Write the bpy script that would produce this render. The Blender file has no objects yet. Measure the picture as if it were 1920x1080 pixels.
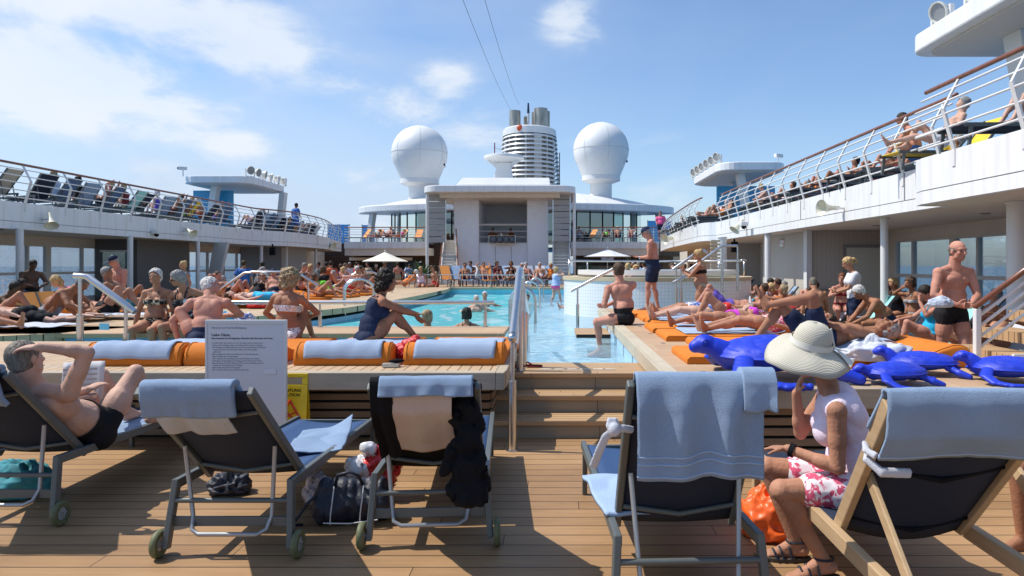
import bpy, math, random
from math import sin, cos, pi, radians, sqrt, atan2
from mathutils import Vector, Matrix, noise
V = Vector
R = random.Random(7)
SC = bpy.context.scene
COL = SC.collection
# ---------------------------------------------------------------- camera
CAMH = 1.65
cd = bpy.data.cameras.new('camera'); cam = bpy.data.objects.new('camera', cd); COL.objects.link(cam)
cam.location = (0, 0, CAMH); cam.rotation_euler = (pi/2, 0, 0)
cd.sensor_width = 36; cd.lens = 24; cd.shift_x = -80/1920; cd.shift_y = -43/1920
cd.clip_start = .05; cd.clip_end = 30000
SC.camera = cam
# ---------------------------------------------------------------- sky, sun, exposure
SUN_EL, SUN_AZ = radians(56), radians(-83)      # azimuth measured from +Y towards +X
wd = bpy.data.worlds.new('World'); SC.world = wd; wd.use_nodes = True
wt = wd.node_tree; wn = wt.nodes; wl = wt.links
bg = wn['Background']
def MN(op, a, b=None, c=None, tree=wt):
    n = tree.nodes.new('ShaderNodeMath'); n.operation = op
    for i, x in enumerate((a, b, c)):
        if x is None: continue
        if isinstance(x, (int, float)): n.inputs[i].default_value = x
        else: tree.links.new(x, n.inputs[i])
    return n.outputs[0]
def make_sky():
    sky = wn.new('ShaderNodeTexSky'); sky.sky_type = 'NISHITA'; sky.sun_disc = False
    sky.sun_elevation = SUN_EL; sky.sun_rotation = SUN_AZ % (2*pi)
    sky.air_density = 1.0; sky.dust_density = 1.0; sky.ozone_density = 2.0
    tc = wn.new('ShaderNodeTexCoord'); sp = wn.new('ShaderNodeSeparateXYZ'); wl.new(tc.outputs['Generated'], sp.inputs[0])
    az = MN('ARCTAN2', sp.outputs[0], sp.outputs[1]); el = MN('ARCSINE', sp.outputs[2])
    # noise in direction space, stretched along the horizon
    mp = wn.new('ShaderNodeMapping'); mp.inputs['Scale'].default_value = (1, 1, 2.2); wl.new(tc.outputs['Generated'], mp.inputs[0])
    def nz(scale, det, rough, dist=0):
        n = wn.new('ShaderNodeTexNoise'); n.inputs['Scale'].default_value = scale; n.inputs['Detail'].default_value = det
        n.inputs['Roughness'].default_value = rough; n.inputs['Distortion'].default_value = dist
        wl.new(mp.outputs[0], n.inputs[0]); return n.outputs[0]
    n1 = nz(7, 9, .62, .25); n2 = nz(2.6, 6, .55, .5); n3 = nz(22, 5, .6)
    blobs = [  # azimuth, elevation, half width, half height (degrees), weight : the cumulus of this sky
        (-36, 12.4, 8.5, 3.2, 1.35), (-30, 11.2, 5.5, 2.3, 1.1), (-34, 18.6, 12, 2.8, 1.15), (-26, 16.2, 8, 2.6, .75), (-18, 14.3, 5, 1.3, .5),
        (-11.6, 12.6, 4.6, 1.7, .95), (-9.0, 14.4, 2.6, 1.9, .85), (-7.2, 11, 5, 2.2, .8), (-25.3, 9.0, 3.0, 1.9, .85), (1.3, 19.6, 2.6, 1.7, .95),
        (5.6, 10.0, 5, 1.9, .45), (7.5, 5.5, 6, 2.8, .38), (-30, 5, 12, 3.0, .40), (-18, 3, 10, 2.5, .35), (-15, 7, 5, 2, .45), (28, 3, 14, 3, .25), (1.5, 5, 8, 3, .35),
        (-43, 13, 5, 9, .6), (70, 12, 20, 5, .5)]
    tot = None
    for a, e, w, h, k in blobs:
        da = MN('DIVIDE', MN('SUBTRACT', az, radians(a)), radians(w)); de = MN('DIVIDE', MN('SUBTRACT', el, radians(e)), radians(h))
        q = MN('ADD', MN('MULTIPLY', da, da), MN('MULTIPLY', de, de))
        g = MN('MULTIPLY', MN('POWER', 2.718, MN('MULTIPLY', q, -.9)), k)
        tot = g if tot is None else MN('MAXIMUM', tot, g)
    nn = MN('ADD', MN('MULTIPLY', MN('SUBTRACT', n1, .5), 2.3), MN('MULTIPLY', MN('SUBTRACT', n3, .5), .35))
    dens = MN('ADD', MN('SUBTRACT', tot, .40), nn)
    m = wn.new('ShaderNodeMapRange'); m.interpolation_type = 'SMOOTHSTEP'; m.inputs[1].default_value = -.22; m.inputs[2].default_value = .52
    wl.new(dens, m.inputs[0])
    cl = MN('MULTIPLY', m.outputs[0], MN('MINIMUM', MN('MULTIPLY', tot, 2.2), 1.0))
    # thin veil, denser to the sunward side and near the horizon
    veil = MN('MULTIPLY', MN('MAXIMUM', MN('SUBTRACT', n2, .36), 0), 1.5)
    west = wn.new('ShaderNodeMapRange'); west.inputs[1].default_value = radians(8); west.inputs[2].default_value = radians(-36)
    west.inputs[3].default_value = .22; west.inputs[4].default_value = 1.9; wl.new(MN('ADD', az, MN('MULTIPLY', MN('MAXIMUM', MN('SUBTRACT', radians(-50), az), 0), 2.5)), west.inputs[0])
    hz = wn.new('ShaderNodeMapRange'); hz.interpolation_type = 'SMOOTHSTEP'; hz.inputs[1].default_value = radians(17); hz.inputs[2].default_value = radians(0)
    hz.inputs[3].default_value = 0; hz.inputs[4].default_value = .42; wl.new(el, hz.inputs[0])
    v2 = MN('ADD', MN('MULTIPLY', veil, west.outputs[0]), MN('MULTIPLY', hz.outputs[0], MN('ADD', MN('MULTIPLY', west.outputs[0], .55), .35)))
    allc = MN('MINIMUM', MN('ADD', MN('MULTIPLY', cl, .72), MN('MULTIPLY', v2, MN('SUBTRACT', 1, MN('MULTIPLY', cl, .6)))), .95)
    tint = wn.new('ShaderNodeMix'); tint.data_type = 'RGBA'; tint.blend_type = 'MULTIPLY'; tint.inputs[0].default_value = 1
    wl.new(sky.outputs[0], tint.inputs[6]); tint.inputs[7].default_value = (*SKY_TINT, 1)
    mx = wn.new('ShaderNodeMix'); mx.data_type = 'RGBA'; wl.new(allc, mx.inputs[0]); wl.new(tint.outputs[2], mx.inputs[6])
    cc = wn.new('ShaderNodeMix'); cc.data_type = 'RGBA'; wl.new(cl, cc.inputs[0]); cc.inputs[6].default_value = (4.0, 4.85, 6.1, 1); cc.inputs[7].default_value = (5.7, 6.1, 6.6, 1)
    wl.new(cc.outputs[2], mx.inputs[7]); wl.new(mx.outputs[2], bg.inputs[0])
SKY_TINT = (.93, 1.05, 1.17)
make_sky(); bg.inputs[1].default_value = .13
sl = bpy.data.lights.new('sun', 'SUN'); sl.energy = 4.3; sl.angle = radians(.5); sl.color = (1, .95, .87)
so = bpy.data.objects.new('sun', sl); COL.objects.link(so)
sdir = V((sin(SUN_AZ)*cos(SUN_EL), cos(SUN_AZ)*cos(SUN_EL), sin(SUN_EL)))
so.rotation_euler = (-sdir).to_track_quat('-Z', 'Y').to_euler(); so.location = (0, 0, 40)
vs = SC.view_settings; vs.view_transform = 'Standard'; vs.look = 'None'; vs.gamma = 1; vs.exposure = 0.22
SC.cycles.max_bounces = 6; SC.cycles.transparent_max_bounces = 10; SC.cycles.caustics_reflective = False; SC.cycles.caustics_refractive = False

# ---------------------------------------------------------------- helpers
def P(px, py, Y):
    "the point of the place that stands Y metres ahead and is seen at px, py of the 1920x1080 photo"
    return V(((px-1040)*Y/1280, Y, CAMH-(py-497)*Y/1280))
def X_(px, Y): return (px-1040)*Y/1280
def Z_(py, Y): return CAMH-(py-497)*Y/1280
class MB:
    def __init__(s): s.v = []; s.f = []; s.m = []
    def add(s, vs, fs, m=0):
        b = len(s.v); s.v += [tuple(q) for q in vs]; s.f += [tuple(i+b for i in f) for f in fs]; s.m += [m]*len(fs); return s
    def box(s, x0, x1, y0, y1, z0, z1, m=0, M=None):
        v = [V((x, y, z)) for x in (x0, x1) for y in (y0, y1) for z in (z0, z1)]
        if M: v = [M @ q for q in v]
        return s.add(v, [(0,1,3,2),(4,6,7,5),(0,4,5,1),(2,3,7,6),(0,2,6,4),(1,5,7,3)], m)
    def beam(s, a, b, w, h, m=0, up=(0,0,1)):
        "rectangular bar from a to b, w wide, h high"
        a, b = V(a), V(b); d = (b-a).normalized(); u = V(up)
        x = d.cross(u)
        if x.length < 1e-4: x = d.cross(V((0,1,0)))
        x.normalize(); z = x.cross(d)
        v = [p+x*w/2*i+z*h/2*j for p in (a, b) for i in (-1, 1) for j in (-1, 1)]
        return s.add(v, [(0,1,3,2),(4,6,7,5),(0,4,5,1),(2,3,7,6),(0,2,6,4),(1,5,7,3)], m)
    def tube(s, pts, r, n=8, m=0, closed=False, rad=None):
        pts = [V(p) for p in pts]; k = len(pts); vs_ = []; fs = []
        prev = None
        for i, p in enumerate(pts):
            if closed: d = pts[(i+1) % k]-pts[i-1]
            else: d = pts[min(i+1, k-1)]-pts[max(i-1, 0)]
            d.normalize()
            if prev is None:
                a = d.orthogonal().normalized()
            else:
                a = prev-d*prev.dot(d); a = a.normalized() if a.length > 1e-6 else d.orthogonal().normalized()
            prev = a; b = d.cross(a); rr = rad[i] if rad else r
            vs_ += [p+(a*cos(2*pi*j/n)+b*sin(2*pi*j/n))*rr for j in range(n)]
        for i in range(k if closed else k-1):
            for j in range(n):
                i2 = (i+1) % k
                fs.append((i*n+j, i*n+(j+1) % n, i2*n+(j+1) % n, i2*n+j))
        if not closed: fs += [tuple(range(n))[::-1], tuple((k-1)*n+j for j in range(n))]
        return s.add(vs_, fs, m)
    def cyl(s, a, b, r, r1=None, n=16, m=0): return s.tube([a, b], r, n, m, rad=[r, r if r1 is None else r1])
    def lathe(s, prof, c=(0,0,0), n=24, m=0, a0=0, a1=2*pi):
        c = V(c); full = abs(a1-a0-2*pi) < 1e-6; k = n if full else n+1; vs_ = []; fs = []
        for (r, z) in prof:
            vs_ += [c+V((r*cos(a0+(a1-a0)*j/n), r*sin(a0+(a1-a0)*j/n), z)) for j in range(k)]
        for i in range(len(prof)-1):
            for j in range(n):
                j2 = (j+1) % k; fs.append((i*k+j, i*k+j2, (i+1)*k+j2, (i+1)*k+j))
        return s.add(vs_, fs, m)
    def prism(s, poly, z0, z1, m=0):
        n = len(poly); vs_ = [(x, y, z0) for x, y in poly]+[(x, y, z1) for x, y in poly]
        return s.add(vs_, [tuple(range(n))[::-1], tuple(range(n, 2*n))]+[(i, (i+1) % n, n+(i+1) % n, n+i) for i in range(n)], m)
    def loft(s, rings, m=0, caps=True, closed=True):
        n = len(rings[0]); b = []; fs = []
        for r in rings: b += r
        for i in range(len(rings)-1):
            for j in range(n if closed else n-1): fs.append((i*n+j, i*n+(j+1) % n, (i+1)*n+(j+1) % n, (i+1)*n+j))
        if caps: fs += [tuple(range(n))[::-1], tuple((len(rings)-1)*n+j for j in range(n))]
        return s.add(b, fs, m)
    def ell(s, c, r, M=None, nu=14, nv=9, m=0):
        c = V(c); vs_ = []; fs = []
        if isinstance(r, (int, float)): r = (r, r, r)
        for i in range(1, nv):
            t = pi*i/nv
            for j in range(nu):
                p = 2*pi*j/nu; q = V((r[0]*sin(t)*cos(p), r[1]*sin(t)*sin(p), r[2]*cos(t)))
                vs_.append(c+(M @ q if M else q))
        a = V((0, 0, r[2])); vs_ += [c+(M @ a if M else a), c-(M @ a if M else a)]
        T = (nv-1)*nu
        for i in range(nv-2):
            for j in range(nu): fs.append((i*nu+j, (i+1)*nu+j, (i+1)*nu+(j+1) % nu, i*nu+(j+1) % nu))
        for j in range(nu):
            fs.append((T, j, (j+1) % nu)); fs.append((T+1, (nv-2)*nu+(j+1) % nu, (nv-2)*nu+j))
        return s.add(vs_, fs, m)
    def cap(s, a, b, r0, r1=None, n=12, m=0):
        "tapered capsule"
        a, b = V(a), V(b); r1 = r0 if r1 is None else r1; d = b-a; L = d.length
        if L < 1e-5: return s.ell(a, max(r0, r1))
        d /= L; x = d.orthogonal().normalized(); y = d.cross(x); prof = []
        for i in range(1, 5): t = pi/2*i/4; prof.append((-cos(t)*r0, sin(t)*r0))
        for i in range(0, 4): t = pi/2*i/4; prof.append((L+sin(t)*r1, cos(t)*r1))
        vs_ = []
        for (h, r) in prof: vs_ += [a+d*h+(x*cos(2*pi*j/n)+y*sin(2*pi*j/n))*r for j in range(n)]
        k = len(prof); vs_ += [a-d*r0, b+d*r1]; fs = []
        for i in range(k-1):
            for j in range(n): fs.append((i*n+j, i*n+(j+1) % n, (i+1)*n+(j+1) % n, (i+1)*n+j))
        for j in range(n):
            fs.append((k*n, (j+1) % n, j)); fs.append((k*n+1, (k-1)*n+j, (k-1)*n+(j+1) % n))
        return s.add(vs_, fs, m)
    def me(s, name='m'):
        m = bpy.data.meshes.new(name); m.from_pydata(s.v, [], s.f); m.update(); return m
    def build(s, name, mat=None, par=None, smooth=False, bevel=0, world=False, tag_=None, angle=None):
        m = s.me(name); mats = mat if isinstance(mat, (list, tuple)) else [mat]
        for q in mats:
            if q: m.materials.append(q)
        if len(mats) > 1: m.polygons.foreach_set('material_index', s.m)
        o = link(name, m, par)
        if world and par is not None:
            off = wloc(par)
            m.transform(Matrix.Translation(-off))
        if smooth: shade(m, angle)
        if bevel:
            b = o.modifiers.new('bevel', 'BEVEL'); b.width = bevel; b.segments = 2; b.limit_method = 'ANGLE'; b.angle_limit = radians(40)
        return o
def shade(m, angle=None):
    m.polygons.foreach_set('use_smooth', [True]*len(m.polygons))
    if angle is not None and hasattr(m, 'set_sharp_from_angle'): m.set_sharp_from_angle(angle=radians(angle))
def wloc(o):
    p = V((0, 0, 0))
    while o: p = p+V(o.location); o = o.parent
    return p
def link(name, data, par=None):
    o = bpy.data.objects.new(name, data); COL.objects.link(o)
    if par: o.parent = par
    return o
LABELS = {}
def tag(o, label=None, cat=None, group=None, kind=None):
    if label: o['label'] = label
    if cat: o['category'] = cat
    if group: o['group'] = group
    if kind: o['kind'] = kind
    return o
def root(name, label, cat, loc=(0,0,0), rz=0, group=None):
    o = link(name, None); o.location = loc; o.rotation_euler = (0, 0, rz); o.empty_display_size = .1
    return tag(o, label, cat, group)
KIDS = {}
def kids(o): return [c for c in COL.objects if c.parent == o]
def ctree(o, loc=None, rz=None, label=None, group=None, kidmap=None):
    "copy a thing with its parts and sub-parts"
    ks = kidmap if kidmap is not None else getkids(o)
    def cp(x, par):
        c = x.copy(); COL.objects.link(c); c.parent = par
        for k in ks.get(x.name, []): cp(k, c)
        return c
    c = cp(o, None)
    if loc is not None: c.location = loc
    if rz is not None: c.rotation_euler = (0, 0, rz)
    if label: c['label'] = label
    if group: c['group'] = group
    return c
def getkids(o):
    if o.name in KIDS: return KIDS[o.name]
    d = {}
    def walk(x):
        d[x.name] = [k for k in COL.objects if k.parent == x]
        for k in d[x.name]: walk(k)
    walk(o); KIDS[o.name] = d; return d
# ---------------------------------------------------------------- materials
MATS = {}
def mat(name, rgb, rough=.5, metal=0, var=0, vscale=3, bump=0, bscale=20, spec=None, alpha=None, tr=0, coat=0, stretch=None, objcol=False, det=4):
    if name in MATS: return MATS[name]
    m = bpy.data.materials.new(name); m.use_nodes = True; t = m.node_tree; b = t.nodes['Principled BSDF']
    b.inputs['Base Color'].default_value = (*rgb, 1); b.inputs['Roughness'].default_value = rough; b.inputs['Metallic'].default_value = metal
    if spec is not None: b.inputs['Specular IOR Level'].default_value = spec
    if coat: b.inputs['Coat Weight'].default_value = coat; b.inputs['Coat Roughness'].default_value = .15
    tc = t.nodes.new('ShaderNodeTexCoord'); src = tc.outputs['Object']
    if stretch:
        mp = t.nodes.new('ShaderNodeMapping'); mp.inputs['Scale'].default_value = stretch; t.links.new(src, mp.inputs[0]); src = mp.outputs[0]
    if var:
        n = t.nodes.new('ShaderNodeTexNoise'); n.inputs['Scale'].default_value = vscale; n.inputs['Detail'].default_value = det; t.links.new(src, n.inputs[0])
        r = t.nodes.new('ShaderNodeMapRange'); r.inputs[1].default_value = .3; r.inputs[2].default_value = .7; r.inputs[3].default_value = 1-var; r.inputs[4].default_value = 1+var
        t.links.new(n.outputs[0], r.inputs[0])
        x = t.nodes.new('ShaderNodeMix'); x.data_type = 'RGBA'; x.blend_type = 'MULTIPLY'; x.inputs[0].default_value = 1
        x.inputs[6].default_value = (*rgb, 1); t.links.new(r.outputs[0], x.inputs[7]); t.links.new(x.outputs[2], b.inputs['Base Color'])
    if bump:
        n = t.nodes.new('ShaderNodeTexNoise'); n.inputs['Scale'].default_value = bscale; n.inputs['Detail'].default_value = 3; t.links.new(src, n.inputs[0])
        u = t.nodes.new('ShaderNodeBump'); u.inputs['Strength'].default_value = bump; u.inputs['Distance'].default_value = .01
        t.links.new(n.outputs[0], u.inputs['Height']); t.links.new(u.outputs[0], b.inputs['Normal'])
    MATS[name] = m; return m
def nodes(m): return m.node_tree.nodes, m.node_tree.links, m.node_tree.nodes['Principled BSDF']
def wood(name, c1, c2, axis='Y', board=.148, gap=.0085, gapcol=(.02,.013,.010), rough=.55, grain=1.0, spec=.35, off=0, butt=2.4):
    "boards that run ALONG one axis, laid side by side across the other; world coordinates, so all decks line up"
    m = bpy.data.materials.new(name); m.use_nodes = True; t = m.node_tree; N, L, B = nodes(m)
    tc = N.new('ShaderNodeTexCoord'); sp = N.new('ShaderNodeSeparateXYZ'); L.new(tc.outputs['Object'], sp.inputs[0])
    ix = {'X': 0, 'Y': 1, 'Z': 2}
    across, along = {'Y': ('Y', 'X'), 'X': ('X', 'Y'), 'Z': ('Z', 'X'), 'S': ('Z', 'Y')}[axis]
    def mm(op, a, b=None, c=None): return MN(op, a, b, c, tree=t)
    a = mm('DIVIDE', mm('ADD', sp.outputs[ix[across]], off+50), board); fl = mm('FLOOR', a); fr = mm('SUBTRACT', a, fl)
    wn1 = N.new('ShaderNodeTexWhiteNoise'); wn1.noise_dimensions = '1D'; L.new(fl, wn1.inputs['W'])
    # butt joints
    u = mm('DIVIDE', mm('ADD', sp.outputs[ix[along]], mm('MULTIPLY', wn1.outputs[0], 13.7)), butt); ufl = mm('FLOOR', u); ufr = mm('SUBTRACT', u, ufl)
    wn2 = N.new('ShaderNodeTexWhiteNoise'); wn2.noise_dimensions = '2D'; cx = N.new('ShaderNodeCombineXYZ'); L.new(fl, cx.inputs[0]); L.new(ufl, cx.inputs[1]); L.new(cx.outputs[0], wn2.inputs['Vector'])
    e = gap/board
    edge = mm('MAXIMUM', mm('MAXIMUM', mm('LESS_THAN', fr, e), 0), mm('MULTIPLY', mm('LESS_THAN', ufr, .004/butt*1.2), 1))
    mp = N.new('ShaderNodeMapping'); L.new(tc.outputs['Object'], mp.inputs[0]); sc = [26, 26, 26]; sc[ix[along]] = 1.6; mp.inputs['Scale'].default_value = sc
    n = N.new('ShaderNodeTexNoise'); n.inputs['Scale'].default_value = 1.6; n.inputs['Detail'].default_value = 7; n.inputs['Roughness'].default_value = .6; L.new(mp.outputs[0], n.inputs[0])
    n2 = N.new('ShaderNodeTexNoise'); n2.inputs['Scale'].default_value = 1.1; n2.inputs['Detail'].default_value = 5; L.new(tc.outputs['Object'], n2.inputs[0])
    f = mm('ADD', mm('MULTIPLY', mm('SUBTRACT', n.outputs[0], .5), .9*grain), mm('ADD', mm('MULTIPLY', mm('SUBTRACT', wn2.outputs[0], .5), .34*grain), mm('ADD', .5, mm('MULTIPLY', mm('SUBTRACT', n2.outputs[0], .5), 1.25*grain))))
    mx = N.new('ShaderNodeMix'); mx.data_type = 'RGBA'; L.new(f, mx.inputs[0]); mx.inputs[6].default_value = (*c1, 1); mx.inputs[7].default_value = (*c2, 1)
    m2 = N.new('ShaderNodeMix'); m2.data_type = 'RGBA'; L.new(edge, m2.inputs[0]); L.new(mx.outputs[2], m2.inputs[6]); m2.inputs[7].default_value = (*gapcol, 1)
    L.new(m2.outputs[2], B.inputs['Base Color']); B.inputs['Roughness'].default_value = rough; B.inputs['Specular IOR Level'].default_value = spec
    bp = N.new('ShaderNodeBump'); bp.inputs['Strength'].default_value = .35; bp.inputs['Distance'].default_value = .004
    L.new(mm('SUBTRACT', mm('MULTIPLY', n.outputs[0], .3), edge), bp.inputs['Height']); L.new(bp.outputs[0], B.inputs['Normal'])
    MATS[name] = m; return m
TEAK = wood('teak_deck', (.222,.124,.056), (.445,.268,.132), 'Y', butt=4.5)
TEAKP = wood('teak_platform', (.40,.27,.16), (.58,.42,.27), 'X', board=.1, grain=.9)
TEAKR = wood('teak_platform_across', (.38,.24,.13), (.56,.38,.23), 'Y', board=.6, gap=.012, gapcol=(.62,.55,.42), grain=.7)
EDGEW = wood('weathered_oak', (.30,.24,.17), (.50,.42,.31), 'Z', board=.3, gap=0, grain=1.1)
SLATW = wood('slat_wood', (.16,.10,.055), (.31,.21,.13), 'Z', board=.5, gap=0, grain=1.2)
RISER = wood('riser_wood', (.22,.18,.13), (.34,.28,.20), 'Z', board=.5, gap=0, grain=1)
WHITE = mat('white_paint', (.70,.70,.69), .38, var=.035, vscale=1.2)
def weather(m, rgb, streak=.10):
    "faint vertical runs of grime down painted steel"
    N, L, B = nodes(m)
    tc = N.new('ShaderNodeTexCoord'); mp = N.new('ShaderNodeMapping'); mp.inputs['Scale'].default_value = (6, 6, .5); L.new(tc.outputs['Object'], mp.inputs[0])
    n = N.new('ShaderNodeTexNoise'); n.inputs['Scale'].default_value = 1; n.inputs['Detail'].default_value = 6; L.new(mp.outputs[0], n.inputs[0])
    r = N.new('ShaderNodeMapRange'); r.inputs[1].default_value = .48; r.inputs[2].default_value = .75; r.inputs[3].default_value = 0; r.inputs[4].default_value = streak*2.2; L.new(n.outputs[0], r.inputs[0])
    x = N.new('ShaderNodeMix'); x.data_type = 'RGBA'; L.new(r.outputs[0], x.inputs[0]); x.inputs[6].default_value = (*rgb, 1); x.inputs[7].default_value = (rgb[0]*.72, rgb[1]*.66, rgb[2]*.58, 1)
    L.new(x.outputs[2], B.inputs['Base Color'])
HULL = mat('ship_white', (.77,.78,.785), .35); weather(HULL, (.77,.78,.785), .22)
CEIL = mat('ceiling_beige', (.72,.66,.58), .6, var=.03)
PANEL = mat('wall_panel_beige', (.66,.62,.56), .6, var=.04)
GREYP = mat('stage_panel', (.80,.86,.95), .5, var=.03)
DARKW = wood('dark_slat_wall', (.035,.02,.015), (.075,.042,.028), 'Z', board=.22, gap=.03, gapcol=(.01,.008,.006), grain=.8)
STEEL = mat('brushed_steel', (.62,.61,.60), .27, 1, var=.06, vscale=8)
ALU = mat('grey_aluminium', (.105,.118,.115), .45, .1, var=.06, vscale=6)
HANDW = mat('varnished_handrail', (.20,.065,.028), .3, var=.2, vscale=6, coat=.3)
BLACK = mat('black', (.008,.008,.010), .85, spec=.15)
NAVY = mat('navy_mesh', (.009,.017,.040), .85, bump=.2, bscale=180)
BLUEM = mat('blue_mesh', (.022,.065,.17), .7, bump=.3, bscale=160)
TOWEL = mat('blue_towel', (.27,.365,.51), .95, var=.07, vscale=5, bump=.7, bscale=330, spec=.1)
TOWELW = mat('white_towel', (.56,.58,.64), .95, var=.04, vscale=9, bump=.6, bscale=330, spec=.1)
TOWELM = mat('mat_towel', (.36,.45,.60), .95, var=.06, vscale=5, bump=.6, bscale=330, spec=.1)
TOWELB = mat('towel_band', (.31,.41,.56), .8, bump=.15, bscale=200, spec=.1)
ORANGE = mat('orange_cushion', (.58,.175,.022), .75, var=.08, vscale=5, bump=.25, bscale=60, spec=.2)
POOLB = mat('pool_wall_blue', (.30,.50,.80), .35, var=.08, vscale=3)
def glass(name, rgb, refl=.1, op=.12, rough=.02):
    m = bpy.data.materials.new(name); m.use_nodes = True; t = m.node_tree; N, L, B = nodes(m); out = N['Material Output']
    tr = N.new('ShaderNodeBsdfTransparent'); tr.inputs[0].default_value = (*rgb, 1)
    gl = N.new('ShaderNodeBsdfGlossy'); gl.inputs['Roughness'].default_value = rough
    lw = N.new('ShaderNodeLayerWeight'); lw.inputs[0].default_value = .35
    f = MN('MINIMUM', MN('ADD', MN('MULTIPLY', lw.outputs['Fresnel'], .6, tree=t), refl, tree=t), 1, tree=t)
    x = N.new('ShaderNodeMixShader'); L.new(f, x.inputs[0]); L.new(tr.outputs[0], x.inputs[1]); L.new(gl.outputs[0], x.inputs[2]); L.new(x.outputs[0], out.inputs[0])
    MATS[name] = m; return m
GLASS = glass('window_glass', (.92,.97,1.0), .02)
GLASSB = glass('blue_screen_glass', (.06,.38,.66), .03)
GLASST = glass('teal_glass', (.22,.48,.50), .22)
# ================================================================ SETTING
PZ = .68       # raised sunbathing platforms
WZ = .36       # water
ZT, ZB, ZR = 3.35, 2.62, 4.40    # gallery deck, its soffit, its handrail
XL, XR = -14.5, 6.4
# sea, one sheet to the horizon
sm = mat('sea_water', (.04,.13,.24), .22, bump=.6, bscale=.08)
MB().add([(-9000,-3000,-22),(9000,-3000,-22),(9000,16000,-22),(-9000,16000,-22)], [(0,1,2,3)]).build('sea', sm)['kind'] = 'structure'
# main deck, with the hole of the pool left out
mb = MB()
def slab(x0, x1, y0, y1, z0, z1): mb.box(x0, x1, y0, y1, z0, z1)
slab(-19, 11, -8, 6.48, -.3, 0); slab(-19, -10.5, 6.48, 31, -.3, 0); slab(4.0, 11, 6.48, 31, -.3, 0); slab(-19, 11, 31, 60, -.3, 0)
slab(-10.5, 4.0, 6.48, 7.5, -.3, 0)
md = mb.build('main_deck', TEAK); tag(md, kind='structure')
# ---- pool
def pool_mat():
    m = bpy.data.materials.new('pool_water'); m.use_nodes = True; t = m.node_tree; N, L, B = nodes(m); out = N['Material Output']
    tc = N.new('ShaderNodeTexCoord')
    def nz(s, d, st=(1,1,1)):
        mp = N.new('ShaderNodeMapping'); mp.inputs['Scale'].default_value = st; L.new(tc.outputs['Object'], mp.inputs[0])
        n = N.new('ShaderNodeTexNoise'); n.inputs['Scale'].default_value = s; n.inputs['Detail'].default_value = d; n.inputs['Distortion'].default_value = .8; L.new(mp.outputs[0], n.inputs[0]); return n.outputs[0]
    h = MN('ADD', nz(2.6, 4), MN('MULTIPLY', nz(8, 3), .35, tree=t), tree=t)
    bp = N.new('ShaderNodeBump'); bp.inputs['Strength'].default_value = .55; bp.inputs['Distance'].default_value = .12; L.new(h, bp.inputs['Height'])
    tr = N.new('ShaderNodeBsdfTransparent'); tr.inputs[0].default_value = (.90,.99,1.0,1)
    gl = N.new('ShaderNodeBsdfGlossy'); gl.inputs['Roughness'].default_value = .06; L.new(bp.outputs[0], gl.inputs['Normal'])
    fr = N.new('ShaderNodeFresnel'); fr.inputs[0].default_value = 1.33; L.new(bp.outputs[0], fr.inputs[1])
    sx = N.new('ShaderNodeSeparateXYZ'); L.new(tc.outputs['Object'], sx.inputs[0]); mr = N.new('ShaderNodeMapRange'); mr.interpolation_type = 'SMOOTHSTEP'; mr.inputs[1].default_value = -1.6; mr.inputs[2].default_value = -.2; L.new(sx.outputs[0], mr.inputs[0])
    cm_ = N.new('ShaderNodeMix'); cm_.data_type = 'RGBA'; L.new(mr.outputs[0], cm_.inputs[0]); cm_.inputs[6].default_value = (.16,.66,.70,1); cm_.inputs[7].default_value = (.42,.62,.76,1)
    wn_ = nz(1.7, 5, (1,.55,1)); wr_ = N.new('ShaderNodeMapRange'); wr_.interpolation_type = 'SMOOTHSTEP'; wr_.inputs[1].default_value = .50; wr_.inputs[2].default_value = .62; wr_.inputs[4].default_value = .75; L.new(wn_, wr_.inputs[0]); cw_ = N.new('ShaderNodeMix'); cw_.data_type = 'RGBA'; L.new(wr_.outputs[0], cw_.inputs[0]); L.new(cm_.outputs[2], cw_.inputs[6]); cw_.inputs[7].default_value = (.66,.86,.92,1)  # white ripple lines and caustic streaks painted as pale noise into the water colour
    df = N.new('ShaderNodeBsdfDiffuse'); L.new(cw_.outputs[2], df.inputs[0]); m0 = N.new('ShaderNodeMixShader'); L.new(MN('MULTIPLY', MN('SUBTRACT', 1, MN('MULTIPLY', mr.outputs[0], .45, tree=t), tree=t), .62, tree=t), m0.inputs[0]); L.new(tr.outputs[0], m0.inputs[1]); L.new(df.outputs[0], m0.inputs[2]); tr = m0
    x = N.new('ShaderNodeMixShader'); L.new(MN('MINIMUM', MN('MULTIPLY', fr.outputs[0], .75, tree=t), .42, tree=t), x.inputs[0]); L.new(tr.outputs[0], x.inputs[1]); L.new(gl.outputs[0], x.inputs[2]); L.new(x.outputs[0], out.inputs[0])
    return m
WATER = pool_mat()
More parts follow.
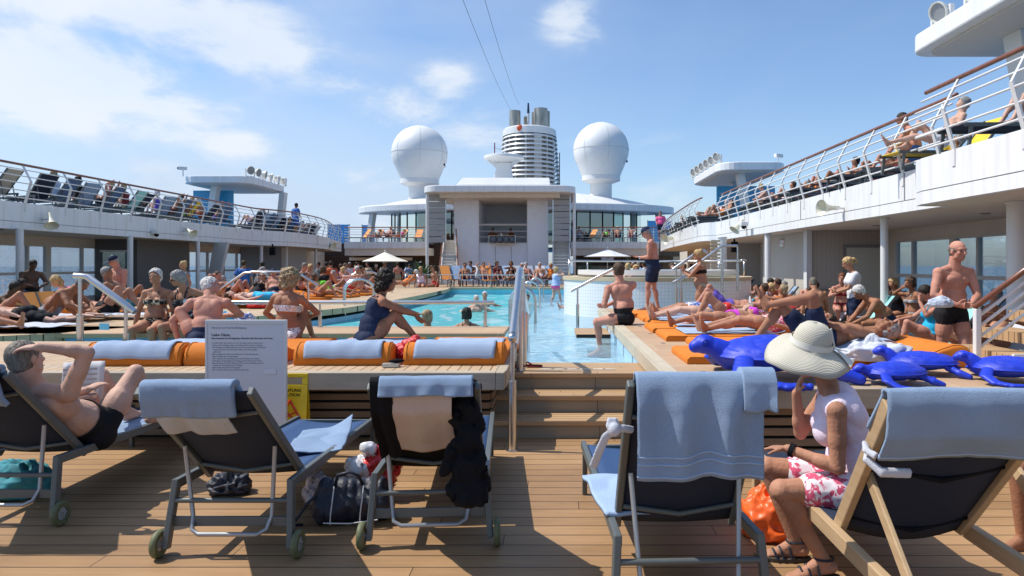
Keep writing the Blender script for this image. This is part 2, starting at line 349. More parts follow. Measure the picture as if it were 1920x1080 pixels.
def floor_mat(name, c1, c2, line=.5):
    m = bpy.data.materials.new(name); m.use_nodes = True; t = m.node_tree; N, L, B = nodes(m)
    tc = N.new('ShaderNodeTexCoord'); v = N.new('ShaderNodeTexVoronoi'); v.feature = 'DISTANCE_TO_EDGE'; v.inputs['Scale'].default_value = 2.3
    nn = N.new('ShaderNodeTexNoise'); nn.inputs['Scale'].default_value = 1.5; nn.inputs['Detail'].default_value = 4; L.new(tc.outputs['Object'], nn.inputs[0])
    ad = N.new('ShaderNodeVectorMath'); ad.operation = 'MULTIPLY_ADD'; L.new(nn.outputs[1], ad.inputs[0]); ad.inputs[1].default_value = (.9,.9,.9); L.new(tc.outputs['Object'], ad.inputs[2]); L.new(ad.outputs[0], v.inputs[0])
    r = N.new('ShaderNodeMapRange'); r.interpolation_type = 'SMOOTHSTEP'; r.inputs[1].default_value = .0; r.inputs[2].default_value = .16; r.inputs[3].default_value = 1; r.inputs[4].default_value = 0; L.new(v.outputs[0], r.inputs[0])  # bright web of caustic light, painted into the basin floor colour
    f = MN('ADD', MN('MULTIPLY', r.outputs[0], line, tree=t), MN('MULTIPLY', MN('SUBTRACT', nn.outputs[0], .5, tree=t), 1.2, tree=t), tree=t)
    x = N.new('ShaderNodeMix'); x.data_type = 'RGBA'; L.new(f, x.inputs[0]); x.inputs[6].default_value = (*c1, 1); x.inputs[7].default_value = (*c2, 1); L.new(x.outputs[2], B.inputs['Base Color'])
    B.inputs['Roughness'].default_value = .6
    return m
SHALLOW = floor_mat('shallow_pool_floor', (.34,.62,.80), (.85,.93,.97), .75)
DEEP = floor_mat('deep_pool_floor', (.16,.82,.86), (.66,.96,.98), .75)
PE = 30.0     # far end of the pool
mb = MB(); mb.add([(-8.5,7.56,WZ),(1.0,7.56,WZ),(1.6,12,WZ),(4.0,14.5,WZ),(4.0,PE,WZ),(-11.6,PE,WZ),(-11.6,9,WZ)], [tuple(range(7))])
pw = mb.build('pool_water', WATER); tag(pw, kind='structure')
mb = MB()
mb.box(-11.8, -.75, 11.0, PE, -1.9, -.75, 1)           # deep floor
mb.box(-.75, 4.2, 7.6, PE, -.4, .02, 0)               # shallow shelf
mb.box(-11.8, -.75, 7.6, 10.9, -.35, .05, 0)           # splash pool floor
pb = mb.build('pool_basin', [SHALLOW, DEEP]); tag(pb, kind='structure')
# low wall that parts the splash pool from the swimming pool, with timber coping
rt = root('pool_divider', 'low blue pool wall capped with a long timber board behind the seated women', 'pool wall', (-4, 10.2, 0))
MB().box(-8.3, -.95, 9.85, 10.7, -1.9, PZ-.075).build('wall', POOLB, rt, world=True)
MB().box(-8.6, -.72, 9.72, 10.84, PZ-.07, PZ).build('coping_board', TEAKR, rt, world=True, bevel=.012)
# pool curb on far side with pale blue tiles above the water
rt = root('pool_end_wall', 'blue tiled far end wall of the pool below the row of loungers', 'pool wall', (-4, PE, 0))
TILEB = mat('tile_turquoise', (.22,.70,.82), .3, var=.12, vscale=2)
MB().box(-9.6, 1.8, PE, PE+.4, -1.9, .58).build('tiled_wall', TILEB, rt, world=True)
MB().box(-9.6, 2.2, PE-.06, PE+.45, .585, PZ).build('coping', mat('coping_stone', (.52,.40,.26), .6, var=.1), rt, world=True, bevel=.01)
# raised far deck
FZ = .60
MB().box(-10.3, 3.4, PE+.46, 36.5, .005, FZ).build('far_deck', wood('far_teak', (.34,.21,.11),(.5,.34,.19),'Y'), )['kind'] = 'structure'
# left curved platform : outline (top edge, pool side)
LP = [(-19,8.6),(-8.2,8.9),(-7.2,9.6),(-6.3,11.2),(-5.4,13.6),(-4.75,15.6),(-4.45,18),(-4.35,22),(-4.3,27.2),(-4.6,PE+.4),(-10.4,PE+.4),(-10.4,12.5),(-19,12.4)]
rt = root('sun_platform', 'long curved timber sunbathing platform with blue pool side in front of window wall', 'platform', (-7, 16, 0))
ins = [(-19,8.8),(-8.1,9.1),(-7.0,9.8),(-6.1,11.4),(-5.3,13.9),(-4.9,15.8),(-4.65,18),(-4.55,22),(-4.5,27.2),(-4.8,PE+.4),(-10.3,PE+.3),(-10.3,12.6),(-19,12.5)]
insd = [(x-.12, y+.08) if i < 10 else (x, y) for i, (x, y) in enumerate(ins)]
MB().prism(LP, PZ-.13, PZ).build('timber_top', wood('teak_curved', (.42,.29,.17), (.60,.45,.28), 'X', board=.12, grain=.8), rt, world=True)
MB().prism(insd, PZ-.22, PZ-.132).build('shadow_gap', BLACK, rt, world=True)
MB().prism(ins, -1.9, PZ-.222).build('pool_side', mat('pool_side_blue', (.36,.60,.80), .35, var=.1, vscale=2), rt, world=True)
# front platform, left of the steps
def slat_face(rt, x0, x1, y, z0, z1, n, side=None):
    h = (z1-z0)/n
    for i in range(n):
        z = z0+i*h
        b = MB().box(x0, x1, y, y+.03, z+.012, z+h-.012)
        b.build('slat', SLATW, rt, world=True, bevel=.003)
rt = root('sun_platform', 'timber sunbathing platform with slatted front and four orange mats beside the steps', 'platform', (-3.5, 7.2, 0))
MB().box(-8.1, -.45, 6.2, 8.7, PZ-.035, PZ-.002).build('deck_top', TEAKP, rt, world=True)
MB().box(-4.64, -.452, 6.14, 6.26, PZ-.155, PZ+.004).build('front_board', EDGEW, rt, world=True, bevel=.008)
MB().box(-.56, -.44, 6.262, 8.76, PZ-.155, PZ+.004).build('side_board', EDGEW, rt, world=True, bevel=.008)
MB().box(-8.4, -4.642, 6.5, 6.62, PZ-.155, PZ).build('front_board', EDGEW, rt, world=True, bevel=.008)
slat_face(rt, -8.4, -.62, 6.50, .02, PZ-.16, 6)
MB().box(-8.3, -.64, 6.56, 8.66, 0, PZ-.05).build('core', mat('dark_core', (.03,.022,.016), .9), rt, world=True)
for i in range(6):
    h = (PZ-.18)/6; MB().box(-.62, -.59, 6.54, 7.3, .02+i*h+.012, .02+(i+1)*h-.012).build('side_slat', SLATW, rt, world=True)
MB().box(-4.9, -4.66, 6.1, 6.45, .0, .42).build('low_block', EDGEW, rt, world=True, bevel=.01)
# steps between the platforms
rt = root('timber_steps', 'flight of timber steps with pale trim climbing to the pool', 'steps', (.3, 6.9, 0))
TREAD = wood('tread_teak', (.36,.22,.11), (.54,.36,.20), 'Y', board=.09, grain=.8)
ys = [6.48, 6.84, 7.19]
for i, y in enumerate(ys):
    z = .17*(i+1); y1 = ys[i+1]-.0 if i < 2 else 7.9
    MB().box(-.60, 1.06, y+.03, y+.08, z-.17+.001, z-.048).build('riser', RISER, rt, world=True)
    MB().box(-.60, 1.06, y, y+.10, z-.046, z+.001).build('nosing', TREAD, rt, world=True, bevel=.005)
    MB().box(-.60, 1.06, y+.102, y1+.04 if i < 2 else 7.98, z-.046, z).build('tread', TREAD, rt, world=True)
MB().box(-.60, 1.06, 7.86, 7.98, -.6, z-.05).build('pool_lip', EDGEW, rt, world=True)
# trim inlay on top tread
inl = MB(); n = 20
pts = [(-.1+.0*0, 7.44)]
L0, L1, yc, rr = -.12, .62, 7.46, .045
o = [(L1+rr*sin(pi*k/n), yc+rr*cos(pi*k/n)) for k in range(n+1)]+[(L0-rr*sin(pi*k/n), yc-rr*cos(pi*k/n)) for k in range(n+1)]
inl.prism(o, .512, .515); inl.build('inlay_strip', mat('inlay_pale', (.50,.42,.32), .6, var=.25, vscale=9), rt, world=True)
for k in range(5):
    MB().prism([(L0+.1+k*.14+.02*math.cos(a*pi/3), yc+.018*math.sin(a*pi/3)) for a in range(6)], .5155, .5172).build('inlay_mark', mat('inlay_dark', (.10,.04,.03), .6), rt, world=True)
# right platform
rt = root('sun_platform', 'timber sunbathing platform with blue pool side carrying the lying bathers and blue turtles', 'platform', (3.0, 8, 0))
MB().prism([(1.12,5.44),(4.6,5.44),(4.6,13.6),(2.7,13.6),(2.7,15.3),(1.12,15.3)], PZ-.04, PZ-.003).build('deck_top', TEAKR, rt, world=True)
MB().prism([(.96,5.34),(1.118,5.34),(1.118,15.3),(.96,15.3)], PZ-.155, PZ+.003).build('pool_edge_board', wood('oak_edge', (.42,.35,.25), (.60,.53,.40), 'X', board=.3, gap=0, grain=.9), rt, world=True, bevel=.006)
MB().box(1.12, 4.7, 5.34, 5.438, PZ-.155, PZ+.003).build('front_board', EDGEW, rt, world=True, bevel=.006)
slat_face(rt, 1.2, 4.7, 5.47, .02, PZ-.16, 6)
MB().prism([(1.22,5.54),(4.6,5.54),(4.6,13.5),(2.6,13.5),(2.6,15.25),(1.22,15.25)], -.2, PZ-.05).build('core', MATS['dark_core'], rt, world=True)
MB().box(1.0, 1.2, 5.5, 13.1, 0, PZ-.16).build('side_wall', RISER, rt, world=True)
sp_ = MB().box(.985, .999, 7.9, 12.6, -.3, PZ-.17); sp_.build('blue_side_panel', mat('pale_blue_panel', (.42,.64,.82), .3, var=.05), rt, world=True)
for k in range(4): MB().box(.975, .984, 8.6+k*1.1, 8.64+k*1.1, WZ, PZ-.17).build('panel_joint', STEEL, rt, world=True)
for k in range(6): MB().cyl((1.35, 6.2+k*1.15, PZ), (1.35, 6.2+k*1.15, PZ+.004), .03, n=14).build('floor_light', STEEL, rt, world=True)
MB().box(.38, .98, 12.0, 13.2, .37, .43).build('entry_step', TREAD, rt, world=True)
MB().box(.8, .98, 12.05, 12.2, -.2, .365).build('step_support', RISER, rt, world=True)
# ---- hot tub
rt = root('hot_tub', 'large round hot tub clad in small white mosaic tiles with timber rim', 'hot tub', (2.75, 18.6, 0))
tm = bpy.data.materials.new('mosaic'); tm.use_nodes = True; N, L, B = nodes(tm)
tc = N.new('ShaderNodeTexCoord'); s_ = N.new('ShaderNodeSeparateXYZ'); L.new(tc.outputs['Object'], s_.inputs[0])
ang = MN('MULTIPLY', MN('ARCTAN2', s_.outputs[1], s_.outputs[0], tree=tm.node_tree), 2.5/.085, tree=tm.node_tree)
fu = MN('FRACT', MN('ADD', ang, 500, tree=tm.node_tree), tree=tm.node_tree); fv = MN('FRACT', MN('DIVIDE', s_.outputs[2], .085, tree=tm.node_tree), tree=tm.node_tree)
g = MN('MAXIMUM', MN('LESS_THAN', fu, .1, tree=tm.node_tree), MN('LESS_THAN', fv, .1, tree=tm.node_tree), tree=tm.node_tree)
x = N.new('ShaderNodeMix'); x.data_type = 'RGBA'; L.new(g, x.inputs[0]); x.inputs[6].default_value = (.80,.81,.80,1); x.inputs[7].default_value = (.58,.61,.63,1); L.new(x.outputs[2], B.inputs['Base Color']); B.inputs['Roughness'].default_value = .25
MB().lathe([(2.5,-.4),(2.5,1.26),(2.2,1.26),(2.2,.5)], n=96).build('tiled_wall', tm, rt, smooth=True, angle=30)
MB().lathe([(2.53,1.262),(2.53,1.35),(2.14,1.35),(2.14,1.262),(2.53,1.262)], n=96).build('timber_rim', wood('rim_wood', (.45,.34,.21), (.6,.48,.32), 'X', board=.4, gap=0), rt, smooth=True, angle=30)
MB().lathe([(2.2,1.15),(.01,1.15)], n=48).build('tub_water', WATER, rt)
MB().lathe([(2.2,.6),(.01,.6)], n=48).build('tub_floor', SHALLOW, rt)
MB().lathe([(2.12,1.40),(2.12,1.52),(1.85,1.52),(1.85,1.40),(2.12,1.40)], n=64).build('inner_seat', WHITE, rt, smooth=True, angle=30)
# stainless rail round the tub
rr_ = root('tub_rail', 'stainless rail with posts round the back of the hot tub', 'railing', (2.75, 18.6, 1.35))
arc = [(2.36*cos(a), 2.36*sin(a), .42) for a in [radians(175-k*9) for k in range(0, 24)]]
MB().tube(arc, .028, 8).build('handrail', STEEL, rr_, smooth=True)
for k in range(0, 24, 4): MB().cyl((arc[k][0], arc[k][1], 0), arc[k], .022, n=8).build('post', STEEL, rr_, smooth=True)

# ---------------------------------------------------------------- upper galleries
def offset_path(pts, d):
    out = []
    for i, p in enumerate(pts):
        a = V(pts[max(i-1, 0)]); b = V(pts[min(i+1, len(pts)-1)]); t = (b-a).normalized(); nrm = V((-t.y, t.x)); out.append((p[0]+nrm.x*d, p[1]+nrm.y*d))
    return out
def smooth_path(p, it=2):
    for _ in range(it):
        q = [p[0]]
        for a, b in zip(p, p[1:]): q += [(a[0]*.75+b[0]*.25, a[1]*.75+b[1]*.25), (a[0]*.25+b[0]*.75, a[1]*.25+b[1]*.75)]
        p = q+[p[-1]]
    return p
def sample(path, step, off=0):
    out = []; acc = off; d = 0
    for a, b in zip(path, path[1:]):
        a, b = V(a), V(b); L = (b-a).length
        while acc <= d+L:
            t = (acc-d)/L; out.append((a+(b-a)*t, (b-a).normalized())); acc += step
        d += L
    return out
LEFT = [(XL+.0,-6),(XL,32.0),(XL+.05,33.2),(-13.7,34.6),(-13.5,36),(-13.6,40),(-14.4,44),(-15.2,47),(-15.3,49)]
LEFT = [LEFT[0], LEFT[1]]+smooth_path(LEFT[2:], 2)
RIGHT = [(5.85,-4),(5.85,10.9),(5.95,11.25),(6.4,11.3),(6.42,26.3),(6.40,27.0),(6.0,27.4),(5.9,28.2),(6.0,31),(6.5,39),(7.0,44),(7.4,47.5),(7.6,49)]
RIGHT = RIGHT[:5]+smooth_path(RIGHT[5:], 2)
SEAM = mat('seam_grey', (.22,.22,.23), .6)
def gallery(path, outx, sgn, name_lbl, ceil_lbl):
    rt = root('upper_gallery', name_lbl, 'deck gallery', (path[0][0], 8, ZB))
    n = len(path)
    top = path; mb = MB()
    inner = [(outx, y) for x, y in path]
    # deck slab between the pool side path and the outboard edge
    poly = [(x-sgn*.02, y) for x, y in path]+[(outx, path[-1][1]), (outx, path[0][1])]
    d = MB().prism(poly, ZT-.14, ZT-.012).build('deck', mat('upper_deck_blue', (.16,.20,.26), .7), rt, world=True)
    MB().prism(poly, ZB+.02, ZB+.10).build('ceiling', CEIL, rt, world=True)
    # fascia : vertical skin with a step line
    for (z0, z1, th, nm) in ((ZB+.215, ZT, .0, 'fascia'), (ZB, ZB+.20, .0, 'fascia_skirt')):
        a = path; b = offset_path(path, -sgn*.12 if path[0][1] < path[-1][1] else sgn*.12)
        b = [(x-sgn*.12, y) for x, y in path]
        ring = []
        for (x, y), (u, w) in zip(a, b): ring.append([(x,y,z0),(x,y,z1),(u,w,z1),(u,w,z0)])
        MB().loft(ring).build(nm, HULL, rt, world=True)
    ring = [[(x-sgn*.03,y,ZB+.2),(x-sgn*.03,y,ZB+.216),(x-sgn*.06,y,ZB+.216),(x-sgn*.06,y,ZB+.2)] for x, y in path]
    MB().loft(ring).build('seam', SEAM, rt, world=True)
    for p, t in sample([q for q in path if q[1] > 4], 5.3, 2.0):
        if abs(t.x) < .35: MB().box(p.x+sgn*.004-.006, p.x+sgn*.004+.006, p.y-.012, p.y+.012, ZB+.22, ZT-.02).build('panel_joint', SEAM, rt, world=True)
    return rt
gallery(LEFT, -19.5, 1, 'shaded white upper gallery whose edge runs above the cap-wearing man', '')
gallery(RIGHT, 11.4, -1, 'sunlit white upper gallery whose edge juts out above the T-shirt woman', '')
# ceiling lines and lamps
for (xa, lst) in ((9, [(8.2,13,1),(8.0,17,1),(7.9,21,1),(7.9,25,1)]), (-1, [(-15.4,19,1),(-15.4,24,1),(-15.4,29,1)])):
    for x, y, _ in lst:
        o = MB().lathe([(.09,0),(.09,-.015),(.01,-.02)], n=14).build('ceiling_lamp', mat('lamp_recess', (.25,.22,.19), .5)); o.location = (x, y, ZB+.018)
        tag(o, f"round recessed lamp in the beige soffit, {'over the sunlit side' if x > 0 else 'over the shaded side'}, {['first','second','third','fourth'][lst.index((x,y,_))]} from the camera", 'ceiling lamp', 'recessed ceiling lamps')
# railings
def railing(path, sgn, step, label, z=ZT, zr=ZR, bars=5, top=HANDW, lean=.16, zbot=-.25, r=.016, name='railing'):
    rt = root(name, label, 'railing', (path[0][0], path[0][1], z))
    k = .55
    def at(p, t, h):   # h 0..1 ; knee at .45: leans in below, out above
        off = (.0+lean*.75*h/k) if h < k else (lean*.75-lean*1.9*(h-k)/(1-k))
        nrm = V((t.y, -t.x))*(1 if t.y*sgn > 0 or True else -1)
        return p, off
    H = zr-z
    def pos(p, t, h):
        off = (lean*h/k) if h < k else (lean-lean*1.5*(h-k)/(1-k))
        n_ = V((-t.y, t.x)) * sgn      # towards outboard
        return V((p.x+n_.x*(-off), p.y+n_.y*(-off), z+H*h))
    fine = sample(path, .5)+[(V(path[-1]), (V(path[-1])-V(path[-2])).normalized())]
    MB().tube([pos(p, t, 1)+V((0,0,.0)) for p, t in fine], .035, 8).build('handrail', top, rt, world=True, smooth=True)
    for b in range(bars):
        h = .12+.74*b/(bars-1)
        MB().tube([pos(p, t, h) for p, t in fine], r, 6).build('rail', WHITE, rt, world=True, smooth=True)
    for p, t in sample(path, step, .3):
        b = MB(); q = [pos(p, t, h) for h in (zbot/H if zbot else 0, .0, k, .97)]
        if zbot: q[0] = V((q[1].x, q[1].y, z+zbot))
        for i in range(3):
            if not zbot and i == 0: continue
            w0 = .035 if i else .02
            b.beam(q[i], q[i+1], .03, .075 if i < 2 else .05, up=(t.x, t.y, 0))
        b.build('post', WHITE, rt, world=True)
    return rt
lp1 = [q for q in LEFT if q[1] <= 33.3]; lp2 = [q for q in LEFT if q[1] >= 33.1]
railing([(lp1[0][0], 6)]+lp1[1:], 1, 1.55, 'white railing with brown handrail along the shaded gallery, long straight run', )
railing(lp2, 1, 1.4, 'white railing with brown handrail round the bulging end of the shaded gallery')
rp1 = [(5.85,5.2),(5.85,10.9)]
railing(rp1, -1, 1.5, 'white railing on the box that juts out over the stair, nearest of the sunlit side')
railing([(6.4,11.0),(6.42,26.6)], -1, 1.25, 'white railing with brown handrail along the straight run of the sunlit gallery')
railing([q for q in RIGHT if q[1] >= 27.9], -1, 1.25, 'white railing with brown handrail round the far curve of the sunlit gallery')
# cross gallery at the far end
for (x0, x1, lb) in ((-15.3, -9.2, 'cross gallery above the dark slatted bar'), (1.2, 7.6, 'cross gallery above the ice-cream bar')):
    rt = root('upper_gallery', 'white '+lb, 'deck gallery', ((x0+x1)/2, 50, ZB))
    MB().box(x0, x1, 49.6, 49.75, 2.85, ZT).build('fascia', HULL, rt, world=True)
    MB().box(x0, x1, 49.76, 60, ZT-.14, ZT-.012).build('deck', MATS['upper_deck_blue'], rt, world=True)
    MB().box(x0, x1, 49.76, 53.4, 2.35, 2.9).build('ceiling', CEIL, rt, world=True)
    railing([(x0, 49.7), (x1, 49.7)], 1, 1.9, 'white railing on the '+lb, lean=.05, bars=5, zbot=0)
# ---------------------------------------------------------------- window walls under the galleries
def winwall(x, spans, solids, label):
    rt = root('window_wall', label, 'window wall', (x, spans[0][0], 0))
    ys0 = min([s[0] for s in spans+solids]); ys1 = max([s[1] for s in spans+solids])
    MB().box(x-.08, x+.08, ys0, ys1, 0, .449).build('parapet', PANEL, rt, world=True)
    MB().box(x-.08, x+.08, ys0, ys1, 2.351, ZB+.02).build('header', PANEL, rt, world=True)
    cur = ys0
    for (a, b) in sorted(spans):
        if a > cur: MB().box(x-.08, x+.08, cur, a, .45, 2.35).build('mullion_panel', PANEL, rt, world=True)
        n = max(1, round((b-a)/2.6)); w = (b-a)/n
        for i in range(n):
            y0, y1 = a+i*w+.04, a+(i+1)*w-.04
            fm = mat('window_frame', (.62,.60,.56), .45)
            wv = MB(); t = .07; ztr = 1.32; ztop = 2.35; zb = .45
            def bb(ya, yb, za, zb_): wv.box(x-.06, x+.06, ya, yb, za, zb_)
            bb(y0-.04, y0+t, zb, ztop); bb(y1-t, y1+.04, zb, ztop); bb(y0+t, y1-t, zb, zb+.05); bb(y0+t, y1-t, ztop-t, ztop); bb(y0+t, y1-t, ztr, ztr+.09)
            ym = y0+(y1-y0)*.66; bb(ym-.03, ym+.03, ztr+.09, ztop-t); bb(ym-.03, ym+.03, zb+.05, ztr)
            o = wv.build('window', fm, rt, world=True)
            for (za, zb_) in ((zb+.05, ztr), (ztr+.09, ztop-t)):
                for (ya, yb) in ((y0+t, ym-.03), (ym+.03, y1-t)):
                    p = MB().box(x-.005, x+.005, ya, yb, za, zb_).build('pane', GLASS, o); p.data.transform(Matrix.Translation(-wloc(rt)))
        cur = b
    if cur < ys1: MB().box(x-.08, x+.08, cur, ys1, .45, 2.35).build('mullion_panel', PANEL, rt, world=True)
    return rt
winwall(-17.6, [(6,15.2),(15.8,26.3),(29.8,35.6),(36.2,41)], [(41,52)], 'row of tall sea windows in beige frames below the shaded gallery')
winwall(9.6, [(7,13.2),(13.6,19.2),(24.2,31.5),(33,40)], [(40,52)], 'row of tall sea windows in beige frames below the sunlit gallery')
# solid rooms in the window walls
rt = root('deck_house', 'dark grey service room with a glass door between the sea windows', 'deck house', (-16.6, 28, 0))
MB().box(-17.5, -15.9, 26.0, 29.7, 0, ZB+.015).build('wall', mat('dark_grey_wall', (.13,.125,.12), .6), rt, world=True)
MB().box(-17.2, -16.1, 25.93, 25.99, .1, 2.15).build('glass_door', GLASST, rt, world=True)
MB().box(-17.26, -16.04, 25.9, 25.96, 2.15, 2.22).build('door_frame', WHITE, rt, world=True)
MB().box(-16.1, -16.03, 25.9, 25.96, .05, 2.15).build('door_frame', WHITE, rt, world=True)
rt = root('deck_house', 'pale grey panelled room between the sea windows behind blue-shirted man', 'deck house', (-16, 37, 0))
MB().box(-17.5, -15.2, 38.0, 41.9, 0, ZB+.015).build('wall', mat('pale_grey_wall', (.36,.36,.37), .6), rt, world=True)
PLANKV = wood('beige_vertical_panel', (.50,.46,.40), (.53,.49,.43), 'X', board=.13, gap=.008, gapcol=(.36,.33,.29), grain=.4)
rt = root('deck_house', 'beige vertical-boarded room with pale door behind the T-shirt woman', 'deck house', (8, 20, 0))
MB().box(7.35, 9.5, 19.6, 24.1, 0, ZB+.015).build('wall', PLANKV, rt, world=True)
MB().box(7.2, 7.349, 19.5, 19.75, 0, ZB+.012).build('corner_post', WHITE, rt, world=True)
d = MB().box(8.35, 9.35, 19.52, 19.59, .05, 2.15).build('door', mat('door_cream', (.60,.58,.50), .5), rt, world=True)
h_ = MB().box(8.42, 8.46, 19.44, 19.52, 1.0, 1.18).build('handle', STEEL, d); h_.data.transform(Matrix.Translation(-wloc(rt)))
MB().box(8.28, 9.42, 19.53, 19.595, 2.16, 2.24).build('door_frame', mat('frame_grey', (.25,.25,.24), .5), rt, world=True)
MB().box(8.28, 8.34, 19.53, 19.595, 0, 2.15).build('door_frame', MATS['frame_grey'], rt, world=True)
MB().box(7.6, 8.25, 19.5, 19.56, .92, .97).build('bumper_rail', MATS['frame_grey'], rt, world=True)
rt = root('deck_house', 'plain beige panelled room in shade beside the tub stair rail', 'deck house', (8, 33, 0))
MB().box(7.6, 9.5, 31.6, 34, 0, ZB+.015).build('wall', mat('beige_shade_wall', (.50,.46,.42), .6, var=.02), rt, world=True)
# columns
def column(x, y, r, label, m=WHITE, lean=0, z1=ZB+.015):
    o = root('column', label, 'column', (x, y, 0), 0, 'columns that carry the galleries')
    if lean:
        MB().add([( -.22,-.12,0),(.22,-.12,0),(.22,.12,0),(-.22,.12,0),(-.22+lean,-.12,z1),(.38+lean,-.12,z1),(.38+lean,.12,z1),(-.22+lean,.12,z1)], [(0,1,2,3),(4,7,6,5),(0,4,5,1),(1,5,6,2),(2,6,7,3),(3,7,4,0)]).build('shaft', m, o, bevel=.02)
    else:
        MB().cyl((0,0,.02), (0,0,z1-.03), r, n=20).build('shaft', m, o, smooth=True, angle=40)
        MB().cyl((0,0,0), (0,0,.02), r+.03, n=20).build('foot_plate', m, o); MB().cyl((0,0,z1-.03), (0,0,z1), r+.025, n=20).build('collar', m, o)
    return o
lc = ['slim white column by the dark-skinned man standing in shade', 'slim white column behind the cap-wearing man', 'slim white column before the third bank of windows', 'slim white column beside the pale grey room', 'slim white column seen above the goateed bather', 'slim white column behind the dark-shirted woman']
for (px, Y), l in zip([(37,18.3),(244,23.3),(371,27.8),(490,33.7),(537,36.9),(592,41.3)], lc): column(X_(px, Y), Y, .075 if px > 250 else .09, l)
column(X_(393,29.5), 29.5, 0, 'broad leaning grey strut that widens towards the soffit', mat('strut_grey', (.5,.5,.5), .5), lean=.45)
rc = ['thick white column cut by the edge of the picture behind the stair rail', 'slim white column standing between T-shirt woman and striding man', 'white column rising behind the bikini woman', 'slim white column in front of the beige room windows', 'slim beige column next to the wall speaker']
for (px, Y, r), l in zip([(1908,10.6,.15),(1658,14.2,.075),(1354,24,.16),(1440,21,.10),(1338,34,.1)], rc): column(X_(px, Y), Y, r, l)
# ================================================================ FAR STRUCTURES
FD = 0.0     # deck level behind the pool
S = 46.0
def box_px(mb, x0, x1, y0, y1, Ya, Yb, m=0):
    "box whose front face (at Ya) is seen between those picture lines"
    mb.box(X_(x0,Ya), X_(x1,Ya), Ya, Yb, Z_(y1,Ya), Z_(y0,Ya), m); return mb
def rrect(x0, x1, y0, y1, r, n=6, corners=(1,1,1,1)):
    out = []
    for (cx, cy, a0, k) in ((x1-r, y1-r, 0, 0), (x0+r, y1-r, pi/2, 1), (x0+r, y0+r, pi, 2), (x1-r, y0+r, 3*pi/2, 3)):
        if corners[k]: out += [(cx+r*cos(a0+pi/2*i/n), cy+r*sin(a0+pi/2*i/n)) for i in range(n+1)]
        else: out.append((x1 if k in (0,3) else x0, y1 if k in (0,1) else y0))
    return out
st = root('stage_house', 'tall white stage building with an open balcony and flat roof behind the pool', 'stage', (X_(942,S), S, FD))
xl, xr = X_(852,S), X_(1027,S)
r0, r1 = X_(898,S), X_(988,S)
zt = 6.6
MB().box(xl, r0, S, S+5, FD, zt).build('wall', GREYP, st, world=True)
MB().box(r1, xr, S, S+5, FD, zt).build('wall', GREYP, st, world=True)
MB().box(r0+.003, r1-.003, S+.35, S+.6, FD, Z_(458,S)).build('recess_wall', GREYP, st, world=True)
for k in range(1, 3): MB().box(r0+(r1-r0)*k/3-.015, r0+(r1-r0)*k/3+.015, S+.34, S+.349, FD, 2.9).build('panel_joint', SEAM, st, world=True)
MB().box(r0+.003, r1-.003, S+.35, S+4.6, Z_(458,S)+.001, Z_(458,S)+.1).build('balcony_floor', GREYP, st, world=True)
MB().box(r0+.003, r1-.003, S+4.6, S+4.9, FD, zt).build('back_wall', mat('stage_inner', (.62,.63,.64), .6, var=.04), st, world=True)
MB().box(xl-.03, xl, S-.02, S+5, FD, zt).build('corner_strip', WHITE, st, world=True)
MB().box(r0-.05, r0-.002, S-.03, S, FD, zt).build('corner_strip', WHITE, st, world=True); MB().box(r1+.002, r1+.05, S-.03, S, FD, zt).build('corner_strip', WHITE, st, world=True)
# roof slab with rounded corners, reaching forward
cx0, cx1 = X_(790,43), X_(1080,43)
MB().prism(rrect(cx0, cx1, 43, 52, 1.1), Z_(360,43), Z_(347,43)).build('roof', HULL, st, bevel=.05, world=True)
MB().box(cx0+1.0, cx1-1.0, 43.9, 51, Z_(360,43)-.25, Z_(360,43)-.002).build('ceiling_box', CEIL, st, world=True)
MB().add([(X_(856,46),46,7.05),(X_(1032,46),46,7.05),(X_(1032,46),50,7.05),(X_(856,46),50,7.05),(X_(866,46),46.5,7.05+.55),(X_(1030,46),46.5,7.05+.55),(X_(1030,46),49.5,7.6),(X_(866,46),49.5,7.6)], [(0,1,2,3),(4,7,6,5),(0,4,5,1),(1,5,6,2),(2,6,7,3),(3,7,4,0)]).build('roof_box', WHITE, st, world=True, bevel=.04)
# balcony rails and light basket
b = MB()
for k in range(4): b.tube([(r0, S+.3, Z_(455-k*11,S)), (r1, S+.3, Z_(455-k*11,S))], .02, 6)
b.tube([(r0, S+.3, Z_(420,S)), (r1, S+.3, Z_(420,S))], .035, 6)
b.build('balcony_rail', WHITE, st, world=True)
rt = root('light_basket', 'steel basket holding four round stage lamps under the balcony', 'light rack', (X_(942,S), S-.2, Z_(457,S)))
bx0, bx1, bz0, bz1 = X_(918,S), X_(967,S), Z_(457,S), Z_(442,S)
b = MB()
for z in (bz0, bz1):
    b.tube([(bx0,S-.5,z),(bx1,S-.5,z)], .02, 6); b.tube([(bx0,S+.25,z),(bx0,S-.5,z)], .02, 6); b.tube([(bx1,S+.25,z),(bx1,S-.5,z)], .02, 6)
for x in (bx0, bx1): b.tube([(x,S-.5,bz0),(x,S-.5,bz1)], .02, 6)
b.build('frame', STEEL, rt, world=True)
for k in range(4):
    x = bx0+.28+k*(bx1-bx0-.5)/3; MB().lathe([(.02,0),(.19,.02),(.2,.38),(.12,.5),(.02,.5)], c=(x, S-.15, bz0+.03), n=16).build('lamp', mat('lamp_blue_grey', (.12,.16,.20), .4), rt, world=True, smooth=True)
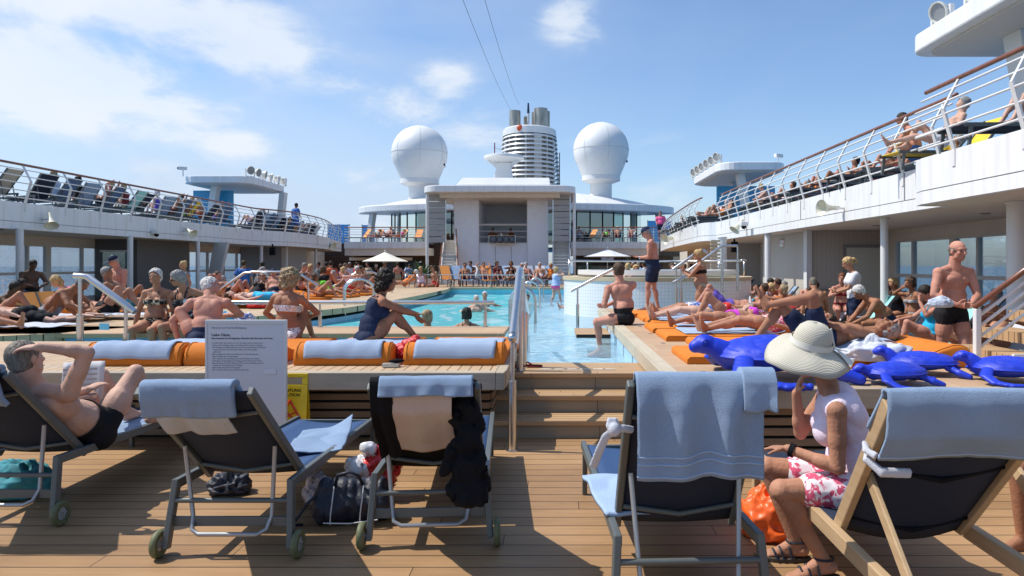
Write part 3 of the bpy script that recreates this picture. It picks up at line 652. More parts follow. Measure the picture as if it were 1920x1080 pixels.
# spots under the canopy
for i, px in enumerate((847, 862, 891, 918, 943, 971, 1000, 1016)):
    Y = 44.5; z = 6.3; o = root('spotlight', f"small white stage spotlight under the canopy edge, {['first','second','third','fourth','fifth','sixth','seventh','eighth'][i]} from the sunward end", 'spotlight', (X_(px,Y), Y, z), 0, 'spotlights under the stage canopy')
    MB().lathe([(.02,.1),(.13,.08),(.15,-.2),(.16,-.32),(.02,-.3)], n=14).build('housing', WHITE, o, smooth=True, angle=50)
    MB().lathe([(.13,-.31),(.01,-.315)], n=14).build('lens', mat('lens_dark', (.05,.05,.06), .15), o); MB().box(-.02,.02,-.02,.02,.1,.28).build('bracket', STEEL, o)
for i, (px, y0, y1, lb) in enumerate(((819, 366, 455, 'grey slatted loudspeaker tower hanging above the sunward stair'), (1053, 363, 453, 'grey slatted loudspeaker tower hanging above the far stair'))):
    Y = 44.6; w = 15*Y/1280; z0, z1 = Z_(y1,Y), Z_(y0,Y); x = X_(px,Y)
    o = root('speaker_tower', lb, 'loudspeaker', (x, Y, z0), 0, 'loudspeaker towers')
    n = 8; h = (z1-z0)/n
    for k in range(n): MB().box(-w, w, 0, .35, k*h+.03, (k+1)*h-.02).build('speaker_box', mat('speaker_mesh', (.36,.37,.38), .6, var=.05, bump=.4, bscale=60), o)
    for sx in (-1, 1): MB().box(sx*(w+.04)-.03, sx*(w+.04)+.03, .1, .2, 0, z1-z0+.1).build('frame_post', STEEL, o)
# poles carrying the canopy
for px, lb in ((801, 'tall thin white pole under the sunward corner of the stage canopy'), (1077, 'tall thin white pole under the far corner of the stage canopy')):
    o = root('canopy_pole', lb, 'pole', (X_(px,43.8), 43.8, FD), 0, 'poles of the stage canopy')
    MB().cyl((0,0,0),(0,0,Z_(360,43)-FD-.01), .095, n=12).build('pole', WHITE, o, smooth=True, angle=40)
    MB().cyl((0,0,0),(0,0,.06), .16, n=12).build('foot', WHITE, o)
# stairs
for (xa, xb, xc, xd, lb, sg) in ((X_(828,45.4), X_(851,45.4), X_(812,40), X_(850,40), 'white staircase rising to the upper deck beside the white stage, wall in sun', 1), (X_(1037,45.4), X_(1068,45.4), X_(1037,42), X_(1068,42), 'grey staircase rising to the upper deck beside the stage, in shade', -1)):
    o = root('staircase', lb, 'staircase', ((xa+xb)/2, 43, FD)); n = 16
    stm = mat('stair_cream', (.62,.58,.52), .55, var=.06)
    for k in range(n):
        t0, t1 = k/n, (k+1)/n; y0 = 42.2+4.2*t0; y1 = 42.2+4.2*t1; z = FD+(ZT-FD)*t1; xq0 = xc+(xa-xc)*t0; xq1 = xd+(xb-xd)*t0
        MB().box(xq0, xq1, y0, y1+.04, z-.19, z).build('step', stm, o, world=True)
    for (e, f) in ((xc, xa), (xd, xb)):
        MB().beam((e, 42.1, FD+.1), (f, 46.4, ZT+.1), .07, .32).build('stringer', WHITE, o, world=True)
        MB().tube([(e, 42.1, FD), (e, 42.1, FD+1.0), (f, 46.3, ZT+.95)], .045, 8).build('handrail', WHITE if sg < 0 else HANDW, o, world=True)
        MB().tube([(e, 42.1, FD+.55), (f, 46.3, ZT+.5)], .025, 6).build('rail', WHITE, o, world=True)
# dark bar wall under the cross gallery
rt = root('bar_counter', 'dark slatted timber bar front with white counter strip in deep shade', 'bar', (-12, 52, FD))
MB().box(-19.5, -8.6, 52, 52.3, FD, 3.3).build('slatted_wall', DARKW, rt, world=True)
MB().box(X_(655,51.6), X_(772,51.6), 51.6, 51.95, 2.0, 2.22).build('white_counter_strip', WHITE, rt, world=True)
MB().box(X_(682,51.7), X_(790,51.7), 51.7, 51.98, FD, 1.95).build('glazed_counter', GLASST, rt, world=True)
rt = root('bar_counter', 'dark ice-cream bar front with teal glazing in deep shade', 'bar', (5, 52, FD))
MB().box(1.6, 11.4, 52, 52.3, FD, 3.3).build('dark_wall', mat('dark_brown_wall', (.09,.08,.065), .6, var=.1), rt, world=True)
for k in range(6): MB().box(5.2+k*.75, 5.8+k*.75, 51.9, 51.97, FD+.1, 2.3).build('glass_panel', GLASST, rt, world=True)
MB().box(1.8, 5, 51.3, 51.8, FD, 1.6).build('counter', mat('counter_grey', (.25,.25,.24), .5), rt, world=True)
def text(s, size, mat_, par, loc, rot=(pi/2,0,0), extr=.0006, align='LEFT', name='lettering', shear=0, bold=0, sx=1):
    c = bpy.data.curves.new(name, 'FONT'); c.body = s; c.size = size; c.extrude = extr; c.align_x = align; c.resolution_u = 2; c.shear = shear; c.offset = bold
    t = bpy.data.objects.new(name, c); COL.objects.link(t); dg = bpy.context.evaluated_depsgraph_get()
    m = bpy.data.meshes.new_from_object(t.evaluated_get(dg)); COL.objects.unlink(t); bpy.data.objects.remove(t)
    m.name = name
    m.materials.clear(); m.materials.append(mat_); o = link(name, m, par); o.location = loc; o.rotation_euler = rot; o.scale = (sx,1,1); return o
rt = root('bar_sign', 'pale square hanging sign reading Eisbar behind the grey parasol', 'sign', (X_(1139,50), 50, Z_(487,50)))
MB().box(-.46, .46, 0, .04, -.1, .72).build('board', mat('sign_pale', (.62,.64,.68), .5), rt)
text('Eisbar', .34, mat('ink_navy', (.02,.025,.06), .5), rt, (0, -.004, .22), align='CENTER', shear=.2, bold=.006)
# ---- pavilion with dished roof and glass wall
pv = root('pavilion', 'white upper pavilion with wide dished roof and teal glass wall behind the stage', 'pavilion', (X_(960,54), 54, ZT))
PC = (X_(960,52), 59.0)
def arcpts(r, a0, a1, n, c=PC, ky=.45): return [(c[0]+r*sin(a), c[1]-r*ky*cos(a)) for a in [a0+(a1-a0)*i/n for i in range(n+1)]]
RO = 13.6
o_ = arcpts(RO, radians(-80), radians(80), 48)
MB().prism(o_+[(PC[0], PC[1]+6)], 5.95, 6.55).build('roof', HULL, pv, world=True, bevel=.1)
rings = []
for (rr2, z) in ((12.4,6.55),(11,6.9),(9,7.3),(6,7.7),(3,7.8)):
    rings.append([(x, y, z) for x, y in arcpts(rr2, radians(-88), radians(88), 40)])
MB().loft(rings, caps=False, closed=False).build('dome', WHITE, pv, smooth=True, world=True)
gl_ = arcpts(10.9, radians(-75), radians(75), 22)
for i in range(22):
    (xa, ya), (xb, yb) = gl_[i], gl_[i+1]
    if -6.9 < (xa+xb)/2 < -.2: continue
    MB().beam((xa, ya, 4.62), (xb, yb, 4.62), .03, 2.64, up=(0,0,1)).build('glass_panel', GLASST, pv, world=True)
    MB().box(xa-.045, xa+.045, ya-.07, ya-.02, 3.3, 5.94).build('mullion', BLACK, pv, world=True)
MB().prism(arcpts(9.4, radians(-60), radians(60), 16), ZT, 5.9).build('inner_wall', mat('pavilion_inside', (.34,.42,.42), .6, var=.1), pv, world=True)
for sx in (-1, 1):
    x = PC[0]+sx*12.15; MB().beam((x+sx*.2, 57.2, ZT), (x-sx*.25, 57, 6.0), .45, .4).build('leaning_pillar', WHITE, pv, world=True)
MB().box(-19.5, 12, 60, 75, ZT-.3, ZT-.15).build('deck', MATS['upper_deck_blue'], pv, world=True)
# blue wind screens beyond the galleries
for (xa, xb, Y, y0, y1, lb) in ((615, 655, 62, 421, 452, 'blue glass wind screen at the far end of the shaded gallery'), (679, 702, 62, 422, 440, 'blue glass wind screen by the pavilion pillar'), (1214, 1258, 62, 414, 432, 'blue glass wind screen beyond the ice-cream bar gallery')):
    o = root('wind_screen', lb, 'wind screen', (X_(xa,Y), Y, ZT)); h = Z_(y0,Y)-ZT; w = X_(xb,Y)-X_(xa,Y)
    MB().box(0, w, 0, .03, .1, h).build('glass', GLASSB, o)
    for k in range(3): MB().box(w*k/2-.04, w*k/2+.04, -.05, .08, 0, h+.05).build('post', WHITE, o)
# radomes
for (px, py, lb) in ((787, 288, 'giant white radome on the sunward side of the funnel'), (1127, 282, 'giant white radome on the far side of the funnel, with small black fittings')):
    Y = 58; o = root('radome', lb, 'radome', (X_(px,Y), Y, 6.6), 0, 'pair of giant radomes'); zc = Z_(py,Y)-6.6; r = 52*Y/1280
    prof = [(.0005, r)]+[(r*cos(t), r*sin(t)) for t in [radians(84-k*6) for k in range(20)]]
    tlast = radians(84-19*6); prof += [(r*.66, -r*1.0)]
    MB().lathe(prof, c=(0,0,zc), n=48).build('ball', mat('radome_white', (.78,.78,.76), .4, var=.02), o, smooth=True)
    MB().lathe([(r*.655,-r*.94),(r*.69,-r*.95),(r*.69,-r*1.1),(r*.25,-r*1.26),(r*.25,-r*1.05)], c=(0,0,zc), n=40).build('skirt', WHITE, o, smooth=True, angle=30)
    MB().cyl((0,0,-.6), (0,0,zc-r*1.2), .92, n=24).build('pedestal', WHITE, o, smooth=True, angle=40)
    seam = mat('radome_seam', (.55,.54,.50), .6)
    MB().tube([((r+.004)*cos(2*pi*k/48), (r+.004)*sin(2*pi*k/48), zc) for k in range(48)], .018, 5, closed=True).build('seam', seam, o)
    for k in range(7):
        a = radians(25+k*51.4); MB().tube([((r+.004)*cos(t)*cos(a), (r+.004)*cos(t)*sin(a), zc+(r+.004)*sin(t)) for t in [radians(88-j*7) for j in range(20)]], .012, 4).build('seam', seam, o)
    MB().tube([(r*.70*cos(2*pi*k/40), r*.70*sin(2*pi*k/40), zc-r*.86) for k in range(40)], .02, 5, closed=True).build('rail_ring', STEEL, o)
    for k in range(3):
        a = radians(-10+(k*25)); MB().box(-.06,.06,-.05,.05,-.08,.08).build('fitting', BLACK, o).location = (r*.99*cos(a)*cos(.35+k*.1), r*.99*sin(a)*cos(.35), zc-r*.42)
# ---- funnel
FY = 66; fx = X_(993,FY)
fn = root('funnel', 'white louvred funnel crowned with steel exhaust pipes', 'funnel', (fx, FY, 6))
fw = 52*FY/1280
def frr(t): return fw*(1.0+.04*t)
zt_, zb_ = Z_(245,FY)-6, Z_(348,FY)-6
pr = lambda k, z: [(k*cos(2*pi*j/56)*1.0, k*sin(2*pi*j/56)*1.15, z) for j in range(56)]
MB().loft([pr(fw*.90, zb_-3), pr(fw*.86, zt_-.3)]).build('core', mat('funnel_core', (.30,.28,.25), .8, var=.3, vscale=1.5), fn)
MB().loft([pr(fw*.97, zt_-.72), pr(fw*.955, zt_-.1), pr(fw*.92, zt_), pr(fw*.80, zt_), pr(fw*.80, zt_-.72)], caps=False).build('crown_band', WHITE, fn, smooth=True, angle=35)
nl = 14; h = (zt_-.72-zb_+1.2)/nl
for k in range(nl):
    z = zt_-.78-k*h; q = 1+.012*k
    MB().loft([pr(fw*.955*q, z-.03), pr(fw*.99*q, z-.19), pr(fw*.99*q, z-.23), pr(fw*.90*q, z-.05)], caps=False).build('louvre', WHITE, fn, smooth=True, angle=30)
for k in range(8):
    a = radians(-90+(-62,-48,-30,-6,14,22,44,70)[k]); wd_ = .5 if k == 5 else .12
    MB().beam((fw*.93*cos(a), fw*1.07*sin(a), zb_-1), (fw*.90*cos(a), fw*1.03*sin(a), zt_-.7), wd_*1.2, .14, up=(cos(a), sin(a), 0)).build('rib', WHITE, fn)
pipe = mat('exhaust_steel', (.46,.41,.34), .38, .9, var=.35, vscale=2, stretch=(1,1,.3))
for (px, y0, r, dy) in ((966, 210, 10.5, -.4), (985, 217, 4, .5), (1003, 207, 7, .9), (1014, 205, 13, -.2), (1026, 208, 5, .2), (1024.5, 211, 6, 1.5)):
    x = X_(px,FY)-fx; z = Z_(y0,FY)-6; rr3 = r*FY/1280
    MB().lathe([(rr3*.92, z-.5),(rr3*.92,z),(rr3,z),(rr3,zt_-.2)], c=(x, dy, 0), n=24).build('exhaust_pipe', pipe, fn, smooth=True, angle=30)
x = X_(991,FY)-fx
MB().cyl((x,-.6,zt_-.3),(x,-.6,Z_(215,FY)-6), .11, n=10).build('mast', WHITE, fn); MB().cyl((x,-.6,Z_(215,FY)-6),(x,-.6,Z_(196,FY)-6), .13, .08, n=10).build('mast_light', mat('navy_paint', (.015,.03,.07), .4), fn)
x = X_(978,FY)-fx; MB().ell((x,-2.75,Z_(240,FY-2.75)-6), (.32,.16,.32)).build('horn', mat('orange_red', (.62,.10,.03), .4), fn, smooth=True)
for (px, ya, yb, yy) in ((929.5, 272, 291, -1.2), (1049, 288, 347, -.5)):
    x = X_(px,FY)-fx; MB().beam((x,yy,Z_(yb,FY)-6),(x,yy,Z_(ya,FY)-6), .09, .12).build('aerial', mat('dark_red', (.22,.03,.025), .5) if px < 1000 else mat('dark_brown', (.06,.03,.03), .5), fn)
    MB().beam((x,yy,Z_((ya+yb)/2,FY)-6),(x*.8,yy,Z_((ya+yb)/2+3,FY)-6), .06, .06).build('bracket', WHITE, fn)
# radar mushroom mast
rt = root('radar_mast', 'white mushroom-shaped mast with winged top in front of the funnel', 'mast', (X_(945,50), 50, 7.0))
q = lambda px, py: (X_(px,50)-X_(945,50), Z_(py,50)-7.0)
b = MB()
for (z0y, z1y, w0, w1) in ((337, 322, 17, 14), (322, 308, 14, 13)):
    pass
zA, zB_, zC, zD = q(0,338)[1], q(0,318)[1], q(0,306)[1], q(0,299)[1]
k = 50/1280
def sq(w, d, z): return [(-w*k,-d,z),(w*k,-d,z),(w*k,d,z),(-w*k,d,z)]
b.loft([sq(20,.6,zA-.4), sq(14,.5,zB_), sq(13,.5,zC)]); b.build('stem', WHITE, rt, bevel=.05)
MB().lathe([(.3,zC),(13*k,zC),(35*k,zD-.02),(38*k,zD+.03),(37*k,zD+.22),(30*k,zD+.3),(.01,zD+.3)], c=(0,0,0), n=36).build('dish', WHITE, rt, smooth=True, angle=35)
for sx in (-1,1): MB().beam((sx*12*k,-.3,zB_+.2),(sx*28*k,-.3,zD-.05), .12, .3).build('brace', WHITE, rt)
# mast wires
for i, (x0, x1, y1) in enumerate(((880, 958, 206), (918, 973, 196))):
    a = P(x1, y1, FY); b_ = P(x0, 0, 30); d = (b_-a)
    o = MB().tube([a+d*t+V((0,0,-1.2*4*t*(1.6-t)*.25)) for t in [j/12*1.6 for j in range(13)]], .011, 5).build('mast_wire', mat('wire', (.12,.12,.13), .6)); tag(o, ['thin dark wire sloping down to the funnel from overhead, lower of two', 'thin dark wire sloping down to the funnel mast, steeper of two'][i], 'wire', 'wires above the funnel')
# ---- spotlight canopies over the galleries
def flood(o, loc, yaw, s=1.0, pitch=0):
    l = link('floodlight', None, o); return l
def canopy(x0, x1, y0, y1, z0, z1, label, lamps, inner, colz, colx, panel, r=.9):
    o = root('light_canopy', label, 'canopy', ((x0+x1)/2, (y0+y1)/2, ZT))
    MB().prism(rrect(x0, x1, y0, y1, r), z0+.02, z1).build('roof', HULL, o, world=True, bevel=.04)
    MB().prism(rrect(x0+.25, x1-.25, y0+.25, y1-.25, r*.8), z0-.03, z0+.018).build('soffit', mat('soffit_cream', (.62,.59,.55), .6), o, world=True)
    for (xa, ya, xb) in colx:
        MB().beam((xa, ya, ZT-.1), (xb, ya, z0), .34, .5, up=(0,1,0)).build('pillar', mat('pillar_white', (.72,.72,.70), .45), o, world=True, bevel=.02)
    for (xa, xb, y, za, zb2) in panel: MB().box(xa, xb, y, y+.03, za, zb2).build('blue_screen', mat('blue_screen_panel', (.05,.33,.56), .3), o, world=True)
    return o
canopy(7.75, 11.0, 32, 38.7, 6.1, 6.5, 'far white light canopy on the sunlit side with blue screen beneath', 6, 7.8, 0, [(10.0,36.6,9.6),(9.5,33.2,9.0)], [(8.3,11.3,35,ZT+.1,5.7)])
canopy(-20.4, -16.6, 37, 42.6, 6.1, 6.5, 'white light canopy over the shaded gallery with blue screen beneath', 6, -17, 0, [(-19.4,38.3,-19.0),(-16.9,41.8,-16.6)], [(-20.6,-18.3,38.9,ZT+.1,5.9)])
canopy(7.6, 13, 7.0, 14.7, 6.1, 6.5, 'big white light canopy over the nearest stretch of the sunlit gallery', 3, 7.8, 0, [(9.3,13.0,8.85)], [], .4)
def floodlight(p, yaw, s, label, grp, tilt=.5):
    o = root('floodlight', label, 'floodlight', p, yaw, grp)
    d = V((0, cos(tilt), -sin(tilt)))
    M = d.to_track_quat('Z', 'Y').to_matrix()
    prof = [(.02,-.2),(.1,-.2),(.16,-.05),(.24,.08),(.26,.12),(.26,.16),(.23,.16),(.22,.12)]
    mb = MB().lathe([(r*s, z*s) for r, z in prof], n=20); mb.v = [tuple(M @ V(v)+V((0,0,.42*s))) for v in mb.v]
    mb.build('housing', mat('lamp_cream', (.66,.65,.58), .4), o, smooth=True, angle=40)
    mb = MB().lathe([(.22*s,.125*s),(.005,.13*s)], n=20); mb.v = [tuple(M @ V(v)+V((0,0,.42*s))) for v in mb.v]; mb.build('lens', mat('lens_grey', (.30,.31,.32), .15), o)
    b = MB(); b.box(-.3*s,-.25*s,-.06*s,.06*s,.02,.5*s); b.box(.25*s,.3*s,-.06*s,.06*s,.02,.5*s); b.box(-.3*s,.3*s,-.06*s,.06*s,0,.05); b.build('bracket', WHITE, o)
ORD = ['nearest', 'second', 'third', 'fourth', 'fifth', 'farthest']
for k in range(6): floodlight((7.9, 33.0+k*1.1, 6.5), radians(110), .9, f'round floodlight on the far sunlit-side canopy, {ORD[k]} of six', 'floodlights on the far sunlit canopy', .2)
for k in range(6): floodlight((-16.8, 37.6+k*.9, 6.5), radians(-125+k*22), .9, f'round floodlight on the shaded-side canopy, {ORD[k]} of six', 'floodlights on the shaded-side canopy', .2)
for k in range(3): floodlight((7.95, 14.0-k*1.15, 6.5), radians(105), .85, f"round floodlight on the big overhead canopy, {['lowest in view','middle one','partly cut by the top edge'][k]}", 'floodlights on the big canopy', .35)
# security cameras
for (p, yw, lb) in (((-20.3, 37.3, 6.5), radians(120), 'small black and white security camera on the shaded-side canopy'), ((10.8, 33, 6.5), radians(-60), 'small white security camera on the far sunlit-side canopy')):
    o = root('security_camera', lb, 'camera', p, yw); MB().cyl((0,0,0),(0,0,.35),.03,n=8).build('stalk', WHITE, o); MB().box(-.09,.09,-.2,.25,.35,.52).build('housing', WHITE, o, bevel=.02); MB().cyl((0,.25,.43),(0,.29,.43),.06,n=12).build('lens', BLACK, o)
# horn loudspeakers on the fascias
def horn(p, dirv, s, label):
    o = root('horn_speaker', label, 'horn loudspeaker', p, 0, 'cream horn loudspeakers')
    d = V(dirv).normalized(); M = d.to_track_quat('Z', 'Y').to_matrix()
    mb = MB().lathe([(.01,-.30),(.07,-.30),(.08,-.05),(.09,0),(.11,.12),(.17,.26),(.24,.34),(.25,.345),(.22,.33),(.09,.12),(.01,.1)], n=22); mb.v = [tuple(M @ (V(v)*s)) for v in mb.v]
    mb.build('horn', mat('horn_cream', (.66,.65,.52), .4), o, smooth=True, angle=50)
    MB().beam((0,0,0), (.25 if p[0] < 0 and False else (-.3 if p[0] < 0 else .3), 0, -.02), .04, .04).build('bracket', STEEL, o)
horn((XL+.25, 19.3, 2.95), (.4,-.4,-.75), .72, 'cream horn loudspeaker on the shaded fascia, nearest the camera')
horn((XL+.25, 26.6, 2.98), (.9,-.3,-.55), .75, 'cream horn loudspeaker on the shaded fascia beside the small black camera')
horn((-14.3, 43.3, 3.0), (.9,-.35,-.5), 1.1, 'cream horn loudspeaker on the shaded fascia, farthest one')
horn((6.1, 15.1, 2.92), (-1,-.35,-.05), .72, 'cream horn loudspeaker pointing out from the sunlit fascia')
horn((6.15, 22.8, 3.0), (-.6,-.2,-.7), .75, 'cream horn loudspeaker tilted down beside the white camera box')
horn((6.2, 36.5, 3.1), (-.8,-.4,-.2), 1.2, 'cream horn loudspeaker on the sunlit fascia, farthest one')
for (p, lb, c) in (((XL+.15,24.6,2.83),'small black and white dome camera under the shaded fascia edge',-1), ((6.15,22.2,2.98),'small white camera box on the sunlit fascia',1), ((-14.2,41.8,2.75),'small white camera box on the far shaded fascia',-1)):
    o = root('security_camera', lb, 'camera', p); MB().box(-.12,.12,-.15,.15,-.06,.08).build('housing', WHITE, o, bevel=.02); MB().ell((0,0,-.09),(.08,.08,.07)).build('dome', BLACK, o, smooth=True)
for k, (px, Y, lb) in enumerate(((511, 33, 'black speaker box hanging under the shaded gallery soffit'), (1377, 26, 'black twin speaker hanging by the beige wall'))):
    o = root('wall_speaker', lb, 'loudspeaker', P(px, 470 if k == 0 else 462, Y)); MB().box(-.11,.11,-.12,.12,-.22,.18).build('cabinet', BLACK, o, bevel=.02); MB().box(-.03,.03,-.03,.03,.18,.32).build('bracket', BLACK, o)
o = root('air_diffusers', 'pair of round silvery air diffusers hanging by the windows', 'air vent', P(1490, 456, 22))
for k in (-1, 1): MB().lathe([(.02,.14),(.22,.12),(.25,-.02),(.2,-.12),(.02,-.13)], c=(k*.27,0,0), n=20).build('drum', mat('pinkish_steel', (.55,.45,.42), .3, .8), o, smooth=True, angle=40)
# parasols
for (px, py, Y, w, lb, gx) in ((722, 473, 43, 41, 'cream square parasol in front of the dark bar', 0), (1139, 467, 43, 42, 'pale grey parasol shading the ice-cream bar sign', 1)):
    o = root('parasol', lb, 'parasol', (X_(px,Y), Y, FD), 0, 'parasols on the far deck'); r = w*Y/1280*1.06; zt2 = Z_(py,Y)-FD; zb2 = Z_(490 if gx == 0 else 481, Y)-FD
    n = 8; mb = MB(); ring = []
    for j in range(n*4):
        a = 2*pi*j/(n*4)+pi/8; sag = 1-.05*abs(sin(n*a/2-pi/2+pi/8*n/2)); ring.append((r*cos(a)*sag, r*sin(a)*sag, zb2+.02*(1-sag)*20*.2))
    mb.loft([[(x*.03, y*.03, zt2) for x, y, z in ring], [(x*.5, y*.5, zb2+(zt2-zb2)*.46) for x, y, z in ring], ring, [(x*.99, y*.99, zb2-.03) for x, y, z in ring], [(x*.5, y*.5, zb2+(zt2-zb2)*.42) for x, y, z in ring]], caps=False)
    mb.build('canopy', mat('parasol_cloth', (.72,.69,.60), .8) if gx == 0 else mat('parasol_grey', (.62,.64,.66), .8), o, smooth=True, angle=25)
    MB().cyl((0,0,0),(0,0,zt2+.05), .03, n=10).build('pole', STEEL, o); MB().ell((0,0,zt2+.08),(.05,.05,.08)).build('finial', WHITE, o, smooth=True)
    for j in range(8): a = 2*pi*j/8+pi/8; MB().beam((0,0,zb2-.1),(r*.55*cos(a),r*.55*sin(a),zb2+(zt2-zb2)*.36), .02,.02).build('strut', STEEL, o)
    MB().cyl((0,0,0),(0,0,.08), .3, n=20).build('base', mat('concrete', (.35,.34,.33), .8), o)
# planters
def agave(x, y, z, s, lb, dark=0):
    o = root('planter', lb, 'planter', (x, y, z)); MB().loft([[(-.33*s,-.33*s,0),(.33*s,-.33*s,0),(.33*s,.33*s,0),(-.33*s,.33*s,0)], [(-.45*s,-.45*s,.62*s),(.45*s,-.45*s,.62*s),(.45*s,.45*s,.62*s),(-.45*s,.45*s,.62*s)]]).build('pot', WHITE, o)
    mb = MB()
    for k in range(64):
        a = R.random()*2*pi; tl = .25+R.random()*.9; L = (.5+R.random()*.45)*s*1.2; w = .05*s
        d = V((cos(a)*sin(tl), sin(a)*sin(tl), cos(tl))); sd = V((-sin(a), cos(a), 0)); p = V((cos(a)*.12*s, sin(a)*.12*s, .55*s)); q = []
        for t in (0,.35,.7,1): c = p+d*L*t+V((0,0,-.25*t*t*L*sin(tl))); ww = w*(1-t)**.6+.004; q += [c-sd*ww, c+V((0,0,-.02)), c+sd*ww]
        f = []
        for i in range(3): f += [(i*3,i*3+1,i*3+4,i*3+3),(i*3+1,i*3+2,i*3+5,i*3+4)]
        mb.add(q, f)
    mb.build('foliage', mat('agave_green', (.06,.13,.045), .5, var=.5, vscale=12), o)
agave(X_(790,41), 41, FD, 1.35, 'spiky green agave in white pot beside the stage stair')
agave(X_(1097,45), 45, FD, 1.4, 'spiky green agave in white pot in the shade behind the hot tub')
# ================================================================ PEOPLE
def hairmat(name, c): return mat('hair_'+name, c, .6, var=.5, vscale=55, bump=1.0, bscale=80, stretch=(1,1,.3), spec=.3)
HAIR = {k: hairmat(k, c) for k, c in dict(grey=(.27,.265,.26), white=(.55,.53,.50), dark=(.02,.014,.010), brown=(.075,.042,.024), greybrown=(.16,.135,.11), blond=(.48,.33,.15), ash=(.32,.24,.14), red=(.16,.05,.02)).items()}
def skinmat(name, c):
    m = mat('skin_'+name, c, .62, var=.22, vscale=5, bump=.35, bscale=60, spec=.28, det=8); B = m.node_tree.nodes['Principled BSDF']
    B.inputs['Subsurface Weight'].default_value = .12; B.inputs['Subsurface Radius'].default_value = (.02,.008,.004); B.inputs['Subsurface Scale'].default_value = .6
    return m
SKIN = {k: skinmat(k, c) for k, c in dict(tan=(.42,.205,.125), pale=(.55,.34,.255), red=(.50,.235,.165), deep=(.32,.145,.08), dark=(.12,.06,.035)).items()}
CL = {}
def cloth(name, rgb, rough=.75, var=.06, **k):
    if name not in CL: CL[name] = mat('cloth_'+name, rgb, rough, var=var, vscale=6, bump=.3, bscale=90, spec=.2, **k)
    return CL[name]
def pattern(name, c1, c2, scale=18, thr=.5, kind='noise'):
    if name in CL: return CL[name]
    m = bpy.data.materials.new('cloth_'+name); m.use_nodes = True; t = m.node_tree; N, L, B = nodes(m); tc = N.new('ShaderNodeTexCoord')
    if kind == 'noise': n = N.new('ShaderNodeTexNoise'); n.inputs['Scale'].default_value = scale; n.inputs['Detail'].default_value = 2; n.inputs['Distortion'].default_value = 1.2
    else: n = N.new('ShaderNodeTexWave'); n.bands_direction = 'Z'; n.inputs['Scale'].default_value = scale; n.inputs['Distortion'].default_value = 1
    L.new(tc.outputs['Object'], n.inputs[0]); r = N.new('ShaderNodeMapRange'); r.inputs[1].default_value = thr-.03; r.inputs[2].default_value = thr+.03; L.new(n.outputs[1 if kind != 'noise' else 0], r.inputs[0])
    x = N.new('ShaderNodeMix'); x.data_type = 'RGBA'; L.new(r.outputs[0], x.inputs[0]); x.inputs[6].default_value = (*c1,1); x.inputs[7].default_value = (*c2,1); L.new(x.outputs[2], B.inputs['Base Color']); B.inputs['Roughness'].default_value = .8
    CL[name] = m; return m
cloth('black', (.012,.012,.015)); cloth('navy', (.015,.025,.06)); cloth('white', (.66,.67,.70)); cloth('red', (.55,.03,.03)); cloth('pink', (.75,.12,.32)); cloth('magenta', (.55,.06,.50))
cloth('green', (.18,.62,.05)); cloth('teal', (.02,.38,.62)); cloth('blue', (.05,.14,.40)); cloth('orange', (.75,.22,.04)); cloth('purple', (.12,.08,.38)); cloth('lilac', (.78,.66,.76)); cloth('khaki', (.36,.33,.24)); cloth('rust', (.42,.08,.03)); cloth('grey', (.25,.26,.28)); cloth('lightblue', (.35,.5,.75)); cloth('skyblue', (.05,.45,.75)); cloth('yellow', (.7,.5,.05)); cloth('maroon', (.18,.02,.03))
pattern('leopard', (.012,.010,.010), (.62,.55,.42), 26, .56); pattern('zebra', (.012,.012,.015), (.7,.7,.7), 11, .58); pattern('floral_pink', (.62,.08,.16), (.80,.72,.74), 22, .5); pattern('floral_blue', (.05,.10,.35), (.75,.8,.85), 22, .52); pattern('stripes_blue', (.05,.22,.60), (.75,.8,.88), 9, .6, 'w'); pattern('stripes_bw', (.02,.02,.02), (.75,.75,.75), 14, .5, 'w')
pattern('camo', (.10,.09,.08), (.55,.52,.50), 16, .52); pattern('dotted', (.72,.7,.7), (.08,.05,.07), 60, .58)

def vox(mb, size, smooth=2, planes=(), keep=None):
    "fuse overlapping closed shapes into one continuous skin"
    src = mb.me('tmp'); o = bpy.data.objects.new('tmp', src); COL.objects.link(o)
    r = o.modifiers.new('r', 'REMESH'); r.mode = 'VOXEL'; r.voxel_size = size; r.use_smooth_shade = True
    if smooth:
        s = o.modifiers.new('s', 'SMOOTH'); s.iterations = smooth; s.factor = .5
    dg = bpy.context.evaluated_depsgraph_get(); m = bpy.data.meshes.new_from_object(o.evaluated_get(dg))
    COL.objects.unlink(o); bpy.data.objects.remove(o); bpy.data.meshes.remove(src)
    if planes:
        import bmesh
        bm = bmesh.new(); bm.from_mesh(m)
        for co, no in planes:   # everything on the side the normal points to is cut away
            g = bm.verts[:]+bm.edges[:]+bm.faces[:]
            bmesh.ops.bisect_plane(bm, geom=g, plane_co=co, plane_no=no, clear_outer=True, dist=1e-5)
        bm.to_mesh(m); bm.free()
    if len(m.polygons): shade(m)
    return m
def ik(a, target, pole, l1, l2):
    a, t = V(a), V(target); d = t-a; L = d.length; mx = (l1+l2)*.995
    if L > mx: d = d*(mx/L); L = mx; t = a+d
    if L < abs(l1-l2)+.02: L = abs(l1-l2)+.02
    u = d.normalized(); x = (l1*l1-l2*l2+L*L)/(2*L); h = sqrt(max(l1*l1-x*x, 0))
    p = V(pole); p = p-u*p.dot(u)
    p = p.normalized() if p.length > 1e-4 else u.orthogonal().normalized()
    return a+u*x+p*h, t
def frame3(z, x):
    z = V(z).normalized(); x = V(x); x = (x-z*x.dot(z)).normalized(); y = z.cross(x)
    return Matrix((x, y, z)).transposed()   # columns x,y,z ; y is forward when x is the right hand
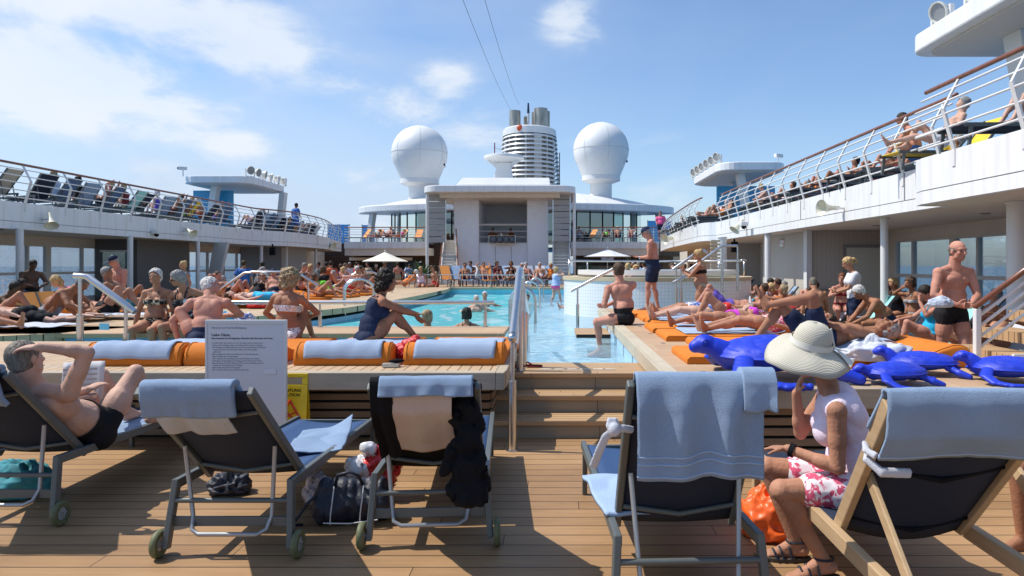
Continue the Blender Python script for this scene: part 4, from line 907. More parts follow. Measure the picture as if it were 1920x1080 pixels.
class Body:
    def __init__(s, hip, sp=(0,0,1), sp2=None, rx=(1,0,0), rx2=None, neck=None, face=None, R=None, L=None, RL=None, LL=None, h=1.72, fem=False, fat=1.0, belly=0, fingers=None, seatw=1):
        k = h/1.72; s.k = k; s.fem = fem; s.fat = fat; fat_ = fat
        s.hip = hip = V(hip); F1 = frame3(sp, rx); s.F1 = F1; sp = F1.col[2].copy(); x1 = F1.col[0].copy(); y1 = F1.col[1].copy()
        F2 = frame3(sp2 or sp, rx2 or x1); s.F2 = F2; sp2 = F2.col[2].copy(); x2 = F2.col[0].copy(); y2 = F2.col[1].copy()
        s.waist = W = hip+sp*.20*k; s.chest = C = W+sp2*.17*k; s.nb = N = C+sp2*.16*k
        nd = V(neck).normalized() if neck else (sp2*.9+y2*.25).normalized()
        fc = V(face).normalized() if face else (y2*1.0-sp2*.05).normalized()
        up = (nd-fc*nd.dot(fc)).normalized(); hx = fc.cross(up); s.HF = HF = Matrix((hx, fc, up)).transposed()
        s.head = H = N+nd*.085*k+up*.115*k+fc*.015*k
        sw = (.165 if fem else .19)*k*(1+.35*(fat-1)); hw = (.095 if fem else .088)*k*(1+.3*(fat-1))
        s.sh = {}; s.el = {}; s.wr = {}; s.hipj = {}; s.kn = {}; s.an = {}; s.toe = {}; s.hd = {}
        for side, sg, arm, leg in (('R', 1, R, RL), ('L', -1, L, LL)):
            sh = N-sp2*.055*k+x2*sg*sw; s.sh[side] = sh
            arm = arm or (tuple(sh+x1*sg*.10-sp*.5*k), tuple(-y2+x2*sg*.5), None)
            if arm[1] is None: arm = (arm[0], tuple(-y2*.6+x2*sg), arm[2] if len(arm) > 2 else None)
            el, wr = ik(sh, arm[0], arm[1], .285*k, .25*k); s.el[side] = el; s.wr[side] = wr
            hd = V(arm[2]).normalized() if len(arm) > 2 and arm[2] else (wr-el).normalized(); s.hd[side] = (hd, V(arm[3]) if len(arm) > 3 and arm[3] else None)
            hj = hip+x1*sg*hw; s.hipj[side] = hj
            kn, an = ik(hj, leg[0], leg[1], .43*k, .415*k); s.kn[side] = kn; s.an[side] = an; s.toe[side] = V(leg[2]).normalized()
    def torso(s, i=0, low=False):
        "torso volumes, grown by i"
        k, f = s.k, s.fat; mb = MB(); F1, F2 = s.F1, s.F2; y1 = F1.col[1]; y2 = F2.col[1]; x1 = F1.col[0]; x2 = F2.col[0]; z1 = F1.col[2]; z2 = F2.col[2]; fem = s.fem
        def E(c, r, M): mb.ell(c, [q*k+i for q in r], M, 18, 12)
        E(s.hip+z1*.035*k, ((.175 if fem else .160)*f, .115*f, .115), F1)
        for sg in (-1, 1): E(s.hip+x1*sg*.078*k-y1*.045*k-z1*.01*k, (.092*f, .098*f, .098*f), F1)
        bl = max(0, f-1)
        E(s.hip+z1*.13*k+y1*(.01+.10*bl)*k, ((.152 if fem else .158)*f, .112*(f+bl*1.4), .15), F1)
        E(s.waist+y2*(.005+.06*bl)*k, ((.132 if fem else .156)*f, .104*(f+bl*.8), .15), F2)
        if not low:
            E(s.chest-z2*.005*k, ((.142 if fem else .160)*(1+.7*(f-1)), .108*(1+.5*(f-1)), .155), F2)
            E(s.chest+z2*.07*k-y2*.01*k, ((.145 if fem else .165), .085, .085), F2)
            if fem:
                for sg in (-1, 1): E(s.chest+x2*sg*.073*k+y2*.088*k-z2*.015*k, (.064*f, .060*f, .062*f), F2)
            else:
                for sg in (-1, 1): E(s.chest+x2*sg*.075*k+y2*.062*k+z2*.025*k, (.078, .048, .058), F2)
            for sg in (-1, 1): E(s.chest+x2*sg*.08*k-y2*.058*k+z2*.045*k, (.072, .05, .09), F2)
        return mb
    def body(s, fing=True):
        k, f = s.k, s.fat; mb = s.torso(); fem = s.fem; F2 = s.F2; y2 = F2.col[1]; z2 = F2.col[2]; x2 = F2.col[0]; q = .88 if fem else 1.0
        nr = (.050 if fem else .060)*k
        base = s.nb; H = s.head; HF = s.HF; hx, fc, up = HF.col[0], HF.col[1], HF.col[2]
        mb.cap(base-z2*.05*k, H-up*.05*k-fc*.025*k, nr*1.12, nr)
        for sd in 'RL':
            sg = 1 if sd == 'R' else -1; sh, el, wr = s.sh[sd], s.el[sd], s.wr[sd]; a = f**.5*q
            mb.cap(base-z2*.0*k-y2*.01*k+x2*sg*.03*k, sh, .048*k, .048*k*a)
            mb.cap(base-z2*.08*k+x2*sg*.06*k, sh, .06*k, .052*k*a)
            mb.ell(sh, .062*k*a); mb.cap(sh, el, .056*k*a, .040*k*a); M = frame3(el-sh if (el-sh).length > .01 else (0,0,1), x2 if abs((el-sh).normalized().dot(x2)) < .9 else y2)
            mb.ell(sh*.5+el*.5, (.052*k*a, .052*k*a, .10*k), M)
            mb.cap(el, wr, .041*k*a, .0265*k*(a+.04)); mb.ell(el*.72+wr*.28, (.045*k*a, .043*k*a, .075*k), frame3(wr-el, x2 if abs((wr-el).normalized().dot(x2)) < .9 else y2))
            # hand
            hd, pn = s.hd[sd]; ref = pn if pn is not None else (-y2 if abs(hd.dot(y2)) < .8 else z2)
            pn = (ref-hd*ref.dot(hd)); pn = pn.normalized() if pn.length > .01 else hd.orthogonal().normalized()  # back-of-hand normal
            wd = hd.cross(pn)*(1 if sd == 'R' else -1)
            M = Matrix((wd, pn, hd)).transposed(); pc = wr+hd*.052*k
            mb.ell(pc, (.040*k, .017*k, .052*k), M, 12, 8)
            if fing:
                for j, (o_, L_) in enumerate(((-.030, .058), (-.011, .072), (.009, .078), (.029, .068))):
                    p0 = wr+hd*.088*k+wd*o_*k; d1 = (hd+wd*o_*2.2-pn*.22).normalized(); p1 = p0+d1*L_*.5*k; d2 = (hd+wd*o_*1.5-pn*.75).normalized(); p2 = p1+d2*L_*.5*k
                    mb.cap(p0-d1*.02, p1, .0092*k, .0085*k, 8); mb.cap(p1, p2, .0085*k, .0072*k, 8)
                p0 = wr+hd*.025*k+wd*.030*k; d1 = (wd*.75+hd*.75-pn*.25).normalized(); p1 = p0+d1*.042*k; p2 = p1+(hd*.9+wd*.25-pn*.4).normalized()*.032*k
                mb.cap(p0, p1, .0125*k, .010*k, 8); mb.cap(p1, p2, .010*k, .0085*k, 8)
        for sd in 'RL':
            sg = 1 if sd == 'R' else -1; hj, kn, an = s.hipj[sd], s.kn[sd], s.an[sd]; g = f**.8*(1.04 if fem else 1)
            mb.cap(hj, kn, .086*k*g, .054*k*f**.5); tv = (kn-hj).normalized(); r0 = s.F1.col[0]; M = frame3(tv, r0 if abs(tv.dot(r0)) < .9 else s.F1.col[1])
            mb.ell(hj*.62+kn*.38, (.088*k*g, .090*k*g, .16*k), M)
            mb.ell(kn, (.057*k*f**.4)); cv = (an-kn).normalized(); mb.cap(kn, an, .050*k*f**.4, .033*k)
            bk = -(s.kn[sd]-(hj+an)*.5); bk = bk-cv*bk.dot(cv)
            bk = bk.normalized() if bk.length > .01 else -s.toe[sd]
            mb.ell(kn*.68+an*.32+bk*.016*k, (.050*k*f**.4, .052*k*f**.4, .115*k), frame3(cv, bk.cross(cv)))
            t = s.toe[sd]; dn = cv-t*cv.dot(t); dn = dn.normalized() if dn.length > .01 else V((0,0,-1))
            heel = an+dn*.042*k-t*.035*k; ball = an+dn*.052*k+t*.135*k; lat = t.cross(dn)
            mb.cap(heel, ball, .032*k, .026*k, 10); mb.cap(an, ball-dn*.0*k-t*.02*k, .034*k, .024*k, 10)
            for j, (o_, L_, rr_) in enumerate(((-.030,.075,.0135),(-.012,.066,.0105),(.003,.060,.010),(.017,.053,.0095),(.030,.043,.009))):
                mb.cap(ball+lat*o_*.7*k*(1 if sd == 'R' else -1)-t*.03*k, ball+lat*o_*1.05*k*(1 if sd == 'R' else -1)+t*L_*k+dn*.008*k, rr_*1.5*k, rr_*k, 8)
        # head
        def hp(x, y, z): return H+hx*x*k+fc*y*k+up*z*k
        def E(x, y, z, rx_, ry_, rz_): mb.ell(hp(x, y, z), (rx_*k, ry_*k, rz_*k), HF, 16, 11)
        E(0, -.010, .028, .076, .094, .088); E(0, .012, -.030, .064, .074, .080); E(0, .042, -.072, .042, .046, .038); E(0, .066, -.092, .020, .018, .017)
        E(0, .070, .028, .055, .022, .022)      # brow
        for sg in (-1, 1):
            E(sg*.036, .062, -.018, .024, .022, .024); E(sg*.076, -.004, -.006, .010, .019, .031); E(sg*.045, .025, -.062, .022, .034, .034)
        mb.cap(hp(0, .088, .012), hp(0, .108, -.022), .009*k, .0135*k, 8); E(0, .098, -.028, .0175, .014, .010)
        E(0, .084, -.055, .022, .012, .0075); E(0, .081, -.068, .020, .012, .0075)
        return mb
def hair_mesh(b, style, vx):
    k = b.k; HF = b.HF; hx, fc, up = HF.col[0], HF.col[1], HF.col[2]; H = b.head
    def hp(x, y, z): return H+hx*x*k+fc*y*k+up*z*k
    mb = MB()
    def E(x, y, z, a, c, d): mb.ell(hp(x, y, z), (a*k, c*k, d*k), HF, 16, 12)
    pl = []
    if style in ('short', 'crop'):
        g = .012 if style == 'short' else .005
        E(0, -.014, .032, .078+g, .095+g, .091+g); E(0, -.035, -.018, .070+g, .062+g, .068+g*.5)
        pl = [(hp(0, .058, .050), fc*1.0-up*.62), (hp(0,.02,-.02), fc-up*.05) if False else (hp(0, 0, -.078), -up)]
    elif style == 'balding':
        E(0, -.020, .016, .084, .092, .060); E(0, -.03, -.02, .076, .068, .055); pl = [(hp(0, .0, .052), up), (hp(0, .040, 0), fc), (hp(0, 0, -.07), -up)]
    elif style == 'bob':
        E(0, -.018, .040, .098, .112, .098); E(0, -.045, -.03, .092, .080, .090)
        for i in range(22):
            a = R.uniform(-2.4, 2.4); E(sin(a)*.083, -cos(a)*.082-.015, R.uniform(-.085, .06), .030, .028, .040)
        pl = [(hp(0, .062, .045), fc*1.0-up*.55)]
    elif style == 'curly':
        E(0, -.018, .045, .105, .118, .100); E(0, -.045, -.03, .102, .088, .100)
        for i in range(46):
            a = R.uniform(-2.3, 2.3); e = R.uniform(-.10, .12); q = .104 if e < .07 else .07; E(sin(a)*q, -cos(a)*q-.015, e, .032, .030, .034)
        pl = [(hp(0, .070, .055), fc*1.0-up*.5)]
    elif style in ('pony', 'bun'):
        E(0, -.014, .034, .086, .103, .096); E(0, -.035, -.01, .078, .072, .066)
        if style == 'bun': E(0, -.075, .10, .042, .042, .038)
        else: E(0, -.128, .03, .034, .038, .038); E(0, -.150, -.01, .028, .030, .055); E(0, -.152, -.06, .018, .02, .045)
        pl = [(hp(0, .066, .055), fc*1.0-up*.6)]
    return vox(mb, vx, 2, [(co, no.normalized()) for co, no in pl])
def person(label, B, loc=(0,0,0), rz=0, skin='tan', hair=('short', 'grey'), wear=(), vx=.011, group=None, smooth=3, eyes=True, extra=None, fing=True):
    rt = root('person', label, 'person', loc, rz, group); k = B.k; rt['_k'] = k; del rt['_k']
    m = vox(B.body(fing), vx, smooth); m.name = 'body'; m.materials.append(SKIN[skin]); link('body', m, rt)
    HF = B.HF; hx, fc, up = HF.col[0], HF.col[1], HF.col[2]; H = B.head
    def hp(x, y, z): return H+hx*x*k+fc*y*k+up*z*k
    if hair:
        m = hair_mesh(B, hair[0], max(vx*.8, .008)); m.name = 'hair'; m.materials.append(HAIR[hair[1]])
        amp = {'short': .006, 'crop': .002, 'bob': .009, 'curly': .018}.get(hair[0], .006)
        cur = hair[0] == 'curly'
        for v in m.vertices:
            q = B.HF.transposed() @ v.co; q = q*38 if cur else V((q.x*60, q.y*60, q.z*11)); v.co += v.normal*(noise.noise(q)*amp+noise.noise(q*2.2)*amp*.8+noise.noise(v.co*14)*amp*.8)
        link('hair', m, rt)
    if eyes:
        em = mat('eye_dark', (.035,.025,.02), .25)
        lm = mat('lip', (.34,.12,.10), .5)
        for sg in (-1, 1):
            e = MB().ell(hp(sg*.0315, .0745, .004), (.0125*k, .007*k, .0050*k), HF, 12, 8); e.build('eye', em, rt, smooth=True)
            e = MB().ell(hp(sg*.033, .0835, .024), (.019*k, .006*k, .0035*k), HF, 10, 6); e.build('eyebrow', HAIR[hair[1]] if hair else HAIR['grey'], rt, smooth=True)
        MB().ell(hp(0, .0915, -.0615), (.021*k, .006*k, .0035*k), HF, 10, 6).build('mouth', lm, rt, smooth=True)
    for w in wear: wear_item(B, rt, vx, hp, *w)
    if extra: extra(B, rt, hp)
    return rt
def wear_item(b, rt, vx, hp, kind, cm, *args):
    k = b.k; F1, F2 = b.F1, b.F2; x1, y1, z1 = F1.col[0], F1.col[1], F1.col[2]; x2, y2, z2 = F2.col[0], F2.col[1], F2.col[2]; hx, fc, up = b.HF.col[0], b.HF.col[1], b.HF.col[2]
    cm = CL.get(cm, cm) if isinstance(cm, str) else cm; f = b.fat; g = max(.009, vx*.8)
    def put(name, m, mt=cm):
        if not len(m.vertices): return
        m.name = name; m.materials.append(mt); return link(name, m, rt)
    def thighs(mb, frac, i):
        for sd in 'RL':
            hj, kn = b.hipj[sd], b.kn[sd]; gg = f**.8*(1.04 if b.fem else 1); e = hj+(kn-hj)*frac
            r0 = .086*k*gg+i; r1 = .054*k*f**.5+i; mb.cap(hj, e, r0, r0+(r1-r0)*frac*.8)
            if frac > .3:
                tv = (kn-hj).normalized(); mb.ell(hj*.68+kn*.32, (.088*k*gg+i, .090*k*gg+i, .13*k), frame3(tv, x1 if abs(tv.dot(x1)) < .9 else y1))
    if kind in ('trunks', 'shorts', 'brief', 'skirt'):
        mb = b.torso(g*(1.5 if kind in ('shorts', 'skirt') else 1), low=True); pl = [(b.hip+z1*(.145 if kind != 'brief' else .115)*k, z1)]
        if kind == 'trunks': thighs(mb, .20, g)
        if kind == 'shorts': thighs(mb, .62, g*2)
        if kind == 'skirt': thighs(mb, .55, g*2.4)
        if kind in ('shorts', 'skirt'):
            fr = .60
            for sd in 'RL':
                pass
        if kind == 'brief':
            for sg in (-1, 1): pl.append((b.hip+x1*sg*.045*k-z1*.075*k+y1*.0, (x1*sg*.75-z1*.68+y1*.30).normalized()))
        put({'brief': 'bikini_bottom', 'skirt': 'skirt'}.get(kind, 'swim_'+kind if kind == 'trunks' else kind), vox(mb, vx, 2, pl))
    elif kind in ('swimsuit', 'tank', 'tshirt', 'dress'):
        i = g*(1 if kind == 'swimsuit' else 2.0); mb = b.torso(i); pl = []
        if kind == 'swimsuit':
            thighs(mb, .05, g)
            pl = [(b.chest+z2*.085*k, (z2*.9+y2*.25).normalized())]
            for sg in (-1, 1): pl.append((b.hip+x1*sg*.06*k-z1*.085*k, (x1*sg*.75-z1*.68+y1*.2).normalized()))
        else:
            for sd in 'RL':
                sg = 1 if sd == 'R' else -1
                mb.cap(b.nb-z2*.055*k+x2*sg*.045*k, b.sh[sd]-x2*sg*(.02 if kind == 'tank' else 0)*k, .058*k+i*.6, (.050 if kind == 'tank' else .062)*k+i)
                if kind == 'tshirt': mb.cap(b.sh[sd], b.sh[sd]*.5+b.el[sd]*.5, .062*k+i, .056*k+i*1.5)
            pl = [(b.nb-z2*.005*k+y2*.05*k, (z2+y2*.5).normalized())]
            if kind in ('tshirt', 'tank'): pl.append((b.hip+z1*.02*k, -z1))
            if kind == 'dress': thighs(mb, .5, g*2)
        o = put({'tshirt': 't_shirt', 'tank': 'tank_top'}.get(kind, kind), vox(mb, vx, 2 if kind == 'swimsuit' else 8, pl))
        if kind == 'swimsuit':
            for sg in (-1, 1):
                a = b.chest+x2*sg*.075*k+y2*.108*k*1.1+z2*.05*k; c = b.nb+x2*sg*.085*k+z2*.012*k; d = b.chest+x2*sg*.07*k-y2*.115*k+z2*.06*k
                MB().tube([a, (a+c)/2+y2*.03*k, c+z2*.02*k, (c+d)/2-y2*.02*k+z2*.01*k, d], .011*k, 6).build('strap', cm, rt, smooth=True)
    elif kind == 'bikini':
        mb = b.torso(g); c = b.chest-z2*.015*k
        put('bikini_top', vox(mb, vx, 2, [(c+z2*.038*k, z2), (c-z2*.040*k, -z2)]))
        for sg in (-1, 1):
            a = b.chest+x2*sg*.075*k+y2*.12*k+z2*.02*k; n_ = b.nb+x2*sg*.05*k+z2*.02*k-y2*.0; d = b.nb-y2*.055*k+z2*.03*k+x2*sg*.01
            MB().tube([a, (a+n_)/2+y2*.035*k, n_, d], .006*k, 6).build('strap', cm, rt, smooth=True)
    elif kind == 'cap':
        mb = MB().ell(hp(0, -.012, .040), (.086*k, .103*k, .088*k), b.HF, 20, 14); m = vox(mb, .007, 1, [(hp(0,0,.036), -up)]); put('baseball_cap', m)
        sg = -1 if args and args[0] == 'back' else 1; r_ = []
        for j in range(9):
            a = pi*j/8; r_.append(hp(cos(a)*.072, sg*(.060+sin(a)*.145), .040-.02*sin(a)))
        b2 = MB().loft([r_, [q+up*.006*k for q in r_]]); b2.build('cap_visor', cm, rt)
    elif kind == 'hat':
        b2 = MB(); pr = [(.0,.135),(.05,.13),(.085,.105),(.095,.05),(.10,.035),(.15,.02),(.175,.01),(.175,.005),(.15,.014),(.10,.028),(.09,.03)]
        b2.lathe([(max(r_*k,.001), z*k) for r_, z in pr], n=28); b2.v = [tuple(H_+0*up for H_ in [b.head+hx*v[0]+fc*v[1]+up*v[2]])[0] for v in b2.v]; b2.build('sun_hat', cm, rt, smooth=True)
    elif kind == 'glasses':
        for sg in (-1, 1): MB().ell(hp(sg*.033, .090, .004), (.026*k, .007*k, .019*k), b.HF, 12, 8).build('sunglasses_lens', BLACK, rt, smooth=True); MB().tube([hp(sg*.058,.085,.010), hp(sg*.078,.0,.008)], .004*k, 5).build('sunglasses_arm', BLACK, rt)
    elif kind == 'watch':
        sd = args[0]; d = (b.wr[sd]-b.el[sd]).normalized(); p = b.wr[sd]-d*.02*k; MB().cyl(p-d*.012, p+d*.012, .036*k, n=16).build('wrist_watch', cm, rt, smooth=True, angle=40)
    elif kind == 'sidestripe':
        pass
# ---- poses (local frame: facing +Y, right hand +X, z up from what carries the person)
Z3 = V((0,0,1))
def legs(dx=.1, y=0, z=.085, pole=(0,1,0), toe=(0,1,0), y2=None, z2=None, dx2=None):
    return dict(RL=((dx, y, z), pole, toe), LL=((-(dx2 if dx2 is not None else dx), y if y2 is None else y2, z if z2 is None else z2), pole, toe))
def stand(h=1.72, sp=(0,0,1), sp2=None, **kw):
    k = h/1.72; d = dict(hip=(0,0,.92*k), sp=sp, sp2=sp2, h=h); d.update(legs(.10, 0, .085, z2=.085)); d.update(kw); return Body(**d)
def sit(seat=.45, fy=.45, fz=.085, h=1.72, sp=(0,-.08,1), sp2=(0,.15,1), spread=.13, **kw):
    k = h/1.72; d = dict(hip=(0,0,seat+.105*k), sp=sp, sp2=sp2, h=h); d.update(legs(spread, fy*k, fz, pole=(0,.6,1))); d.update(kw); return Body(**d)
def lie(h=1.72, knee=None, prone=False, spread=.12, sp=(0,-1,.0), sp2=(0,-1,.03), face=None, neck=None, **kw):
    k = h/1.72; fw = -1 if prone else 1; ax = -1 if prone else 1
    d = dict(hip=(0,0,.115), sp=sp, sp2=sp2, rx=(ax,0,0), h=h, neck=neck or (0,-1,.12 if not prone else .02), face=face or ((0,.05,1) if not prone else (.9,-.1,-.3)))
    toe = (0,.35,1) if not prone else (0,1,-.25); dn = .065
    def leg(sx, kn):
        if kn: return ((sx*spread, kn, .07), (0,.25,1), (0,1,.0))
        return ((sx*spread, .83*k, dn), (0,0,1*fw), (sx*.35,.25,1) if not prone else (0,1,-.1))
    kr, kl = (knee if isinstance(knee, (tuple, list)) else (knee, knee))
    d['RL'] = leg(ax, kr); d['LL'] = leg(-ax, kl); d.update(kw); return Body(**d)
def recline(ang=40, h=1.72, knee=None, spread=.12, **kw):
    a = radians(ang); k = h/1.72; d = dict(hip=(0,0,.11), sp=(0,-cos(a)*.98,sin(a)), sp2=(0,-cos(a),sin(a)+.12), h=h, face=(0,.95,.15))
    kr, kl = (knee if isinstance(knee, (tuple, list)) else (knee, knee))
    leg = lambda sx, kn: ((sx*spread, kn or .83*k, .07), (0,.2,1), (0,.45,1) if not kn else (0,1,0))
    d['RL'] = leg(1, kr); d['LL'] = leg(-1, kl); d.update(kw); return Body(**d)
# ================================================================ FURNITURE AND SMALL THINGS
def sheet(name, fn, nu, nv, mt, par, th=.008, world=False, jit=0, smooth=True):
    vs_ = []
    for j in range(nv+1):
        for i in range(nu+1):
            p = V(fn(i/nu, j/nv))
            if jit: p = p+noise.noise_vector(p*9)*jit+noise.noise_vector(p*26)*jit*.35
            vs_.append(p)
    fs = [(j*(nu+1)+i, j*(nu+1)+i+1, (j+1)*(nu+1)+i+1, (j+1)*(nu+1)+i) for j in range(nv) for i in range(nu)]
    mb = MB().add(vs_, fs); o = mb.build(name, mt, par, smooth=smooth, world=world)
    if th:
        s = o.modifiers.new('thick', 'SOLIDIFY'); s.thickness = th; s.offset = 0
    return o
TYRE = mat('tyre_olive', (.13,.14,.065), .6, var=.15, vscale=20)
def lounger(label, loc, rz=0, ang=50, bl=.9, meshc=NAVY, seatc=BLUEM, group='grey metal sun loungers in front of the steps'):
    rt = root('sun_lounger', label, 'sun lounger', loc, rz, group); a = radians(ang)
    hy, hz = .34, .385; ty, tz = hy-cos(a)*bl, hz+sin(a)*bl
    for s in (-1, 1):
        MB().beam((s*.325,.045,.40),(s*.325,1.90,.352),.036,.055).build('side_rail', ALU, rt, bevel=.006)
        MB().beam((s*.327,.06,.425),(s*.352,-.01,.05),.036,.05,up=(0,1,0)).build('leg', ALU, rt, bevel=.006)
        w = MB().lathe([(.042,-.016),(.070,-.018),(.078,-.008),(.078,.008),(.070,.018),(.042,.016),(.042,-.016)], n=24)
        w.v = [(s*.392+z, -.01+x, .078+y) for x, y, z in w.v]; wo = w.build('wheel', TYRE, rt, smooth=True, angle=40)
        h = MB().cyl((s*.392-.010,-.01,.078),(s*.392+.010,-.01,.078),.041,n=20); h.cyl((s*.35,-.01,.078),(s*.392,-.01,.078),.01,n=8)
        for k in range(6): b_ = 2*pi*k/6; h.beam((s*.392+s*.012,-.01,.078),(s*.392+s*.012,-.01+.038*cos(b_),.078+.038*sin(b_)),.006,.008)
        h.build('rim', mat('rim_grey', (.42,.43,.42), .4, .3), wo)
        MB().beam((s*.318,1.84,.35),(s*.318,1.87,0),.034,.04,up=(0,1,0)).build('leg', ALU, rt, bevel=.005)
        MB().beam((s*.287,hy+.03,hz-.03),(s*.287,ty,tz),.034,.05,up=(0,1,0)).build('backrest_rail', ALU, rt, bevel=.008)
    MB().cyl((-.33,.03,.31),(.33,.03,.31),.015,n=10).build('crossbar', ALU, rt, smooth=True, angle=40)
    MB().beam((-.33,.035,.19),(.33,.035,.19),.02,.055).build('crossbar', ALU, rt, bevel=.004)
    MB().beam((-.31,1.86,.34),(.31,1.86,.34),.03,.035).build('crossbar', ALU, rt, bevel=.004)
    for t, sg in ((.80, 0), (.14, 0)):
        MB().tube([(-.27, hy+(ty-hy)*t-.01, hz+(tz-hz)*t-.012), (0, hy+(ty-hy)*t-.035, hz+(tz-hz)*t-.045), (.27, hy+(ty-hy)*t-.01, hz+(tz-hz)*t-.012)], .013, 8).build('backrest_bar', ALU, rt, smooth=True, angle=50)
    t = .42; bx = .225; by, bz = hy+(ty-hy)*t-.03, hz+(tz-hz)*t-.02
    yl = -.02; pts = [(-bx-.03,by,bz),(-bx,yl+.06,.22),(-bx+.015,yl+.02,.155),(-bx+.06,yl,.135),(bx-.06,yl,.135),(bx-.015,yl+.02,.155),(bx,yl+.06,.22),(bx+.03,by,bz)]
    MB().tube(pts, .0125, 10).build('support_bow', STEEL if False else mat('bow_grey', (.34,.35,.36), .35, .5), rt, smooth=True, angle=50)
    n_ = V((0, -sin(a), -cos(a)))
    def back(u, v):
        s_ = .035*sin(pi*u)*(1-(2*v-1)**2*.6); p = V(((u-.5)*.548, hy+(ty-hy)*(v*1.0), hz+(tz-hz)*v)); return p+n_*s_
    sheet('backrest_mesh', back, 10, 12, meshc, rt, .004)
    sheet('seat_mesh', lambda u, v: (( u-.5)*.61, .36+v*1.50, .405-.048*v*.95-.03*sin(pi*u)), 8, 16, seatc, rt, .004)
    rt_geo = dict(hy=hy, hz=hz, ty=ty, tz=tz, a=a)
    return rt, rt_geo
def drape(name_lbl, lg, loc, rz, x0, x1, front, rear, mt, th=.012, folds=5, amp=.012, follow=False, skew=0, seed=0, cat='towel', flare=0, nm='towel', bands=()):
    "cloth over the top bar of a lounger back; rear side hangs plumb or follows the back"
    ty, tz, a = lg['ty'], lg['tz'], lg['a']; hyv = V((0, cos(a), -sin(a)))
    o = root(nm, name_lbl, cat, loc, rz); L = front+rear+.07
    def f(u, v):
        d = v*L; x = x0+(x1-x0)*u
        fo = amp*sin(u*folds*2*pi+seed)+amp*.6*sin(u*folds*4.7+seed*2+v*3)
        if d < front:
            q = front-d; p = V((x, ty, tz))+hyv*q+V((0, sin(a), cos(a)))*(.025)
            p.z += abs(fo)*.3
        elif d < front+.07:
            t = (d-front)/.07; p = V((x, ty+.03*cos(pi*t)-0.005, tz+.022+.02*sin(pi*t)))
        else:
            q = d-front-.07
            if follow: p = V((x, ty, tz))+hyv*q-V((0, sin(a), cos(a)))*(.045+.055*min(q/.1,1))
            else: p = V((x+skew*q, ty-.045-(.02+flare)*min(q/.1, 1), tz+.015-q))
            k = min(q/.18, 1); p.y -= fo*k*1.5; p.z -= .02*abs(sin(u*pi*1.3+seed))*k
        return p
    sheet('cloth', f, 44, 40, mt, o, th, jit=.004)
    for v0, v1 in bands: sheet('woven_band', lambda u, v: f(u, v0+(v1-v0)*v), 44, 2, TOWELB, o, th+.004, jit=.004)
    return o
GR = 0
L1, g1 = lounger('grey lounger at the picture edge on which the man with raised knees lies', (-3.52,4.33,0), 0, 44, .90)
L2, g2 = lounger('grey lounger with navy back, rolled towel and bright blue seat before the notice board', (-1.84,3.86,0), 0, 41, .95)
L3, g3 = lounger('grey lounger hung with a black cardigan and beige cloth', (-.73,4.0,0), radians(4), 44, .88, BLACK)
L4, g4 = lounger('grey lounger with a big blue towel over its tall navy back', (.615,3.06,0), radians(2.5), 61, .86)
drape('blue towel rolled over the top of the reading man\'s lounger', g1, (-3.52,4.33,0), 0, -.30, .26, .16, .16, TOWEL, .03, 3, .01, True)
drape('blue-grey towel rolled over the top of the empty navy lounger', g2, (-1.84,3.86,0), 0, -.255, .215, .20, .085, TOWEL, .034, 6, .008, True, seed=2)
drape('pale towel end hanging under the rolled towel of the empty navy lounger', g2, (-1.84,3.86,0), 0, -.20, .17, .05, .24, mat('towel_grey', (.42,.46,.52), .95, bump=.6, bscale=120), .006, 3, .006, True, seed=5)
drape('blue towel gathered along the top of the cardigan lounger', g3, (-.73,4.0,0), radians(4), -.235, .265, .15, .06, TOWEL, .024, 4, .014, False, seed=1)
drape('beige cloth hanging flat down the back of the cardigan lounger', g3, (-.73,4.0,0), radians(4), -.17, .15, .06, .50, mat('beige_cloth', (.50,.42,.38), .85, var=.04, bump=.3, bscale=80), .006, 2, .005, True, seed=3, cat='cloth', nm='cloth')
drape('large light blue terry towel hanging down the back of the tall lounger', g4, (.615,3.06,0), radians(2.5), -.27, .275, .30, .405, TOWEL, .012, 3, .011, False, seed=.7, bands=((.865,.875),(.905,.915),(.975,.985)))
drape('thick fold of blue towel bunched at the corner of the tall lounger', g4, (.615,3.06,0), radians(2.5), .19, .335, .16, .12, TOWEL, .05, 1, .012, False, seed=.2)
drape('black knitted cardigan hanging from the sunward corner of the beige-cloth lounger', g3, (-.73,4.0,0), radians(4), -.285, -.165, .05, .55, BLACK, .02, 1.5, .010, True, seed=2, cat='cardigan', nm='cardigan')
